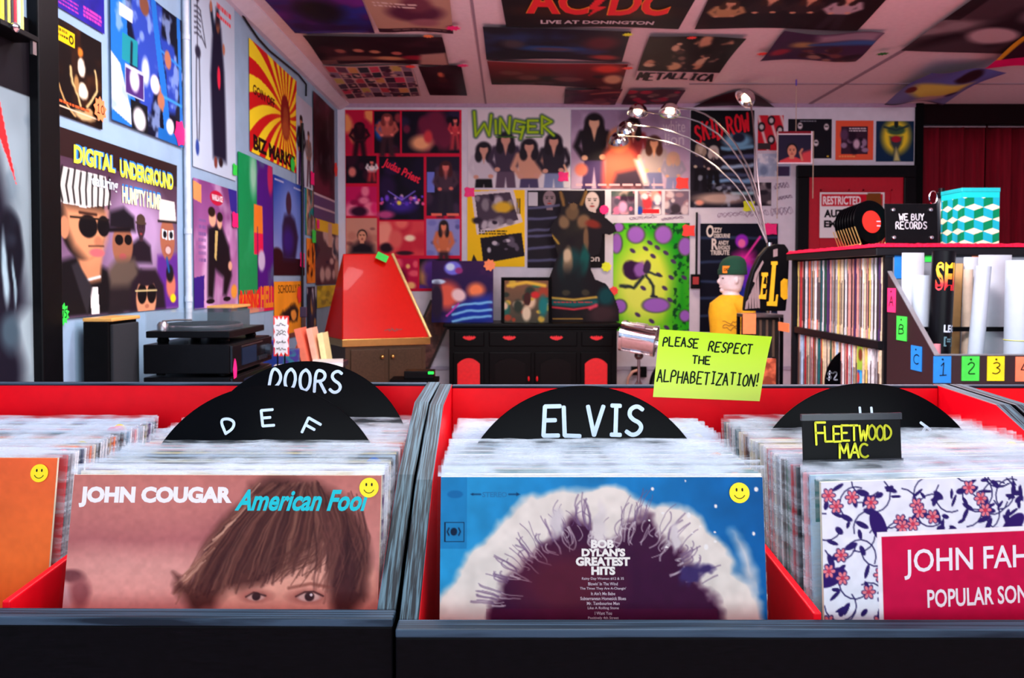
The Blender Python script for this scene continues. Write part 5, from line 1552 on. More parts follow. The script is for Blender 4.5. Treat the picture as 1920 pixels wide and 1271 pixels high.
MB().lathe([(.02, 0), (.02, .02), (.012, .03)], Matrix.Translation((x0 + .035, y0 + .06, zb + .046)), 18).tube([(x0 + .035, y0 + .06, zb + .078), (x0 + .05, y0 + .14, zb + .078), (x0 + .075, y0 + .22, zb + .074)], .0035).build('tonearm', STEEL, r, smooth=True)
LID = mat('clear_acrylic_lid', (130, 150, 160), .06, alpha=.09, spec=.4)
mb = MB()
for lo, hi in (((x0, y0, zb + .048), (x0 + .003, y1, zb + .112)), ((x1 - .003, y0, zb + .048), (x1, y1, zb + .112)), ((x0 + .003, y0, zb + .048), (x1 - .003, y0 + .003, zb + .112)), ((x0 + .003, y1 - .003, zb + .048), (x1 - .003, y1, zb + .112)), ((x0, y0, zb + .112), (x1, y1, zb + .115))):
    mb.box(lo, hi)
mb.build('dust_lid', LID, r)


def star_sticker(name, lab, c, n, u, r0, r1, k, m, text=None, group='price stickers', pts=None, flower=False):
    """a cut paper tag at c with outward normal n; u = its left-to-right direction"""
    c, n, u = Vector(c), Vector(n).normalized(), Vector(u).normalized()
    v = n.cross(u)
    P = []
    if pts:
        P = [c + u * (a_ * r0) + v * (b_ * r0) for a_, b_ in pts]
    else:
        for i in range(2 * k):
            q = math.pi * i / k + .2
            rr = r0 if i % 2 == 0 else r1
            P.append(c + (u * math.cos(q) + v * math.sin(q)) * rr)
    mb = MB().prism([p_ - n * .0004 for p_ in P], n * .0008, 0)
    if text:
        V, Fs = stroke_text(text, r0 * 1.1, r0 * .7, r0 * .09, .2, 5)
        mb.add([c + u * (x - r0 * .55) + v * (y - r0 * .35) + n * .0008 for x, y in V], [f for f in Fs], 1)
    o = mb.build(name, [m, INK], origin=c)
    return tag(o, lab, 'sticker', group)


HOTP, ORG, LIME, GRN, REDO, YEL = mat('hot_pink_paper', (244, 10, 120), .6), mat('orange_paper', (252, 140, 80), .6), mat('lime_paper', (190, 240, 40), .6), mat('neon_green_paper', (40, 220, 70), .6), mat('red_orange_paper', (248, 60, 50), .6), mat('neon_yellow_paper', (230, 240, 20), .6)
TAGP = [(-1, -.75), (-.4, -.95), (.3, -.8), (1, -.9), (.9, .1), (1, .8), (.2, .75), (-.5, .95), (-.95, .7), (-.8, 0)]


def on_left(x, y, r0, r1, k, m, lab, text=None, pts=None, off=.014):
    c = atX(x, y, LW_X + off)
    s = c.y / F
    return star_sticker('price_sticker', lab, c, (1, 0, 0), (0, 1, 0), r0 * s, r1 * s, k, m, text, pts=pts)


def on_back(x, y, r0, r1, k, m, lab, pts=None, Y=BW_Y - .012):
    c = at(x, y, Y)
    s = Y / F
    return star_sticker('price_sticker', lab, c, (0, -1, 0), (1, 0, 0), r0 * s, r1 * s, k, m, pts=pts)


def on_ceil(x, y, rx, m, lab, off=.03):
    c = atZ(x, y, CEIL - off)
    return star_sticker('price_sticker', lab, c, (0, 0, -1), (1, 0, 0), rx * c.y / F, rx * .6 * c.y / F, 9, m)


on_left(188, 205, 24, 18, 9, ORG, 'orange starburst price tag on the gold-print poster', '10')
on_left(338, 250, 26, 20, 6, HOTP, 'hot pink torn tag at the foot of the tracksuit poster')
on_left(118, 589, 22, 16, 11, GRN, 'green starburst price tag under the big group poster', '$75')
on_left(441, 318, 12, 12, 6, GRN, 'small green tag at the foot of the skeleton poster', pts=TAGP)
on_left(549, 309, 15, 12, 5, GRN, 'green tag at the lower corner of the sunburst poster')
on_left(586, 334, 14, 12, 6, HOTP, 'pink tag under the two standing men', pts=TAGP, off=.02)
on_left(567, 487, 16, 12, 6, HOTP, 'pink tag on the blue figure poster', pts=TAGP)
on_left(562, 552, 18, 14, 6, REDO, 'red-orange tag at the edge of the orange animal poster', off=.012)
on_left(441, 412, 16, 13, 6, HOTP, 'hot pink tag beside the couple in black', pts=TAGP)
on_left(630, 318, 15, 12, 6, REDO, 'orange-red tag on the dark maroon corner poster', off=.022)
on_left(597, 420, 10, 12, 6, HOTP, 'small pink tag between the maroon poster and the crowded one', pts=TAGP, off=.022)
on_left(589, 443, 14, 12, 6, GRN, 'green tag on the crowded colour poster', pts=TAGP, off=.022)
on_back(880, 360, 10, 8, 5, HOTP, 'magenta tag at the corner of the yellow gig poster', TAGP)
on_back(1056, 331, 10, 8, 5, HOTP, 'pink tag on the white band poster', TAGP)
on_back(1279, 343, 12, 8, 5, REDO, 'red-orange tag at the corner of the seated band poster', TAGP)
on_back(1133, 393, 9, 8, 9, HOTP, 'round pink tag on the two faces poster')
on_back(1291, 432, 12, 8, 5, REDO, 'red-orange tag at the top of the green poster', TAGP)
on_back(1404, 386, 11, 8, 5, YEL, 'yellow tag at the bottom of the night street poster', TAGP)
on_back(1445, 429, 12, 8, 5, HOTP, 'magenta tag on the guitarist poster', TAGP)
on_ceil(850, 53, 16, HOTP, 'pink tape tag by the tan ceiling poster')
on_ceil(803, 68, 11, ORG, 'orange tag at the edge of the table scene ceiling poster')
on_ceil(868, 123, 12, HOTP, 'pink tag by the small black ceiling poster')
on_ceil(770, 125, 12, REDO, 'red tag at the corner of the square-grid ceiling poster')
on_ceil(1177, 65, 11, YEL, 'yellow tag beside the blue stage ceiling poster')
on_ceil(1297, 71, 10, REDO, 'red tag at the top of the crowd ceiling poster')
on_ceil(1177, 128, 12, REDO, 'red tag at the corner of the dark red ceiling scene')
on_ceil(1430, 101, 12, REDO, 'red tag at the corner of the blue sky ceiling poster')
on_ceil(1655, 101, 12, mat('dark_green_paper', (16, 120, 40), .6), 'dark green tag on the ceiling seam')
x1c = at(430, 650, 2.78).x
star_sticker('price_sticker', 'hot pink tag hanging on the front corner of the cassette deck', (x1c + .0125, 2.80, ZT + .158), (1, 0, 0), (0, 1, 0), .034, .026, 6, HOTP, pts=[(-.35, -1), (.4, -.9), (.55, 0), (.3, .7), (0, 1.1), (-.3, .7), (-.55, 0)])

# starburst sign on two thin legs
c = at(527, 630, 3.75)
r = thing('price_sign', 'red and white starburst sign on two black legs on the counter', 'sign', (c.x, 3.75, ZT))
q_ = .095
pts = []
for i in range(28):
    aa = 2 * math.pi * i / 28
    rr = 1.0 if i % 2 == 0 else .8
    pts.append(Vector((c.x + .036 * rr * max(-1, min(1, 1.35 * math.cos(aa))), 3.75, c.z + q_ * rr * max(-1, min(1, 1.2 * math.sin(aa))))))
MB().prism([(c.x - .036, 3.752, c.z - q_), (c.x + .036, 3.752, c.z - q_), (c.x + .036, 3.752, c.z + q_), (c.x - .036, 3.752, c.z + q_)], (0, .003, 0)).build('sign_board', REDO, r)
MB().prism(pts, (0, .0015, 0)).build('starburst', WHITE, r)
rw = random.Random(4)
for dz in (.055, .022, .008, -.028, -.06):
    P = [(c.x - .022 + .044 * i / 14, c.z + dz + rw.uniform(-.008, .008)) for i in range(15)]
    V, Fs = [], []
    ribbon(P, .0026, V, Fs)
    MB().add([(x, 3.7492, z) for x, z in V], Fs).build('handwritten_line', INK, r)
for dx in (-.018, .016):
    MB().tube([(c.x + dx, 3.753, c.z - q_ + .01), (c.x + dx, 3.753, ZT + .004)], .004, 8).build('leg', BLACK, r)
bx((c.x - .04, 3.73, ZT), (c.x + .04, 3.78, ZT + .006)).build('base', BLACK, r)

# small goods at the end of the counter
def book(lab, x, y, z, w, d, h, rz, rx, m, name='book', cat='book', m2=None):
    M = Matrix.Translation((x, y, z)) @ Matrix.Rotation(rz, 4, 'Z') @ Matrix.Rotation(rx, 4, 'Y')
    r = thing(name, lab, cat, (x, y, z), 'books and boxes on the counter')
    if cat == 'box':
        MB().box((-w / 2, -d / 2, 0), (w / 2, d / 2, h * .94), 0, M).build('carton', m, r, bevel=.0015)
        MB().box((-w / 2, -d / 2, h * .94), (w / 2, d / 2, h), 0, M).build('lid', m, r, bevel=.0015)
    elif h < .06:
        MB().box((-w / 2, -d / 2, 0), (w / 2, d / 2, h * .12), 0, M).box((-w / 2, -d / 2, h * .88), (w / 2, d / 2, h), 0, M).box((-w / 2, d / 2 - .002, h * .12), (w / 2, d / 2, h * .88), 0, M).build('cover', m, r)
        MB().box((-w / 2 + .002, -d / 2 + .003, h * .12), (w / 2 - .002, d / 2 - .003, h * .88), 0, M).build('pages', m2 or WHITE, r)
    else:
        MB().box((-w / 2, -d / 2, 0), (-w / 2 + .002, d / 2, h), 0, M).box((w / 2 - .002, -d / 2, 0), (w / 2, d / 2, h), 0, M).box((-w / 2 + .002, -d / 2, 0), (w / 2 - .002, -d / 2 + .002, h), 0, M).build('cover', m, r)
        MB().box((-w / 2 + .002, -d / 2 + .002, .003), (w / 2 - .002, d / 2 - .003, h - .003), 0, M).build('pages', m2 or WHITE, r)


PEACH, DNAVY = mat('peach_card', (250, 130, 100), .5), mat('deep_blue_card', (30, 60, 150), .5)
c = at(628, 688, 4.25)
book('white book lying at the far end of the counter', at(615, 680, 4.3).x, 4.3, ZT, .16, .14, .030, .2, 0, mat('white_card', (232, 228, 222), .5))
book('brown book lying next to the white one on the counter', at(572, 680, 4.05).x, 4.05, ZT, .12, .12, .034, -.2, 0, mat('brown_card', (120, 60, 40), .5))
book('blue box standing behind the starburst sign', at(512, 660, 4.0).x, 4.0, ZT, .07, .10, .16, 0, 0, DNAVY, 'box', 'box')
book('white and blue booklet at the foot of the starburst sign', at(535, 690, 3.9).x, 3.9, ZT, .10, .05, .05, .1, 0, mat('white_card', 0))
for k, (px_, Y, w, h, rx, m, lab) in enumerate(((564, 4.40, .035, .20, -.22, PEACH, 'tall peach book leaning at the end of the counter'), (584, 4.42, .03, .20, -.20, mat('pale_peach', (255, 190, 160), .5), 'pale peach book leaning beside the tall peach one'), (600, 4.44, .03, .17, -.16, mat('cream_green', (240, 236, 170), .5), 'cream book leaning last in the row on the counter'))):
    p_ = at(px_ + 14, 690, Y)
    book(lab, p_.x, Y, ZT + (w / 2) * math.sin(abs(rx)), w, .13, h, 0, rx, m)
book('purple and teal box on the counter behind the starburst sign', at(545, 660, 4.2).x, 4.2, ZT, .09, .08, .10, .2, 0, mat('purple_teal', (60, 40, 130), .5, col2=(20, 120, 130), nscale=30), 'box', 'box')
c = at(567, 640, 4.52)
r = thing('ukulele', 'orange ukulele standing on the counter with its dark head up', 'ukulele', (c.x, 4.56, ZT))
mb = MB()
mb.loft([[Vector((c.x + .05 * math.cos(q) * (1 - .25 * max(0, math.sin(q))), yy_, ZT + .065 + .065 * math.sin(q))) for q in [2 * math.pi * k / 24 for k in range(24)]] for yy_ in (4.545, 4.555, 4.585, 4.595)])
mb.build('body', PEACH, r, smooth=True)
bx((c.x - .010, 4.542, ZT + .10), (c.x + .010, 4.556, ZT + .25)).build('neck', mat('dark_brown_wood', (60, 34, 26), .4), r)
bx((c.x - .02, 4.54, ZT + .25), (c.x + .02, 4.553, ZT + .31)).build('head', mat('dark_purple_wood', (46, 26, 50), .4), r, bevel=.004)
for zz in (ZT + .04, ZT + .085):
    MB().lathe([(.008, 0), (.008, .002)], Matrix.Translation((c.x, 4.545, zz)) @ Matrix.Rotation(math.pi / 2, 4, 'X'), 16).build('sound_hole', BLACK, r)

# little ledge with coloured spines, top left corner
a, b = atX(-6, 38, -1.40), atX(50, 36, -1.40)
r = thing('wall_ledge', 'small black ledge holding coloured cassettes at the top left corner', 'shelf', (-1.42, a.y, a.z - .02))
bx((-1.436, a.y - .04, a.z - .022), (-1.365, b.y, a.z - .006)).build('ledge_board', BLACK, r, bevel=.002)
MB().lathe([(.012, 0), (.014, .008), (.006, .016)], Matrix.Translation((-1.365, atX(25, 60, -1.365).y, a.z - .014)) @ Matrix.Rotation(math.pi / 2, 4, 'Y'), 14).build('chrome_knob', CHROME, r, smooth=True)
bx((-1.378, b.y - .022, a.z - .06), (-1.37, b.y - .004, a.z - .022)).build('bracket', STEEL, r)
y = a.y - .03
for k, (cn, cc, w) in enumerate((('yellow', (236, 214, 40), .020), ('black', (16, 16, 20), .014), ('yellow-green', (216, 226, 90), .013), ('dark', (26, 20, 26), .015), ('red', (206, 24, 50), .014), ('pale green', (160, 206, 170), .018), ('cream', (240, 226, 120), .013))):
    if y + w > b.y: break
    q = thing('cassette', f'{cn} cassette spine, {ordinal(k + 1)} from the left on the top left ledge', 'cassette', (-1.40, y + w / 2, a.z - .006), 'cassettes on the ledge')
    bx((-1.43, y + .0008, a.z - .006), (-1.372, y + w - .0008, a.z + .103)).build('case', mat('spine_' + cn.replace(' ', '_').replace('-', '_'), cc, .35), q, bevel=.0012)
    bx((-1.372, y + .003, a.z + .01), (-1.3712, y + w - .003, a.z + .08)).build('paper_label', mat('spine_label_' + cn.replace(' ', '_').replace('-', '_'), [min(255, v + 16) for v in cc], .5), q)
    y += w

# ------------------------------------------------------------------ red cone-shaped fireplace
ENAM = mat('red_enamel', (204, 16, 0), 0.28, spec=0.14, noise=.03, coat=.04)
BROWN = mat('brown_hammered_metal', (72, 52, 34), 0.45, metal=.5, noise=.2, nscale=90)
r = thing('fireplace', 'red cone-shaped metal fireplace with a brass rim by the left corner', 'fireplace', (-.85, 5.55, 0))
B0, B1, B2 = at(642, 637, 5.20), at(806, 632, 5.42), at(606, 628, 5.55)
zr = B0.z
B1.z = B2.z = zr
B3 = B1 + (B2 - B0) * .95
B3.z = zr
T0, T1 = at(642.5, 476, 5.42), at(736, 476, 5.50)
zt = T0.z
pn = (B1 - B0).cross(T0 - B0).normalized()
rr1 = ray(736, 476)
T1 = CAM + rr1 * ((B0 - CAM).dot(pn) / rr1.dot(pn))
T2 = Vector((T0.x - .012, 5.75, zt))
T3 = Vector((T1.x - .02, 5.80, T1.z))
MB().add([B0, B1, B3, B2, T0, T1, T3, T2], [(0, 1, 5, 4), (1, 2, 6, 5), (2, 3, 7, 6), (3, 0, 4, 7), (4, 5, 6, 7), (3, 2, 1, 0)]).build('hood', ENAM, r, bevel=.006)
cen = (B0 + B1 + B2 + B3) / 4
mb = MB()
ring = [B0, B1, B3, B2]
out = [cen + (p_ - cen) * 1.012 for p_ in ring]
hh = Vector((0, 0, .048))
mb.add([p_ - hh for p_ in out] + [p_ + Vector((0, 0, .002)) for p_ in out], [(0, 1, 5, 4), (1, 2, 6, 5), (2, 3, 7, 6), (3, 0, 4, 7), (3, 2, 1, 0), (4, 5, 6, 7)])
mb.build('brass_rim', BRASS, r, bevel=.003)
MB().tube([T1 + Vector((0, -.006, 0)), B1 + Vector((.004, -.006, 0))], .011, 10).build('brass_edge', mat('pale_brass', (250, 226, 150), .3, metal=.8), r)
inn = [cen + (p_ - cen) * .92 for p_ in ring]
MB().add([Vector((p_.x, p_.y, .12)) for p_ in inn] + [Vector((p_.x, p_.y, zr - .05)) for p_ in inn], [(0, 1, 5, 4), (1, 2, 6, 5), (2, 3, 7, 6), (3, 0, 4, 7), (3, 2, 1, 0), (4, 5, 6, 7)]).build('firebox', BROWN, r)
u = (inn[1] - inn[0])
u.z = 0
L_ = u.length
u.normalize()
nn = Vector((u.y, -u.x, 0))
for k in range(2):
    o_ = Vector((inn[0].x, inn[0].y, 0)) + u * (L_ * (.06 + .47 * k)) + nn * .002
    MB().prism([o_ + Vector((0, 0, .2)), o_ + u * (L_ * .42) + Vector((0, 0, .2)), o_ + u * (L_ * .42) + Vector((0, 0, zr - .07)), o_ + Vector((0, 0, zr - .07))], nn * .012).build('door', BROWN, r, bevel=.003)
    kx = o_ + u * (L_ * (.38 if k == 0 else .04)) + nn * .012 + Vector((0, 0, zr - .12))
    MB().ell(kx + nn * .014, (.014, .014, .014)).build('knob', BRASS, r, smooth=True)
MB().lathe([(.16, 0), (.16, .02), (.12, .04), (.10, .12)], Matrix.Translation((cen.x, cen.y, 0)), 24).build('pedestal', BLACKM, r)
sc_ = at(737, 620, 5.22)
fn = ((B1 - B0).cross(T0 - B0)).normalized()
if fn.y > 0: fn = -fn
d_ = (sc_ - CAM)
sc_ = CAM + d_ * ((B0 - CAM).dot(fn) / d_.dot(fn)) + fn * .003
mb = MB()
uu = (B1 - B0).normalized()
vv = fn.cross(uu)
for P in ([(-.06, .0), (-.04, .008), (-.02, .004), (-.03, .014)], [(-.03, -.004), (0, .012), (.01, -.006), (.03, .010), (.05, .004), (.062, .010)], [(-.01, .02), (.0, .0)], [(.02, .016), (.03, -.004)]):
    V, Fs = [], []
    ribbon(P, .0045, V, Fs)
    mb.add([sc_ + uu * x + vv * y for x, y in V], Fs)
mb.build('maker_emblem', mat('dark_script', (110, 30, 16), .4), r)
tp = at(717, 482, 5.46)
star_sticker('price_sticker', 'green tag at the top of the red fireplace hood', tp + Vector((0, -.012, 0)), (0, -1, .15), (.9, .1, -.42), .040, .03, 5, GRN, pts=[(-1, -.6), (1, -.6), (1, .6), (-1, .6)])

# framed collage board leaning between the fireplace and the sideboard
M = Matrix.Translation(at(806, 628, 6.664)) @ Matrix.Rotation(math.radians(24), 4, 'Y')
pc_ = at(806, 628, 6.664)
r = thing('picture_board', 'brown framed picture board tilted between the red fireplace and the black sideboard', 'picture', (pc_.x, pc_.y, pc_.z - .3))
mb = MB().box((-.10, -.012, -.26), (.10, .012, .26), 0, M)
mb.build('board', mat('brown_collage', (70, 30, 24), .5, col2=(120, 70, 60), nscale=16), r)
mb = MB()
for lo, hi in (((-.115, -.018, -.275), (-.095, .016, .275)), ((.095, -.018, -.275), (.115, .016, .275)), ((-.095, -.018, -.275), (.095, .016, -.255)), ((-.095, -.018, .255), (.095, .016, .275))):
    mb.box(lo, hi, 0, M)
mb.build('frame', mat('dark_frame', (40, 16, 14), .4), r)

# black electronics box with a green light on a stool
c = at(790, 702, 5.55)
r = thing('stool', 'small black stool below the red fireplace, mostly hidden behind the bins', 'stool', (c.x, 5.0, 0))
zst = at(790, 708, 5.0).z
bx((at(735, 700, 5.0).x, 4.9, zst - .03), (at(822, 700, 5.0).x, 5.08, zst)).build('seat', BLACKM, r)
for xx in (at(742, 700, 5.0).x, at(815, 700, 5.0).x):
    for yy_ in (4.92, 5.06):
        bx((xx - .012, yy_ - .012, 0), (xx + .012, yy_ + .012, zst - .03)).build('leg', BLACKM, r)
r = thing('router', 'black electronics box with a lit green display below the fireplace', 'electronics', (c.x, 5.0, zst))
bx((at(760, 700, 5.0).x, 4.93, zst), (at(815, 700, 5.0).x, 5.05, zst + .05)).build('case', BLACK, r, bevel=.004)
g0, g1 = at(803, 700, 4.93), at(813, 700, 4.93)
bx((g0.x, 4.927, zst + .032), (g1.x, 4.93, zst + .046)).build('green_display', mat('green_led', (20, 220, 60), .4, emit=2.5), r)

# ------------------------------------------------------------------ black sideboard
Y0, Y1 = 6.20, 6.62
xa, xb = at(842, 620, Y0).x, at(1157, 620, Y0).x
zt_ = at(1000, 606, Y0).z
SB = mat('black_lacquer_wood', (6, 5, 6), 0.35, spec=.1, noise=.2)
SR = mat('bright_red_lacquer', (238, 8, 22), 0.4)
r = thing('sideboard', 'black sideboard with bright red pulls and red arched panels', 'sideboard', ((xa + xb) / 2, 6.4, 0))
bx((xa - .045, Y0 - .04, zt_ - .03), (xb + .03, Y1 + .02, zt_)).build('top', SB, r, bevel=.008)
bx((xa - .015, Y0 - .014, zt_ - .048), (xb + .012, Y1, zt_ - .03)).build('cornice', SB, r, bevel=.005)
bx((xa, Y0, .06), (xb, Y1, zt_ - .048)).build('body', SB, r, bevel=.004)
bx((xa - .01, Y0 - .01, 0), (xb + .01, Y1, .06)).build('base', SB, r, bevel=.004)


def pull(cx, cz, par):
    P = [(-.052, .004), (-.036, .016), (-.026, .006), (-.018, .016), (-.008, .008), (0, .020), (.008, .008), (.018, .016), (.026, .006), (.036, .016), (.052, .004), (.034, -.010), (.016, -.014), (.006, -.020), (0, -.014), (-.006, -.020), (-.016, -.014), (-.034, -.010)]
    m_ = MB().prism([(cx + x, Y0 - .022, cz + z) for x, z in P], (0, .006, 0))
    m_.build('drawer_pull', SR, par)


for x0_, x1_, pulls in ((852, 908, (880,)), (917, 1082, (955, 1043)), (1090, 1149, (1118,))):
    za, zb_ = at(900, 649, Y0).z, at(900, 622, Y0).z
    d = bx((at(x0_, 630, Y0).x, Y0 - .016, za), (at(x1_, 630, Y0).x, Y0, zb_)).build('drawer', SB, r, bevel=.006)
    for q in pulls: pull(at(q, 634, Y0).x, at(q, 633, Y0).z, d)
zb_ = at(900, 660, Y0).z
for x0_, x1_, red in ((850, 908, True), (917, 996, False), (1002, 1081, False), (1088, 1146, True)):
    xl, xr = at(x0_, 680, Y0).x, at(x1_, 680, Y0).x
    d = bx((xl, Y0 - .016, .10), (xr, Y0, zb_)).build('door', SB, r, bevel=.005)
    m_ = (xr - xl) * .14
    xl2, xr2 = xl + m_, xr - m_
    top_ = at(900, 671, Y0).z
    P = [(xl2, .16), (xr2, .16), (xr2, top_ - .045)] + [(xl2 + (xr2 - xl2) * (1 - k / 10), top_ - .045 + .045 * math.sin(math.pi * k / 10) ** .8) for k in range(1, 10)] + [(xl2, top_ - .045)]
    MB().prism([(x, Y0 - .024, z) for x, z in P], (0, .008, 0)).build('arched_panel', SR if red else mat('dark_bead_panel', (14, 9, 10), .4, spec=.1), d)
    if not red:
        kx = xr - .02 if x0_ < 960 else xl + .02
        MB().ell((kx, Y0 - .024, top_ - .16), (.008, .008, .02)).build('door_pull', SR, d, smooth=True)

# things standing on the sideboard
c0, c1 = at(810, 489, 6.30), at(925, 604, 6.30)
zq = zt_


def leaning(name, lab, x0, y0, x1, Y, paint, res=90, base=(40, 30, 60), cat='record', frame=None, tilt=.05, group='covers standing on the sideboard', sd=60):
    a_, b_ = at(x0, y0, Y + tilt), at(x1, y0, Y + tilt)
    r_ = thing(name, lab, cat, ((a_.x + b_.x) / 2, Y, zq), group)
    Q_ = [Vector((a_.x, Y + tilt, a_.z)), Vector((b_.x, Y + tilt, a_.z)), Vector((b_.x, Y, zq + .002)), Vector((a_.x, Y, zq + .002))]
    n_ = Vector((0, -1, tilt / (a_.z - zq))).normalized()
    cv_ = Cv((0, 0, 100, 100), (b_.x - a_.x) / (a_.z - zq), res, base, sd)
    paint(cv_)
    m_ = MB()
    m_.prism([p_ - n_ * .0012 for p_ in Q_], -n_ * .003, 1)
    cv_.mesh_into(m_, Q_, n_, None, 0)
    m_.build('cover', [PRINT, BLACKM], r_, attr=True)
    if frame:
        f_ = MB()
        w_ = frame
        for i in range(4):
            p0, p1 = Q_[i], Q_[(i + 1) % 4]
            ce = sum(Q_, Vector()) / 4
            o0, o1 = p0 + (p0 - ce) * w_, p1 + (p1 - ce) * w_
            o0.z, o1.z = max(o0.z, zq + .001), max(o1.z, zq + .001)
            f_.prism([p0 + n_ * .002, p1 + n_ * .002, o1 + n_ * .002, o0 + n_ * .002], -n_ * .012)
        f_.build('frame', BLACKM, r_)
    return r_


def blue_art(c):
    c.g((50, 20, 70), (20, 14, 70)).cloud(3, (90, 40, 90), .5, .8).e(24, 56, 22, 22, (214, 90, 70), .7).e(72, 48, 14, 12, (240, 130, 80), .8).e(34, 12, 14, 11, (110, 110, 220), .3).e(30, 10, 7, 6, (200, 220, 245), .5).e(44, 16, 6, 5, (150, 50, 120), .5).e(10, 34, 12, 4, (190, 216, 240), .4).e(8, 66, 10, 30, (34, 20, 46), .5).e(44, 56, 12, 10, (230, 200, 200), .5, 30)
    c.p([(40, 76), (70, 60), (96, 56), (100, 100), (24, 100)], (20, 50, 160), .08)
    c.d(5, .04)
    for y_ in (70, 82, 93): c.l([(34, y_ + 6), (60, y_), (96, y_ - 3)], 4, (120, 190, 236))
    c.l([(24, 90), (44, 70)], 3, (190, 60, 170))


leaning('picture', 'blue and pink picture panel at the left end of the sideboard', 810, 489, 925, 6.28, blue_art, 100, sd=61, cat='picture')
leaning('framed_record', 'album cover in a black frame in the middle of the sideboard', 946, 526, 1028, 6.24, lambda c: (c.g((120, 84, 60), (60, 60, 50)), c.blobs(30, [(190, 160, 60), (40, 50, 40), (150, 60, 40), (206, 180, 150), (30, 90, 80)], 4, 12), c.l([(8, 12), (50, 4), (92, 12)], 8, (214, 176, 60)), c.e(52, 44, 8, 16, (60, 26, 24), .3), c.e(50, 78, 10, 18, (206, 190, 160), .5), c.e(88, 60, 10, 24, (20, 110, 110), .7), c.e(70, 34, 10, 8, (190, 40, 40), .6)), 80, cat='picture', frame=.16, sd=62)
on_back(918, 497, 12, 9, 8, ORG, 'orange flower-shaped tag on the blue and pink picture panel', Y=6.318)

# big cut-out of a horned figure
Yc = 6.44
def P_(l): return [at(x, y, Yc) for x, y in l]
outl = [(1020, 606), (1022, 560), (1030, 520), (1046, 480), (1040, 455), (1032, 430), (1028, 440), (1030, 432), (1036, 418), (1044, 408), (1052, 396), (1048, 374), (1046, 360), (1052, 356), (1060, 370), (1066, 382), (1076, 380), (1084, 384), (1092, 366), (1098, 352), (1102, 360), (1094, 384), (1092, 396), (1106, 396), (1126, 402), (1140, 412), (1152, 422), (1156, 434), (1144, 440), (1130, 438), (1128, 456), (1124, 476), (1108, 482), (1108, 506), (1116, 524), (1136, 532), (1150, 552), (1160, 580), (1161, 606)]
rc_ = thing('cardboard_cutout', 'dark cardboard cut-out of a horned winged figure above a ribbon banner', 'cutout', (at(1090, 600, Yc).x, Yc, zt_))
pts = P_(outl)
for p_ in pts: p_.z = max(p_.z, zt_ + .001)
cv = Cv((1018, 350, 1162, 608), 144 / 258, 150, (24, 18, 24), 63)
cv.cloud(5, (40, 36, 30), .5, .8).d(6, .04)
cv.e(1074, 400, 12, 14, (96, 76, 54), .4).e(1056, 416, 10, 12, (120, 96, 70), .5).e(1094, 418, 12, 12, (120, 92, 66), .5).e(1112, 422, 14, 8, (120, 40, 30), .6).e(1076, 386, 7, 10, (110, 86, 60), .4).l([(1050, 360), (1058, 384)], 6, (130, 96, 50)).l([(1098, 358), (1090, 384)], 6, (130, 96, 50)).l([(1034, 440), (1046, 456)], 4, (160, 130, 50)).e(1100, 450, 5, 22, (110, 84, 60), .5)
cv.e(1070, 500, 24, 34, (20, 60, 62), .5).e(1064, 492, 9, 30, (150, 130, 100), .5).e(1062, 478, 8, 12, (190, 170, 140), .4).e(1096, 490, 8, 26, (16, 80, 76), .6).p([(1036, 560), (1050, 500), (1090, 500), (1106, 560)], (20, 24, 28), .06).e(1138, 556, 16, 18, (16, 66, 70), .7).e(1062, 548, 8, 6, (60, 56, 44), .5).e(1098, 550, 8, 6, (60, 56, 44), .5).e(1130, 590, 26, 16, (60, 40, 44), .8)
cv.d(6, 0)
cv.l([(1030, 558), (1076, 562), (1118, 557)], 4, (206, 170, 70)).l([(1028, 566), (1076, 571), (1116, 566)], 11, (24, 90, 90)).l([(1028, 575), (1076, 580), (1118, 574)], 3, (214, 60, 70)).l([(1106, 578), (1118, 572)], 6, (206, 70, 90)).lines(1, 1038, 565, 1110, 570, (190, 60, 60), 4).r(1036, 596, 1092, 599, (170, 130, 60))
m_ = MB()
m_.prism([p_ + Vector((0, .0008, 0)) for p_ in pts], (0, .006, 0), 1)
a0, b0 = at(1018, 350, Yc), at(1162, 608, Yc)
# keep only the grid inside the outline
g_ = MB()
cv.mesh_into(g_, [(a0.x, Yc, a0.z), (b0.x, Yc, a0.z), (b0.x, Yc, b0.z), (a0.x, Yc, b0.z)], (0, -1, 0))
poly = [(p_.x, p_.z) for p_ in pts]


def inside(x, z):
    ok = False
    for (xa_, za_), (xb_, zb2) in zip(poly, poly[1:] + poly[:1]):
        if (za_ > z) != (zb2 > z) and x < (xb_ - xa_) * (z - za_) / (zb2 - za_) + xa_: ok = not ok
    return ok


keep = [i for i, f in enumerate(g_.f) if inside(sum(g_.v[k].x for k in f) / 4, sum(g_.v[k].z for k in f) / 4)]
used = sorted({k for i in keep for k in g_.f[i]})
mp_ = {k: len(m_.v) + j for j, k in enumerate(used)}
m_.v += [g_.v[k] for k in used]
m_.c += [g_.c[k] for k in used]
m_.f += [[mp_[k] for k in g_.f[i]] for i in keep]
m_.m += [0] * len(keep)
m_.build('printed_figure', [PRINT, BLACKM], rc_, attr=True)
bx((at(1060, 600, Yc).x, Yc + .008, zt_), (at(1120, 600, Yc).x, Yc + .10, zt_ + .25)).build('easel_flap', BLACKM, rc_)
on_back(1137, 500, 10, 8, 8, YEL, 'yellow flower-shaped tag on the edge of the horned cut-out', Y=BW_Y - .012)
on_back(1151, 545, 9, 7, 8, REDO, 'red-orange flower-shaped tag by the horned cut-out and the green poster', Y=BW_Y - .014)

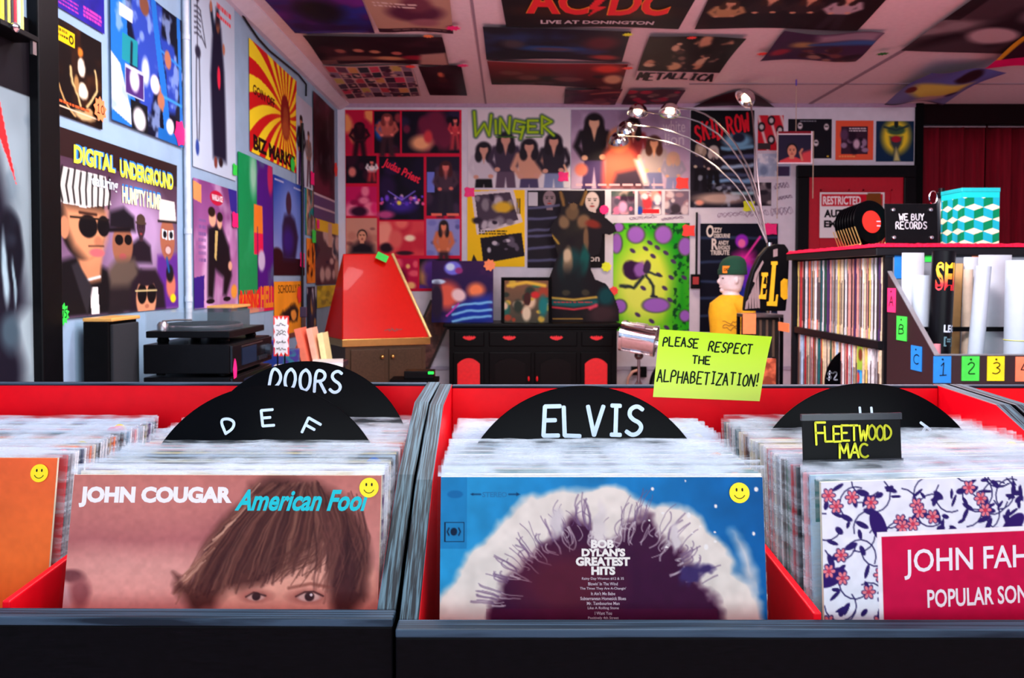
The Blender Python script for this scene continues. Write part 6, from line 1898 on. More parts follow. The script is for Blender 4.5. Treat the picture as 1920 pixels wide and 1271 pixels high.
# ------------------------------------------------------------------ chrome drum on a stand, socket boxes and cable
Yd = 5.75
c = at(1198, 634, Yd)
ax = Vector((.98, -.35, -.16)).normalized()
Md = Matrix.Translation(c) @ ax.to_track_quat('Z', 'Y').to_matrix().to_4x4()
r = thing('drum', 'chrome drum tilted on a stand beside the sideboard', 'drum', (c.x, Yd, 0))
R_ = .105
MB().lathe([(R_ - .004, -.115), (R_, -.115), (R_, .115), (R_ - .004, .115)], Md, 32).build('shell', CHROME, r, smooth=True)
for h in (-.115, .115):
    MB().lathe([(R_ + .001, h - .012), (R_ + .010, h - .012), (R_ + .010, h + .012), (R_ + .001, h + .012)], Md, 32, cap=False).build('hoop', CHROME, r, smooth=True)
    MB().lathe([(.001, h), (R_, h)], Md, 32).build('drumhead', mat('drum_skin', (214, 206, 206), .5), r)
for k in range(6):
    q = 2 * math.pi * k / 6
    p0 = Md @ Vector(((R_ + .008) * math.cos(q), (R_ + .008) * math.sin(q), -.11))
    p1 = Md @ Vector(((R_ + .008) * math.cos(q), (R_ + .008) * math.sin(q), .11))
    MB().tube([p0, p0 * .7 + p1 * .3, p0 * .68 + p1 * .32, p0 * .32 + p1 * .68, p0 * .3 + p1 * .7, p1], [.004, .004, .010, .010, .004, .004], 8).build('lug', CHROME, r, smooth=True)
pz = c.z - R_ - .012
MB().lathe([(.02, 0), (.034, .02), (.03, .04)], Matrix.Translation((c.x, Yd, pz - .035)), 16).build('mount', mat('brown_mount', (60, 34, 34), .4), r)
MB().tube([(c.x, Yd, pz - .03), (c.x, Yd, .25)], .011, 12).build('stand_pole', STEEL, r, smooth=True)
for k in range(3):
    q = 2 * math.pi * k / 3 + .5
    MB().tube([(c.x, Yd, .40), (c.x + .25 * math.cos(q), Yd + .25 * math.sin(q), .012)], .009, 8).build('leg', STEEL, r, smooth=True)
for k, (px_, lab) in enumerate(((1184, 'black socket box on the back wall behind the drum stand, left of the pair'), (1199, 'black socket box on the back wall behind the drum stand, right of the pair'))):
    a_, b_ = at(px_, 687, 6.66), at(px_ + 13, 703 + 4 * k, 6.66)
    q_ = bx((a_.x, 6.64, b_.z), (b_.x, BW_Y - .012, a_.z)).build('socket_box', BLACK, bevel=.004)
    tag(q_, lab, 'socket', 'socket boxes on the back wall')
tag(MB().tube([at(1176, 722, 6.6), at(1178, 708, 6.6), at(1186, 697, 6.6), at(1195, 694, 6.62), at(1199, 695, 6.635)], .012, 10).build('cable', mat('pale_cable', (226, 170, 156), .5), smooth=True), 'pale thick cable curving into the socket box by the drum', 'cable')
c = at(1246, 690, 6.3)
r = thing('bass_drum', 'dark green drum mostly hidden behind the lime note', 'drum', (c.x + .1, 6.3, 0))
Mb_ = Matrix.Translation((at(1282, 700, 6.3).x, 6.3, .26)) @ Matrix.Rotation(math.pi / 2, 4, 'X')
MB().lathe([(.24, -.12), (.24, .12)], Mb_, 40).build('shell', mat('dark_green_shell', (14, 40, 36), .3), r, smooth=True)
for h in (-.12, .12):
    MB().lathe([(.238, h - .015), (.252, h - .015), (.252, h + .015), (.238, h + .015)], Mb_, 40, cap=False).build('hoop', BLACK, r, smooth=True)
MB().lathe([(.001, .121), (.237, .121)], Mb_, 40).build('drumhead', mat('drum_skin', 0), r)

# hanging thermometer-like box on the wall right of the green poster
a_, b_ = at(1302, 398, BW_Y - .012), at(1307, 516, BW_Y - .012)
r = thing('hanging_box', 'small black and red box hanging on a black strip right of the green poster', 'box', (a_.x, BW_Y, at(1304, 545, BW_Y).z))
MB().tube([(at(1306, 398, BW_Y).x, BW_Y - .012, a_.z), (at(1305, 518, BW_Y).x, BW_Y - .012, b_.z)], .009, 8).build('strip', BLACK, r)
c0, c1 = at(1296, 514, BW_Y - .03), at(1313, 541, BW_Y - .03)
bx((c0.x, BW_Y - .035, c1.z), (c1.x, BW_Y - .002, c0.z)).build('case', BLACK, r, bevel=.004)
c0, c1 = at(1299, 519, BW_Y - .035), at(1310, 533, BW_Y - .035)
bx((c0.x, BW_Y - .037, c1.z), (c1.x, BW_Y - .035, c0.z)).build('red_label', mat('dull_red_label', (170, 40, 40), .5), r)

# ------------------------------------------------------------------ mannequin bust
Ym = 5.0
c = at(1364, 560, Ym)
s = Ym / F
SKIN = mat('mannequin_white', (232, 216, 214), .45)
TEE = mat('yellow_tshirt', (240, 180, 14), .8, noise=.08, nscale=30, bump=.2)
r = thing('mannequin', 'white mannequin bust in a yellow T-shirt and a dark green beanie', 'mannequin', (c.x, Ym, .80))


def ringz(cx, cy, z, rx, ry, n=24, p=2.0):
    return [Vector((cx + rx * abs(math.cos(q)) ** (2 / p) * (1 if math.cos(q) >= 0 else -1), cy + ry * abs(math.sin(q)) ** (2 / p) * (1 if math.sin(q) >= 0 else -1), z)) for q in [2 * math.pi * k / n for k in range(n)]]


mx, mz = at(1369, 540, Ym).x, at(1369, 552, Ym).z      # neck base
hx, hz = at(1372, 522, Ym).x, at(1368, 524, Ym).z      # head centre
body = MB()
body.loft([ringz(mx, Ym, mz - .36, .105, .085), ringz(mx, Ym, mz - .22, .115, .09), ringz(mx, Ym, mz - .11, .125, .095), ringz(mx, Ym, mz - .05, .115, .08), ringz(mx + .004, Ym, mz - .012, .06, .055), ringz(mx + .006, Ym, mz + .02, .044, .046), ringz(hx + .012, Ym, hz - .075, .042, .048), ringz(hx - .002, Ym, hz - .062, .060, .058), ringz(hx - .004, Ym, hz - .03, .072, .062), ringz(hx, Ym, hz + .01, .078, .066), ringz(hx, Ym, hz + .05, .079, .067), ringz(hx + .004, Ym, hz + .09, .068, .058), ringz(hx + .008, Ym, hz + .118, .03, .028)])
# face looks to the left: nose, chin, lips
body.ell((hx - .079, Ym, hz - .012), (.014, .010, .017), 12, 8)
body.ell((hx - .056, Ym, hz - .068), (.020, .020, .016), 12, 8)
body.ell((hx - .068, Ym, hz - .045), (.012, .018, .006), 12, 8)
body.ell((hx + .012, Ym - .066, hz - .005), (.013, .008, .022), 12, 8)
for sy in (-1, 1):
    body.tube([(mx + .05, Ym + sy * .07, mz - .06), (mx + .085, Ym + sy * .10, mz - .15), (mx + .075, Ym + sy * .10, mz - .28)], [.045, .04, .034], 14)
ob = body.build('figure', SKIN, r, smooth=True)
rm = ob.modifiers.new('one_surface', 'REMESH')
rm.mode = 'VOXEL'
rm.voxel_size = .0055
rm.use_smooth_shade = True
for sy in (-1,):
    eye = MB().ell((hx - .066, Ym - .036, hz + .008), (.007, .010, .005), 10, 6)
    eye.build('eye', mat('eye_grey', (90, 80, 84), .4), r, smooth=True)
tee = MB().loft([ringz(mx, Ym, mz - .37, .118, .098), ringz(mx, Ym, mz - .22, .124, .10), ringz(mx, Ym, mz - .11, .134, .104), ringz(mx, Ym, mz - .055, .126, .09), ringz(mx + .004, Ym, mz - .012, .074, .066), ringz(mx + .005, Ym, mz - .002, .056, .056)])
for sy in (-1, 1):
    tee.tube([(mx + .04, Ym + sy * .055, mz - .055), (mx + .075, Ym + sy * .095, mz - .10), (mx + .088, Ym + sy * .108, mz - .16)], [.055, .056, .052], 16)
to = tee.build('tshirt', TEE, r, smooth=True)
m_ = MB()
rw = random.Random(6)
for k in range(3):
    P = [(mx - .07 + .012 * i, mz - .17 - .02 * k + rw.uniform(-.012, .012)) for i in range(10)]
    V, Fs = [], []
    ribbon(P, .004, V, Fs)
    m_.add([(x, Ym - .10 * math.sqrt(max(.05, 1 - ((x - mx) / .14) ** 2)) - .004, z) for x, z in V], Fs)
m_.build('chest_print', mat('brown_print', (150, 90, 20), .7), to)
cap = MB().loft([ringz(hx + .004, Ym, hz + .030, .088, .078), ringz(hx + .004, Ym, hz + .034, .091, .080), ringz(hx + .003, Ym, hz + .062, .091, .080), ringz(hx + .005, Ym, hz + .066, .087, .077), ringz(hx + .008, Ym, hz + .10, .082, .072), ringz(hx + .012, Ym, hz + .128, .066, .060), ringz(hx + .016, Ym, hz + .146, .036, .034), ringz(hx + .018, Ym, hz + .150, .008, .008)])
co = cap.build('beanie', mat('green_knit', (12, 70, 48), .9, noise=.3, nscale=200, stretch=(6, 6, 1), bump=.6), r, smooth=True)
px0, px1 = at(1343, 501, Ym - .07), at(1358, 516, Ym - .07)
bx((hx - .075, Ym - .066, hz + .040), (hx - .030, Ym - .060, hz + .085)).build('patch', mat('orange_patch', (246, 140, 20), .7), co)
m_ = MB()
V, Fs = stroke_text('OG', .028, .018, .004, .1, 3)
m_.add([(hx - .067 + x, Ym - .0668, hz + .053 + y) for x, y in V], Fs)
m_.build('patch_lettering', INK, co)
MB().lathe([(.05, 0), (.05, .02), (.016, .03), (.016, mz - .36 - .0)], Matrix.Translation((mx, Ym, 0)), 20).build('stand', STEEL, r, smooth=True)
MB().lathe([(.16, 0), (.16, .012), (.05, .02)], Matrix.Translation((mx, Ym, 0)), 28).build('stand_base', STEEL, r, smooth=True)

# ------------------------------------------------------------------ dark rack with the arched sign, beside the record shelf
Yr = 4.25
r = thing('display_rack', 'dark wire rack standing beside the record shelf', 'rack', (at(1432, 600, Yr).x, Yr, 0))
xa, xb = at(1395, 590, Yr).x, at(1466, 590, Yr).x
zz = at(1430, 589, Yr).z
bx((xa, Yr - .03, zz - .018), (xb, Yr + .14, zz)).build('rack_top', STEEL, r, bevel=.003)
for xx in (xa + .008, xb - .008):
    for yy_ in (Yr - .02, Yr + .13):
        bx((xx - .008, yy_ - .008, 0), (xx + .008, yy_ + .008, zz - .018)).build('leg', BLACK, r)
bx((xa + .02, Yr + .02, zz - .62), (xb - .005, Yr + .12, zz - .02)).build('dark_bin', mat('dark_bin', (34, 28, 28), .4), r, bevel=.004)
for q in range(4):
    xx = xa + .05 + .035 * q
    bx((xx, Yr + .005, zz - .20 - .03 * (q % 2)), (xx + .012, Yr + .014, zz - .03)).build('hook_strip', mat('bronze_strip', (120, 96, 80), .4, metal=.5), r)
# arched sign
S = Yr - .0
pts = [(1396, 583), (1398, 560), (1404, 530), (1412, 505), (1424, 480), (1438, 464), (1456, 457), (1472, 458), (1479, 468), (1480, 490), (1478, 540), (1474, 583)]
r = thing('arched_sign', 'black arched sign with big yellow slab letters on the rack', 'sign', (at(1436, 583, S).x, S, zz))
W_ = [at(x, y, S) for x, y in pts]
for p_ in W_: p_.z = max(p_.z, zz + .001)
MB().prism(W_, (0, .05, 0)).build('arch_panel', BLACK, r, bevel=.006)
m_ = MB()
for q in range(5):
    m_.prism([at(x, y, S - .002) for x, y in ((1397 + q * 5.5, 580 - q * 1), (1399 + q * 5, 566 - q * 10), (1404 + q * 4.6, 560 - q * 12), (1405 + q * 5, 578))], (0, .004, 0))
m_.prism([at(x, y, S - .002) for x, y in ((1412, 528), (1416, 512), (1430, 488), (1432, 492), (1421, 514), (1416, 530))], (0, .004, 0))
m_.prism([at(x, y, S - .002) for x, y in ((1450, 468), (1458, 466), (1458, 480), (1450, 482))], (0, .004, 0))
m_.build('grey_feathers', mat('grey_feather', (150, 128, 128), .5), r)
m_ = MB()
def slab(P): m_.prism([at(x, y, S - .003) for x, y in P], (0, .003, 0))
slab([(1428, 511), (1440, 511), (1440, 517), (1438, 517), (1437, 531), (1438, 531), (1438, 526), (1437, 520), (1434, 518), (1431, 532), (1437, 533), (1436, 540), (1430, 540), (1430, 553), (1436, 551), (1437, 543), (1438, 543), (1436, 561), (1423, 560), (1423, 554), (1426, 552), (1430, 518), (1428, 517)])
slab([(1446, 490), (1458, 490), (1458, 496), (1455, 497), (1450, 566), (1454, 564), (1456, 552), (1459, 552), (1457, 574), (1438, 573), (1438, 566), (1442, 565), (1448, 497), (1446, 496)])
slab([(1464, 528), (1470, 522), (1477, 524), (1477, 560), (1470, 562), (1464, 556)])
m_.build('lettering', mat('golden_yellow', (244, 186, 20), .5), r)
a_, b_ = at(1393, 588, Yr - .034), at(1417, 626, Yr - .034)
o_ = bx((a_.x, Yr - .036, b_.z), (b_.x, Yr - .032, a_.z)).build('orange_card', ORG)
tag(o_, 'orange card hanging at the front of the dark wire rack', 'card')
a_, b_ = at(1426, 672, Yr - .05), at(1452, 735, Yr - .05)
r = thing('paperback', 'orange and black paperback low beside the lime note', 'book', ((a_.x + b_.x) / 2, Yr - .05, b_.z))
bx((a_.x, Yr - .07, b_.z), (b_.x, Yr - .04, a_.z)).build('cover', mat('orange_brown_cover', (150, 60, 36), .5, col2=(240, 120, 80), nscale=20), r)
bx((a_.x + .004, Yr - .039, b_.z + .002), (b_.x - .002, Yr - .012, a_.z - .002)).build('pages', WHITE, r)
st = thing('side_table', 'small dark table hidden behind the bins below the paperback', 'table', ((a_.x + b_.x) / 2, Yr - .1, 0))
bx((a_.x - .03, Yr - .13, b_.z - .025), (b_.x + .01, Yr - .01, b_.z - .001)).build('table_top', BLACKM, st)
for xx in (a_.x - .02, b_.x):
    bx((xx - .008, Yr - .10, 0), (xx + .008, Yr - .08, b_.z - .025)).build('leg', BLACKM, st)

# ------------------------------------------------------------------ arc floor lamp with five heads
Yl = 5.6
bxy = at(1442, 520, Yl)
r = thing('floor_lamp', 'chrome arc floor lamp with five small dome shades', 'lamp', (bxy.x, Yl, 0))
MB().lathe([(.15, 0), (.15, .02), (.04, .035), (.018, .05)], Matrix.Translation((bxy.x, Yl, 0)), 32).build('base', CHROME, r, smooth=True)
stem_top = at(1438, 455, Yl)
MB().tube([(bxy.x, Yl, .04), (bxy.x, Yl, stem_top.z)], .018, 14).build('stem', CHROME, r, smooth=True)
BULB = mat('warm_bulb', (255, 226, 180), .4, emit=9)
ARMS = [([(1438, 455), (1418, 360), (1385, 290), (1330, 235), (1270, 215), (1216, 212)], 1196, 209, 6.15, (-.10, -.25, -1)),
        ([(1438, 455), (1424, 370), (1395, 290), (1350, 232), (1310, 206), (1274, 203)], 1256, 208, 6.05, (-.15, -.35, -1)),
        ([(1438, 455), (1410, 370), (1370, 310), (1310, 265), (1240, 240), (1196, 236)], 1174, 241, 6.25, (.25, .5, -1)),
        ([(1438, 455), (1406, 380), (1360, 325), (1300, 282), (1230, 260), (1180, 256)], 1160, 262, 6.30, (.1, .7, -1)),
        ([(1438, 455), (1428, 400), (1420, 330), (1414, 250), (1410, 205)], 1398, 184, 5.9, (-.75, -.15, -.7))]
for k, (path, hx_, hy_, Yh, dr) in enumerate(ARMS):
    n_ = len(path)
    p3 = [at(x, y, Yl + (Yh - Yl) * i / n_) for i, (x, y) in enumerate(path)]
    hc = at(hx_, hy_, Yh)
    d3 = Vector(dr).normalized()
    p3.append(hc - d3 * .03)
    sm = [p3[0]]
    for i in range(len(p3) - 1):
        sm += [p3[i] * .7 + p3[i + 1] * .3, p3[i] * .3 + p3[i + 1] * .7]
    sm.append(p3[-1])
    arm = MB().tube(sm, .0058, 8).build('arm', STEEL, r, smooth=True)
    Mh = Matrix.Translation(hc) @ d3.to_track_quat('Z', 'Y').to_matrix().to_4x4()
    rr = .078
    prof = [(.010, -.062), (.02, -.060), (.045, -.048), (.066, -.025), (rr, .010), (rr + .003, .018), (rr - .004, .017), (rr - .012, .006), (.058, -.022), (.04, -.040), (.012, -.05)]
    sh = MB().lathe(prof, Mh, 28, cap=False).build('shade', CHROME, r, smooth=True)
    MB().ell((0, 0, 0), (.032, .032, .034), 16, 10, 0, Mh @ Matrix.Translation((0, 0, -.010))).build('bulb', BULB, sh, smooth=True)
    ld = bpy.data.lights.new('lamp_glow', 'SPOT')
    ld.energy = 15
    ld.color = (1.0, .78, .5)
    ld.spot_size = 2.2
    ld.spot_blend = .6
    ld.shadow_soft_size = .03
    lo = bpy.data.objects.new('lamp_glow', ld)
    COL.objects.link(lo)
    lo.location = hc + d3 * .03
    lo.rotation_euler = d3.to_track_quat('-Z', 'Y').to_euler()

# ------------------------------------------------------------------ portrait hanging on strings from the ceiling
Yh = 5.85
a_, b_ = at(1457, 246, Yh), at(1523, 307, Yh)
r = thing('hanging_portrait', 'framed portrait hanging on thin strings from the ceiling', 'picture', ((a_.x + b_.x) / 2, Yh, b_.z))
cv = Cv((1457, 246, 1523, 307), (b_.x - a_.x) / (a_.z - b_.z), 70, (34, 28, 50), 71)
cv.r(1457, 246, 1523, 250, (120, 20, 34)).bust(1485, 282, 12, (190, 120, 96), (24, 18, 24), (196, 60, 66)).p([(1500, 307), (1504, 286), (1523, 280), (1523, 307)], (190, 60, 66), .05).l([(1504, 300), (1500, 286), (1504, 280)], 4, (190, 120, 96)).r(1457, 246, 1459, 307, (226, 206, 214)).r(1521, 246, 1523, 307, (226, 206, 214)).r(1457, 304.5, 1523, 307, (226, 206, 214)).r(1457, 250, 1523, 252, (226, 206, 214))
m_ = MB()
Q_ = [(a_.x, Yh, a_.z), (b_.x, Yh, a_.z), (b_.x, Yh, b_.z), (a_.x, Yh, b_.z)]
cv.mesh_into(m_, Q_, (0, -1, 0))
m_.box((a_.x, Yh + .001, b_.z), (b_.x, Yh + .006, a_.z), 1)
m_.build('portrait', [PRINT, BLACKM], r, attr=True)
STR = mat('pale_string', (176, 150, 130), .7)
tp = at(1493, 180, Yh)
tp.z = CEIL
m1 = MB().tube([(tp.x, Yh, CEIL), (tp.x, Yh, a_.z)], .0025, 6)
m1.build('string', STR, r)
for xx, y2 in ((1457, 410), (1524, 372)):
    p1 = at(xx, y2, Yh)
    MB().tube([(p1.x, Yh, a_.z), (p1.x, Yh, p1.z)], .0032, 6).build('string', STR, r)
q_ = at(1493, 155, Yh)
MB().tube([(q_.x, Yh, q_.z - .022), (q_.x, Yh, q_.z + .022)], .006, 8).build('purple_clip', mat('purple_clip', (70, 40, 160), .4), r)

# ------------------------------------------------------------------ record shelf and counter at the right
X0 = 1.385
DARKB = mat('dark_brown_laminate', (44, 26, 30), 0.4, stretch=(30, 30, 2), noise=.3)
SHELF = mat('black_shelf', (14, 13, 18), 0.4, spec=.3)
r = thing('record_shelf', 'black shop counter with two shelves of records under a red carpeted top', 'shelf unit', (2.2, 3.4, 0))
YN, YF, XR = 2.975, 3.90, 2.7
ZTOP = 1.258
bx((X0 - .02, YN - .015, ZTOP - .03), (XR, YF + .02, ZTOP)).build('top_board', SHELF, r, bevel=.003)
RUG = mat('red_shag', (226, 24, 60), .95, spec=.1, noise=.45, nscale=160, bump=1.0)
m_ = MB()
nx, ny = 110, 80
vs, fs = [], []
rz = np.random.RandomState(2)
hh_ = .010 + .006 * rz.rand(ny + 1, nx + 1)
for j in range(ny + 1):
    for i in range(nx + 1):
        e_ = 0 if (i in (0, nx) or j in (0, ny)) else hh_[j, i]
        vs.append((X0 - .024 + (XR - X0 + .024) * i / nx, YN - .020 + (YF - YN + .045) * j / ny, ZTOP + .001 + e_))
for j in range(ny):
    for i in range(nx):
        k = j * (nx + 1) + i
        fs.append((k, k + 1, k + nx + 2, k + nx + 1))
m_.add(vs, fs)
m_.build('carpet_top', RUG, r)
ZC = ZTOP + .014
Z1, Z2 = .906, .555
bx((X0 + .005, YN + .016, Z1 - .03), (X0 + .36, YF - .016, Z1 - .001)).build('shelf_board', SHELF, r)
bx((X0 + .005, YN + .016, Z2 - .03), (X0 + .36, YF - .016, Z2 - .001)).build('shelf_board', SHELF, r)
bx((X0 + .36, YN + .016, 0), (X0 + .38, YF - .016, ZTOP - .03)).build('back_panel', SHELF, r)
bx((X0, YF - .016, 0), (XR, YF, ZTOP - .03)).build('end_panel', SHELF, r)
bx((X0 + .02, YN, 0), (XR, YN + .016, ZTOP - .03)).build('end_panel', SHELF, r)
bx((1.435, YN - .003, .3), (XR, YN - .0004, at(1700, 481, YN).z)).build('pale_board', mat('pale_back_board', (120, 130, 138), .6), r)
bx((X0 + .005, YN + .016, 0), (X0 + .34, YF - .016, .06)).build('base', SHELF, r)
bx((X0 + .02, YN - .004, at(1700, 482, YN).z), (XR, YN - .0005, ZTOP - .03)).build('fascia', mat('blue_black_fascia', (18, 26, 40), .4), r)
for k, (x0_, y0_, x1_, y1_, m) in enumerate(((1676, 478, 1691, 522, mat('blue_tag', (20, 130, 214), .6)), (1733, 478, 1749, 491, GRN), (1821, 480, 1833, 492, ORG))):
    a_, b_ = at(x0_, y0_, YN), at(x1_, y1_, YN)
    bx((a_.x, YN - .006, b_.z), (b_.x, YN - .004, a_.z)).build('row_tag', m, r)

# records on the two shelves, spines to the left, each one a thing
SPC = {'white': (226, 226, 228), 'cream': (222, 206, 172), 'grey': (150, 146, 150), 'black': (22, 20, 24), 'navy': (36, 40, 76), 'brown': (116, 76, 54), 'tan': (190, 156, 118), 'orange': (226, 104, 70), 'red': (176, 40, 44), 'teal': (22, 96, 100), 'pale blue': (170, 196, 220), 'yellow': (226, 200, 110), 'purple': (74, 42, 96), 'green': (34, 86, 64), 'pink': (214, 150, 140), 'olive': (140, 136, 60), 'blue': (30, 120, 170)}
RMESH = {}
rq = random.Random(12)
for cn, cc in SPC.items():
    for th in (5, 7, 9):
        t_ = th / 1000
        o_ = bx((0, -t_ / 2 + .0002, 0), (LP, t_ / 2 - .0002, LP), 0).build('jacket', mat('jacket_' + cn.replace(' ', '_'), cc, .5, noise=.2, nscale=60), local=True, bevel=.0008)
        s_ = bx((-.0006, -t_ / 2 + .0014, .03 + .02 * rq.random()), (0, t_ / 2 - .0014, .20 + .08 * rq.random())).build('spine_print', mat('spine_print_' + rq.choice(['dark', 'pale']), (60, 46, 50) if rq.random() < .6 else (214, 206, 200), .5), local=True)
        RMESH[(cn, th)] = (o_.data, s_.data)
        bpy.data.objects.remove(o_)
        bpy.data.objects.remove(s_)
WT = [14, 12, 8, 9, 4, 5, 6, 2, 3, 3, 4, 3, 2, 2, 5, 0, 0]


def row(z, where, group, seed, fixed=None, ymax=YF - .02, stop=()):
    rr = random.Random(seed)
    y = YN + .019
    k = 0
    fixed = fixed or {}
    while True:
        k += 1
        cn, th = rr.choices(list(SPC), WT)[0], rr.choice((5, 7, 7, 9))
        if k in fixed: cn, th = fixed[k]
        t_ = th / 1000
        if y + t_ > ymax: break
        skip = False
        for ya_, yb_ in stop:
            if y + t_ > ya_ and y < yb_:
                y = yb_
                skip = True
        if skip:
            k -= 1
            continue
        q = thing('shelved_record', f'{cn} record spine, {ordinal(k)} from the near end of the {where} shelf', 'record', (X0 + .012 + rr.uniform(0, .016), y + t_ / 2, z), group)
        j_, s_ = RMESH[(cn, th)]
        mk('jacket', j_, q)
        mk('spine_print', s_, q)
        y += t_


yo = YN + .019
row(Z1, 'upper', 'records on the upper shelf', 3, {41: ('olive', 9), 42: ('olive', 9), 43: ('olive', 9), 44: ('blue', 7), 90: ('orange', 9), 91: ('orange', 9), 74: ('orange', 7), 75: ('green', 9), 100: ('orange', 9), 84: ('navy', 9), 83: ('navy', 7)})
ya_, yb_ = 3.135, 3.185
row(Z2, 'lower', 'records on the lower shelf', 8, {}, stop=((ya_, yb_), (3.36, 3.375)))
# a bright cover turned outwards and a priced disc in the lower row
r = thing('shelved_record', 'multicoloured cover facing out in the lower shelf row', 'record', (X0 + .02, 3.16, Z2))
q_ = [(X0 + .012, yb_ - .002, Z2 + LP), (X0 + .012, ya_ + .002, Z2 + LP), (X0 + .012, ya_ + .002, Z2), (X0 + .012, yb_ - .002, Z2)]
cv = Cv((0, 0, 100, 100), .18, 90, (60, 90, 60), 81)
cv.cloud(2, (150, 190, 60), .3, .5).r(0, 30, 100, 58, (24, 90, 170)).e(70, 40, 30, 10, (60, 170, 220), .4).r(0, 60, 100, 72, (226, 200, 50)).r(0, 74, 100, 100, (180, 40, 50)).e(20, 40, 30, 7, (190, 60, 60), .4).e(40, 80, 30, 6, (60, 120, 50), .4).e(60, 10, 40, 8, (120, 60, 40), .4)
m_ = MB()
cv.mesh_into(m_, q_, (-1, 0, 0))
m_.box((X0 + .0125, ya_ + .002, Z2), (X0 + .30, yb_ - .002, Z2 + LP), 1)
m_.build('jacket', [PRINT, mat('jacket_cream', 0)], r, attr=True)
r = thing('priced_disc', 'bare black disc with a painted price, standing in the lower shelf row', 'record', (X0 + .10, 3.3675, Z2))
Mx = Matrix.Translation((X0 + .09, 3.3675, Z2 + .153)) @ Matrix.Rotation(math.radians(28), 4, 'Z') @ Matrix.Rotation(math.pi / 2, 4, 'X')
Mx = Matrix.Translation((X0 + .105, 3.3675, Z2 + .151)) @ Matrix.Rotation(math.pi / 2, 4, 'X')
MB().lathe([(.004, -.001), (.149, -.001), (.150, 0), (.149, .001), (.004, .001)], Mx, 72).build('vinyl_disc', VINYL, r, smooth=True)
V, Fs = stroke_text('$2', .05, .035, .005, .1, 2)
MB().add([(X0 - .036 + x * .9, 3.3660, Z2 + .155 + y) for x, y in V], Fs).build('price_lettering', CHALK, r)
a_, b_ = atX(1461, 607, X0 + .004), atX(1476, 623, X0 + .004)
o_ = bx((X0 - .0005, b_.y - .03, Z1 - .034), (X0 + .0045, a_.y, Z1 + .01)).build('shelf_tag', ORG)
tag(o_, 'orange tag at the far end of the shelf edge', 'tag')

# ------------------------------------------------------------------ poster tube bin in front of the counter
XB, YB0, YB1 = 1.405, 2.62, 2.950
r = thing('tube_bin', 'dark brown bin with slanted sides holding rolled posters', 'bin', (1.9, 2.78, 0))
pa, pb_ = atX(1661, 511, XB), atX(1739, 664, XB)
zf = pb_.z
P = [(YB1, pa.z), (YB1, .2), (YB0, .2), (YB0, zf)]
MB().prism([(XB, y, z) for y, z in P], (.014, 0, 0)).build('side_panel', DARKB, r)
MB().prism([(XB - .001, YB1, pa.z), (XB + .015, YB1, pa.z), (XB + .015, YB0 - .001, zf), (XB - .001, YB0 - .001, zf)], (0, .002, .006)).build('metal_edge', mat('pale_metal_edge', (150, 156, 160), .35, metal=.6), r)
MB().box((XB + .014, YB0, .2), (XR, YB0 + .014, zf)).build('front_board', DARKB, r)
bx((XB + .014, YB0 - .001, zf), (XR, YB0 + .015, zf + .004)).build('metal_edge', mat('pale_metal_edge', 0), r)
bx((XB - .001, YB0 - .002, .2), (XB + .02, YB0, zf)).build('corner_strip', mat('dark_strip', (28, 24, 26), .5), r)
bx((XB, YB0, .0), (XR, YB1, .2)).build('base', BLACKM, r)
for yy_, zz in ((2.910, at(1700, 571, 2.91).z), (2.806, at(1750, 617, 2.806).z)):
    bx((XB + .014, yy_ - .004, zz - .008), (XR, yy_ + .004, zz + .008)).build('cross_bar', BLACK, r)


def card_tag(x0_, y0_, x1_, y1_, text, m, side):
    if side == 'L':
        a_, b_ = atX(x0_, y0_, XB - .003), atX(x1_, y1_, XB - .003)
        m_ = bx((XB - .003, b_.y, b_.z), (XB - .0005, a_.y, a_.z))
        w_, h_ = a_.y - b_.y, a_.z - b_.z
        V, Fs = stroke_text(text, w_ * .5, h_ * .4, .004, .2, 6)
        o_ = m_.build('letter_tag', m, r)
        MB().add([(XB - .0036, a_.y - w_ * .25 - x, b_.z + h_ * .25 + y) for x, y in V], Fs).build('lettering', INK, o_)
        MB().lathe([(.003, 0), (.003, .002)], Matrix.Translation((XB - .005, (a_.y + b_.y) / 2, a_.z - .012)) @ Matrix.Rotation(math.pi / 2, 4, 'Y'), 10).build('pin', BLACK, o_)
    else:
        Y_ = YB0 - .003
        a_, b_ = at(x0_, y0_, Y_), at(x1_, y1_, Y_)
        m_ = bx((a_.x, Y_, b_.z), (b_.x, YB0 - .0003, a_.z))
        w_, h_ = b_.x - a_.x, a_.z - b_.z
        o_ = m_.build('number_tag', m, r)
        V, Fs = stroke_text(text, w_ * .45, h_ * .48, .0034, .2, 6)
        MB().add([(a_.x + w_ * .28 + x, Y_ - .0006, b_.z + h_ * .26 + y) for x, y in V], Fs).build('lettering', INK, o_)
        MB().lathe([(.003, 0), (.003, .002)], Matrix.Translation(((a_.x + b_.x) / 2, Y_, a_.z - .010)) @ Matrix.Rotation(math.pi / 2, 4, 'X'), 10).build('pin', BLACK, o_)


PKT, BLT, GRT, YLT, ORT = mat('pink_tag', (244, 50, 116), .6), mat('blue_tag', 0), mat('green_tag', (60, 214, 70), .6), mat('yellow_tag', (240, 222, 20), .6), mat('salmon_tag', (252, 130, 90), .6)
card_tag(1664, 540, 1678, 586, 'A', PKT, 'L')
card_tag(1681, 592, 1699, 640, 'B', GRT, 'L')
card_tag(1708, 647, 1727, 697, 'C', BLT, 'L')
card_tag(1751, 668, 1783, 718, '1', BLT, 'F')
card_tag(1804, 668, 1836, 714, '2', GRT, 'F')
card_tag(1852, 668, 1883, 714, '3', YLT, 'F')
card_tag(1905, 669, 1938, 715, '4', ORT, 'F')


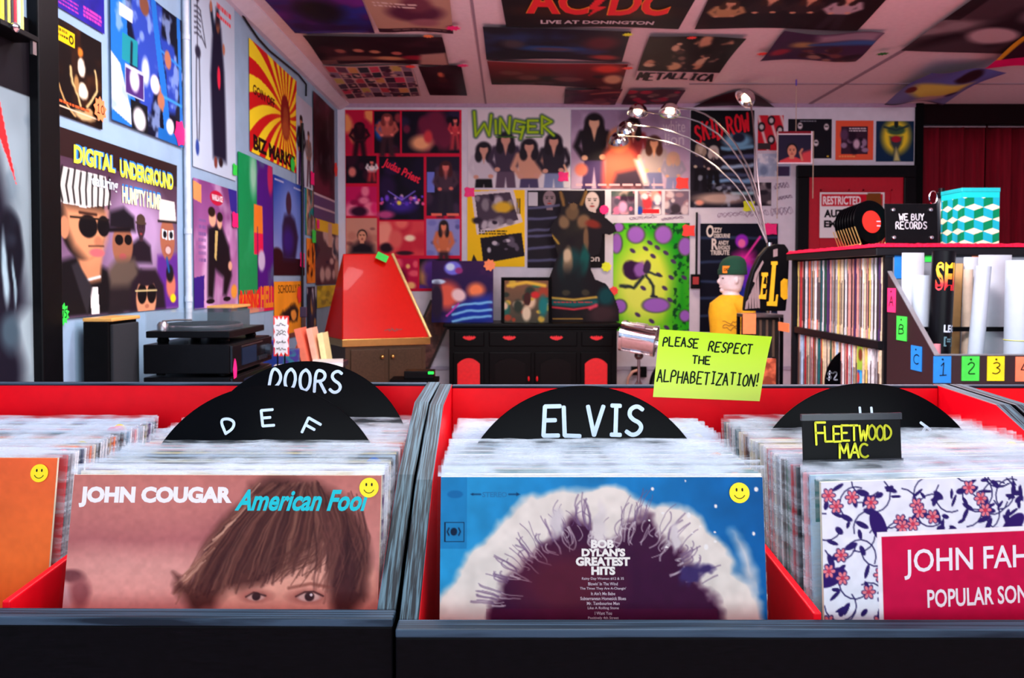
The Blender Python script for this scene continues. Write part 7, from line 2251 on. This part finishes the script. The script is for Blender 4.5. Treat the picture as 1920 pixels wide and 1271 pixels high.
def roll(lab, xt, yt, xb_, yb_, w, Y, m, dY=0.0, flat=False, inner=None, name='rolled_poster', cat='poster roll', xmin=0.0):
    """a paper roll standing in the bin, its top seen at (xt, yt), passing (xb, yb) lower down"""
    a_, b_ = at(xt, yt, Y + dY), at(xb_, yb_, Y)
    d = (a_ - b_).normalized()
    b_ = b_ - d * ((b_.z - .24) / max(d.z, .2))
    rr_ = w * Y / F / 2
    b_.x = max(b_.x, XB + .02 + rr_, xmin)
    d = (a_ - b_).normalized()
    q = thing(name, lab, cat, tuple(b_), 'rolled posters in the tube bin')
    if flat:
        MB().loft([[p_ + Vector((rr_ * cx__, .012 * sy, 0)) for cx__, sy in ((-1, -.3), (-.6, -1), (.6, -1), (1, -.3), (1, .3), (.6, 1), (-.6, 1), (-1, .3))] for p_ in (b_, a_)]).build('paper', m, q, smooth=True)
    else:
        tq = d.to_track_quat('Z', 'Y').to_matrix().to_4x4()
        L_ = (a_ - b_).length
        M_ = Matrix.Translation(b_) @ tq
        MB().lathe([(rr_ - .0015, 0), (rr_, 0), (rr_, L_), (rr_ - .0015, L_), (rr_ - .0015, L_ - .12), (.001, L_ - .12)], M_, 28, cap=False).build('paper', m, q, smooth=True)
        MB().lathe([(rr_ * .72, L_ - .11), (rr_ * .74, L_ - .004), (rr_ * .66, L_ - .004), (rr_ * .64, L_ - .11)], M_, 24, cap=False).build('inner_turn', inner or m, q, smooth=True)
        return q, M_, L_, rr_
    return q, None, 0, rr_


PAPER = mat('white_paper_roll', (196, 206, 214), .5, noise=.03)
PAPER2 = mat('bluish_paper_roll', (178, 196, 208), .4, noise=.03)
roll('torn-topped white paper roll at the left end of the tube bin', 1712, 474, 1704, 570, 40, 2.885, PAPER, flat=True)
roll('short white roll leaning left of the black lettered tube', 1728, 516, 1724, 620, 30, 2.84, PAPER2)
q, M_, L_, rr_ = roll('black poster tube with yellow and red lettering', 1770, 472, 1757, 660, 40, 2.75, mat('black_tube', (8, 8, 12), .35, spec=.15), dY=.004)
MB().lathe([(.001, L_ - .02), (rr_ - .002, L_ - .02), (rr_ - .002, L_ + .002), (.001, L_ + .003)], M_, 28).build('end_cap', BLACK, q, smooth=True)


def on_tube(text, frac0, frac1, z0, z1, m, bold, par, M_, rr_, lift=.001):
    v, Fs = font_text(text, bold)
    mm = MB()
    for x, y in v:
        ang = -math.pi / 2 + (frac0 + (frac1 - frac0) * x)
        mm.v.append(M_ @ Vector(((rr_ + lift) * math.cos(ang), (rr_ + lift) * math.sin(ang), z0 + (z1 - z0) * y)))
        mm.c.append((1, 1, 1))
    mm.f = [list(f) for f in Fs]
    mm.m = [0] * len(Fs)
    return mm.build('lettering', m, par)


GRAD = bpy.data.materials.new('yellow_to_red_print')
GRAD.use_nodes = True
nt = GRAD.node_tree
g1 = nt.nodes.new('ShaderNodeTexCoord')
g2 = nt.nodes.new('ShaderNodeSeparateXYZ')
g3 = nt.nodes.new('ShaderNodeValToRGB')
g3.color_ramp.elements[0].color = (*s2l((226, 30, 40)), 1)
g3.color_ramp.elements[1].color = (*s2l((250, 206, 40)), 1)
g3.color_ramp.elements[0].position, g3.color_ramp.elements[1].position = .25, .75
nt.links.new(g1.outputs['Generated'], g2.inputs[0])
nt.links.new(g2.outputs['Z'], g3.inputs[0])
nt.links.new(g3.outputs[0], nt.nodes['Principled BSDF'].inputs['Base Color'])
# which way is the tube frame turned: find the angle that faces the camera
def facing(M_):
    v = M_.inverted().to_3x3() @ Vector((-.25, -1, 0))
    return math.atan2(v.y, v.x) + math.pi / 2


fa = facing(M_)
hgt = lambda yy: (at(1760, yy, 2.75).z - M_.translation.z) / (M_ @ Vector((0, 0, 1)) - M_.translation).z
sgn = 1 if (M_ @ Vector((math.cos(fa - math.pi / 2 + .3), math.sin(fa - math.pi / 2 + .3), 0)) - M_ @ Vector((math.cos(fa - math.pi / 2 - .3), math.sin(fa - math.pi / 2 - .3), 0))).x > 0 else -1
on_tube('SEN', fa - .85 * sgn, fa + 1.75 * sgn, hgt(545), hgt(492), GRAD, .03, q, M_, rr_)
on_tube('LEGENDS', fa + .05 * sgn, fa + 3.2 * sgn, hgt(622), hgt(608), CHALK, .03, q, M_, rr_)
on_tube('[=]', fa + .1 * sgn, fa + 1.1 * sgn, hgt(648), hgt(630), mat('teal_grey_print', (90, 130, 140), .5), .03, q, M_, rr_)
roll('tan cardboard strip standing behind the black lettered tube', 1795, 494, 1789, 615, 22, 2.874, mat('tan_cardboard', (206, 164, 104), .7), flat=True)
roll('white roll at the back between the tan strip and the red-lined roll', 1825, 482, 1821, 600, 34, 2.885, PAPER, flat=True)
roll('small beige roll behind the red-lined roll', 1816, 505, 1813, 600, 16, 2.838, mat('beige_paper', (206, 190, 166), .6))
roll('white roll with a red inside, leaning to the right', 1844, 499, 1820, 660, 27, 2.735, PAPER2, xmin=1.56, inner=mat('red_lining', (206, 20, 40), .5))
roll('wide white folded sheet right of the red-lined roll', 1866, 478, 1858, 660, 60, 2.835, PAPER, flat=True)
roll('tall pale roll with a yellow rubber band at the right edge', 1912, 488, 1908, 660, 46, 2.73, PAPER2)
c = at(1909, 637, 2.735)
MB_ = MB().lathe([(.0435, -.0015), (.0445, 0), (.0435, .0015)], Matrix.Translation((at(1908.6, 637, 2.73).x, 2.73, c.z)), 28, cap=False)
tag(MB_.build('rubber_band', mat('yellow_rubber', (220, 224, 90), .5), smooth=True), 'yellow rubber band round the pale roll at the right edge', 'rubber band')
roll('short pink roll low in the left corner of the tube bin', 1756, 645, 1756, 664, 14, 2.672, mat('pink_paper_roll', (206, 130, 140), .6))

# ------------------------------------------------------------------ on the carpeted top
r = thing('wire_record_rack', 'gold wire rack holding small black records on the red carpet', 'rack', (1.47, 3.3, ZC))
pA, pB = Vector((at(1594, 425, 3.55).x, 3.55, 0)), Vector((at(1638, 425, 3.16).x, 3.16, 0))
RS = .0875
dv = (pB - pA).normalized()
sv = Vector((dv.y, -dv.x, 0))
GOLD = mat('gold_wire', (226, 190, 110), .3, metal=.8)
for sd_ in (-1, 1):
    o1, o2 = pA + sv * (.05 * sd_), pB + sv * (.05 * sd_)
    MB().tube([(o1.x, o1.y, ZC + .006), (o2.x, o2.y, ZC + .006)], .003, 8).build('rail', GOLD, r, smooth=True)
    for kk in range(9):
        o3 = o1.lerp(o2, kk / 8) + dv * .018
        MB().tube([(o3.x, o3.y, ZC + .006), (o3.x + sv.x * .025 * sd_, o3.y + sv.y * .025 * sd_, ZC + .075)], .0022, 6).build('prong', GOLD, r, smooth=True)
ndv = Vector((.30, -.95, .12)).normalized()
for k in range(8):
    p_ = pA.lerp(pB, (k + .3) / 8)
    M_ = Matrix.Translation((p_.x, p_.y, ZC + .006 + RS + .003)) @ ndv.to_track_quat('Z', 'Y').to_matrix().to_4x4()
    q = thing('small_record', ('seven-inch black record with an orange-red label, frontmost in the gold rack' if k == 7 else f'seven-inch black record in the gold rack, {ordinal(7 - k)} behind the orange-labelled one'), 'record', tuple(M_.translation), 'small records in the gold rack')
    MB().lathe([(.019, -.001), (RS - .001, -.001), (RS, 0), (RS - .001, .001), (.019, .001)], M_, 56).build('vinyl_disc', VINYL, q, smooth=True)
    MB().lathe([(.0195, -.0008), (.045, -.0012), (.045, .0014), (.0195, .0014)], M_, 40).build('paper_label', mat('orange_red_label', (240, 44, 30), .5) if k == 7 else mat('dark_red_label', (120, 16, 20), .5), q)
    if k == 7:
        m_ = MB()
        for y_, w_ in ((.030, .02), (.012, .018)):
            m_.box((.024, -.002 + y_ - .028, .0014), (.024 + w_, .002 + y_ - .028, .0018), 0, M_)
        m_.build('label_print', CHALK, q)

# "we buy records" plate
Y_ = 3.02
a_, b_ = at(1662, 381, Y_), at(1759, 452, Y_)
zs = ZC + .004
r = thing('shop_sign', 'black sign with silver bolts standing on the red carpet', 'sign', ((a_.x + b_.x) / 2, Y_, zs))
M_ = Matrix.Translation((a_.x, Y_, zs)) @ Matrix.Rotation(math.radians(-5), 4, 'X')
w_, h_ = b_.x - a_.x, (a_.z - zs)
MB().box((0, 0, 0), (w_, .006, h_), 0, M_).build('sign_plate', BLACK, r, bevel=.001)
MB().box((.01, .018, 0), (w_ + .012, .024, h_), 0, M_).build('back_plate', mat('smoky_acrylic', 0), r)
for u_, v_ in ((.15, .14), (.87, .14), (.15, .84), (.87, .84)):
    MB().lathe([(.008, 0), (.0085, .004), (.006, .008), (.001, .009)], M_ @ Matrix.Translation((u_ * w_, 0, v_ * h_)) @ Matrix.Rotation(math.pi / 2, 4, 'X'), 16).tube([M_ @ Vector((u_ * w_, .006, v_ * h_)), M_ @ Vector((u_ * w_, .018, v_ * h_))], .003, 8).build('bolt', CHROME, r, smooth=True)
m_ = MB()
for s_, x0_, x1_, z0_, z1_ in (('WE BUY', .27, .74, .58, .74), ('RECORDS', .20, .79, .36, .54)):
    V, Fs = stroke_text(s_, (x1_ - x0_) * w_, (z1_ - z0_) * h_, .0036, 0, 1)
    m_.add([M_ @ Vector((x0_ * w_ + x, -.0007, z0_ * h_ + y)) for x, y in V], Fs)
m_.build('lettering', mat('silver_lettering', (226, 230, 236), .3), r)

# bottle
Y_ = 3.225
c = at(1765, 400, Y_)
zt_b = at(1765, 353, Y_).z
rb = 11.5 * Y_ / F
H_ = zt_b - ZC
r = thing('water_bottle', 'black water bottle with a clip behind the black sign', 'bottle', (c.x, Y_, ZC))
MB().lathe([(rb * .9, .002), (rb, .012), (rb, H_ * .74), (rb * .8, H_ * .80), (rb * .72, H_ * .82)], Matrix.Translation((c.x, Y_, ZC)), 28).build('bottle_body', mat('black_bottle', (14, 26, 30), .3), r, smooth=True)
MB().lathe([(rb * .74, H_ * .82), (rb * .78, H_ * .84), (rb * .78, H_ * .92), (rb * .5, H_ * .94), (rb * .46, H_), (.002, H_)], Matrix.Translation((c.x, Y_, ZC)), 24).build('cap', BLACK, r, smooth=True)
MB().tube([(c.x - rb * .8 + .016 * (math.cos(q) - 1) , Y_ - .004, ZC + H_ * .84 + .026 * math.sin(q)) for q in [2 * math.pi * k / 16 for k in range(17)]], .0022, 6).build('clip_ring', CHROME, r, smooth=True)

# teal box with the cube pattern
Y_ = 3.02
a_, b_ = at(1804, 352, Y_), at(1873, 455, Y_)
zb_ = ZC + .002
W_, H_ = b_.x - a_.x, a_.z - zb_
D_ = .145
r = thing('cube_box', 'teal tin box printed with stacked cubes on the red carpet', 'box', ((a_.x + b_.x) / 2, Y_ + D_ / 2, zb_))
cv = Cv((0, 0, 100, 150), W_ / H_, 150, (24, 190, 196), 91)


def cubes(cv):
    s_ = 26.0
    for jr in range(-1, 6):
        for ir in range(-1, 4):
            cx_ = ir * s_ * 1.9 + (s_ * .95 if jr % 2 else 0) + 8
            cy_ = jr * 33 + 8
            h_ = s_ * .95
            cv.p([(cx_, cy_), (cx_ + h_, cy_ + 9), (cx_, cy_ + 18), (cx_ - h_, cy_ + 9)], (230, 238, 200))
            cv.p([(cx_ - h_, cy_ + 9), (cx_, cy_ + 18), (cx_, cy_ + 42), (cx_ - h_, cy_ + 33)], (30, 170, 190))
            cv.p([(cx_ + h_, cy_ + 9), (cx_, cy_ + 18), (cx_, cy_ + 42), (cx_ + h_, cy_ + 33)], (10, 128, 84))
    cv.r(0, 0, 100, 24, (30, 200, 200))


cubes(cv)
cv2 = Cv((0, 0, 100, 150), D_ / H_, 120, (30, 190, 190), 92)
cubes(cv2)
cv2.e(50, 70, 22, 34, (40, 90, 70), .3).e(50, 60, 10, 14, (200, 60, 60), .4).r(20, 118, 80, 130, (226, 196, 110)).r(0, 8, 100, 18, (230, 226, 150)).e(50, 92, 8, 14, (190, 190, 150), .4)
m_ = MB()
m_.box((a_.x, Y_ + .0006, zb_), (b_.x - .0006, Y_ + D_, a_.z - .004), 1)
cv.mesh_into(m_, [(a_.x, Y_, a_.z - .004), (b_.x, Y_, a_.z - .004), (b_.x, Y_, zb_), (a_.x, Y_, zb_)], (0, -1, 0))
cv2.mesh_into(m_, [(b_.x, Y_, a_.z - .004), (b_.x, Y_ + D_, a_.z - .004), (b_.x, Y_ + D_, zb_), (b_.x, Y_, zb_)], (1, 0, 0))
cv3 = Cv((0, 0, 100, 150), D_ / H_, 120, (30, 190, 190), 93)
cubes(cv3)
cv3.mesh_into(m_, [(a_.x - .0004, Y_ + D_, a_.z - .004), (a_.x - .0004, Y_, a_.z - .004), (a_.x - .0004, Y_, zb_), (a_.x - .0004, Y_ + D_, zb_)], (-1, 0, 0))
m_.build('tin', [GLOSSY, mat('teal_tin', (24, 186, 190), .35)], r, attr=True)
bx((a_.x - .002, Y_ - .002, a_.z - .016), (b_.x + .002, Y_ + D_ + .002, a_.z)).build('lid', mat('teal_tin', 0), r, bevel=.002)
MB().tube([((a_.x + b_.x) / 2 - .02 + .04 * k / 8, Y_ + D_ / 2, a_.z + .006 * math.sin(math.pi * k / 8)) for k in range(9)], .0025, 8).build('lid_handle', STEEL, r, smooth=True)
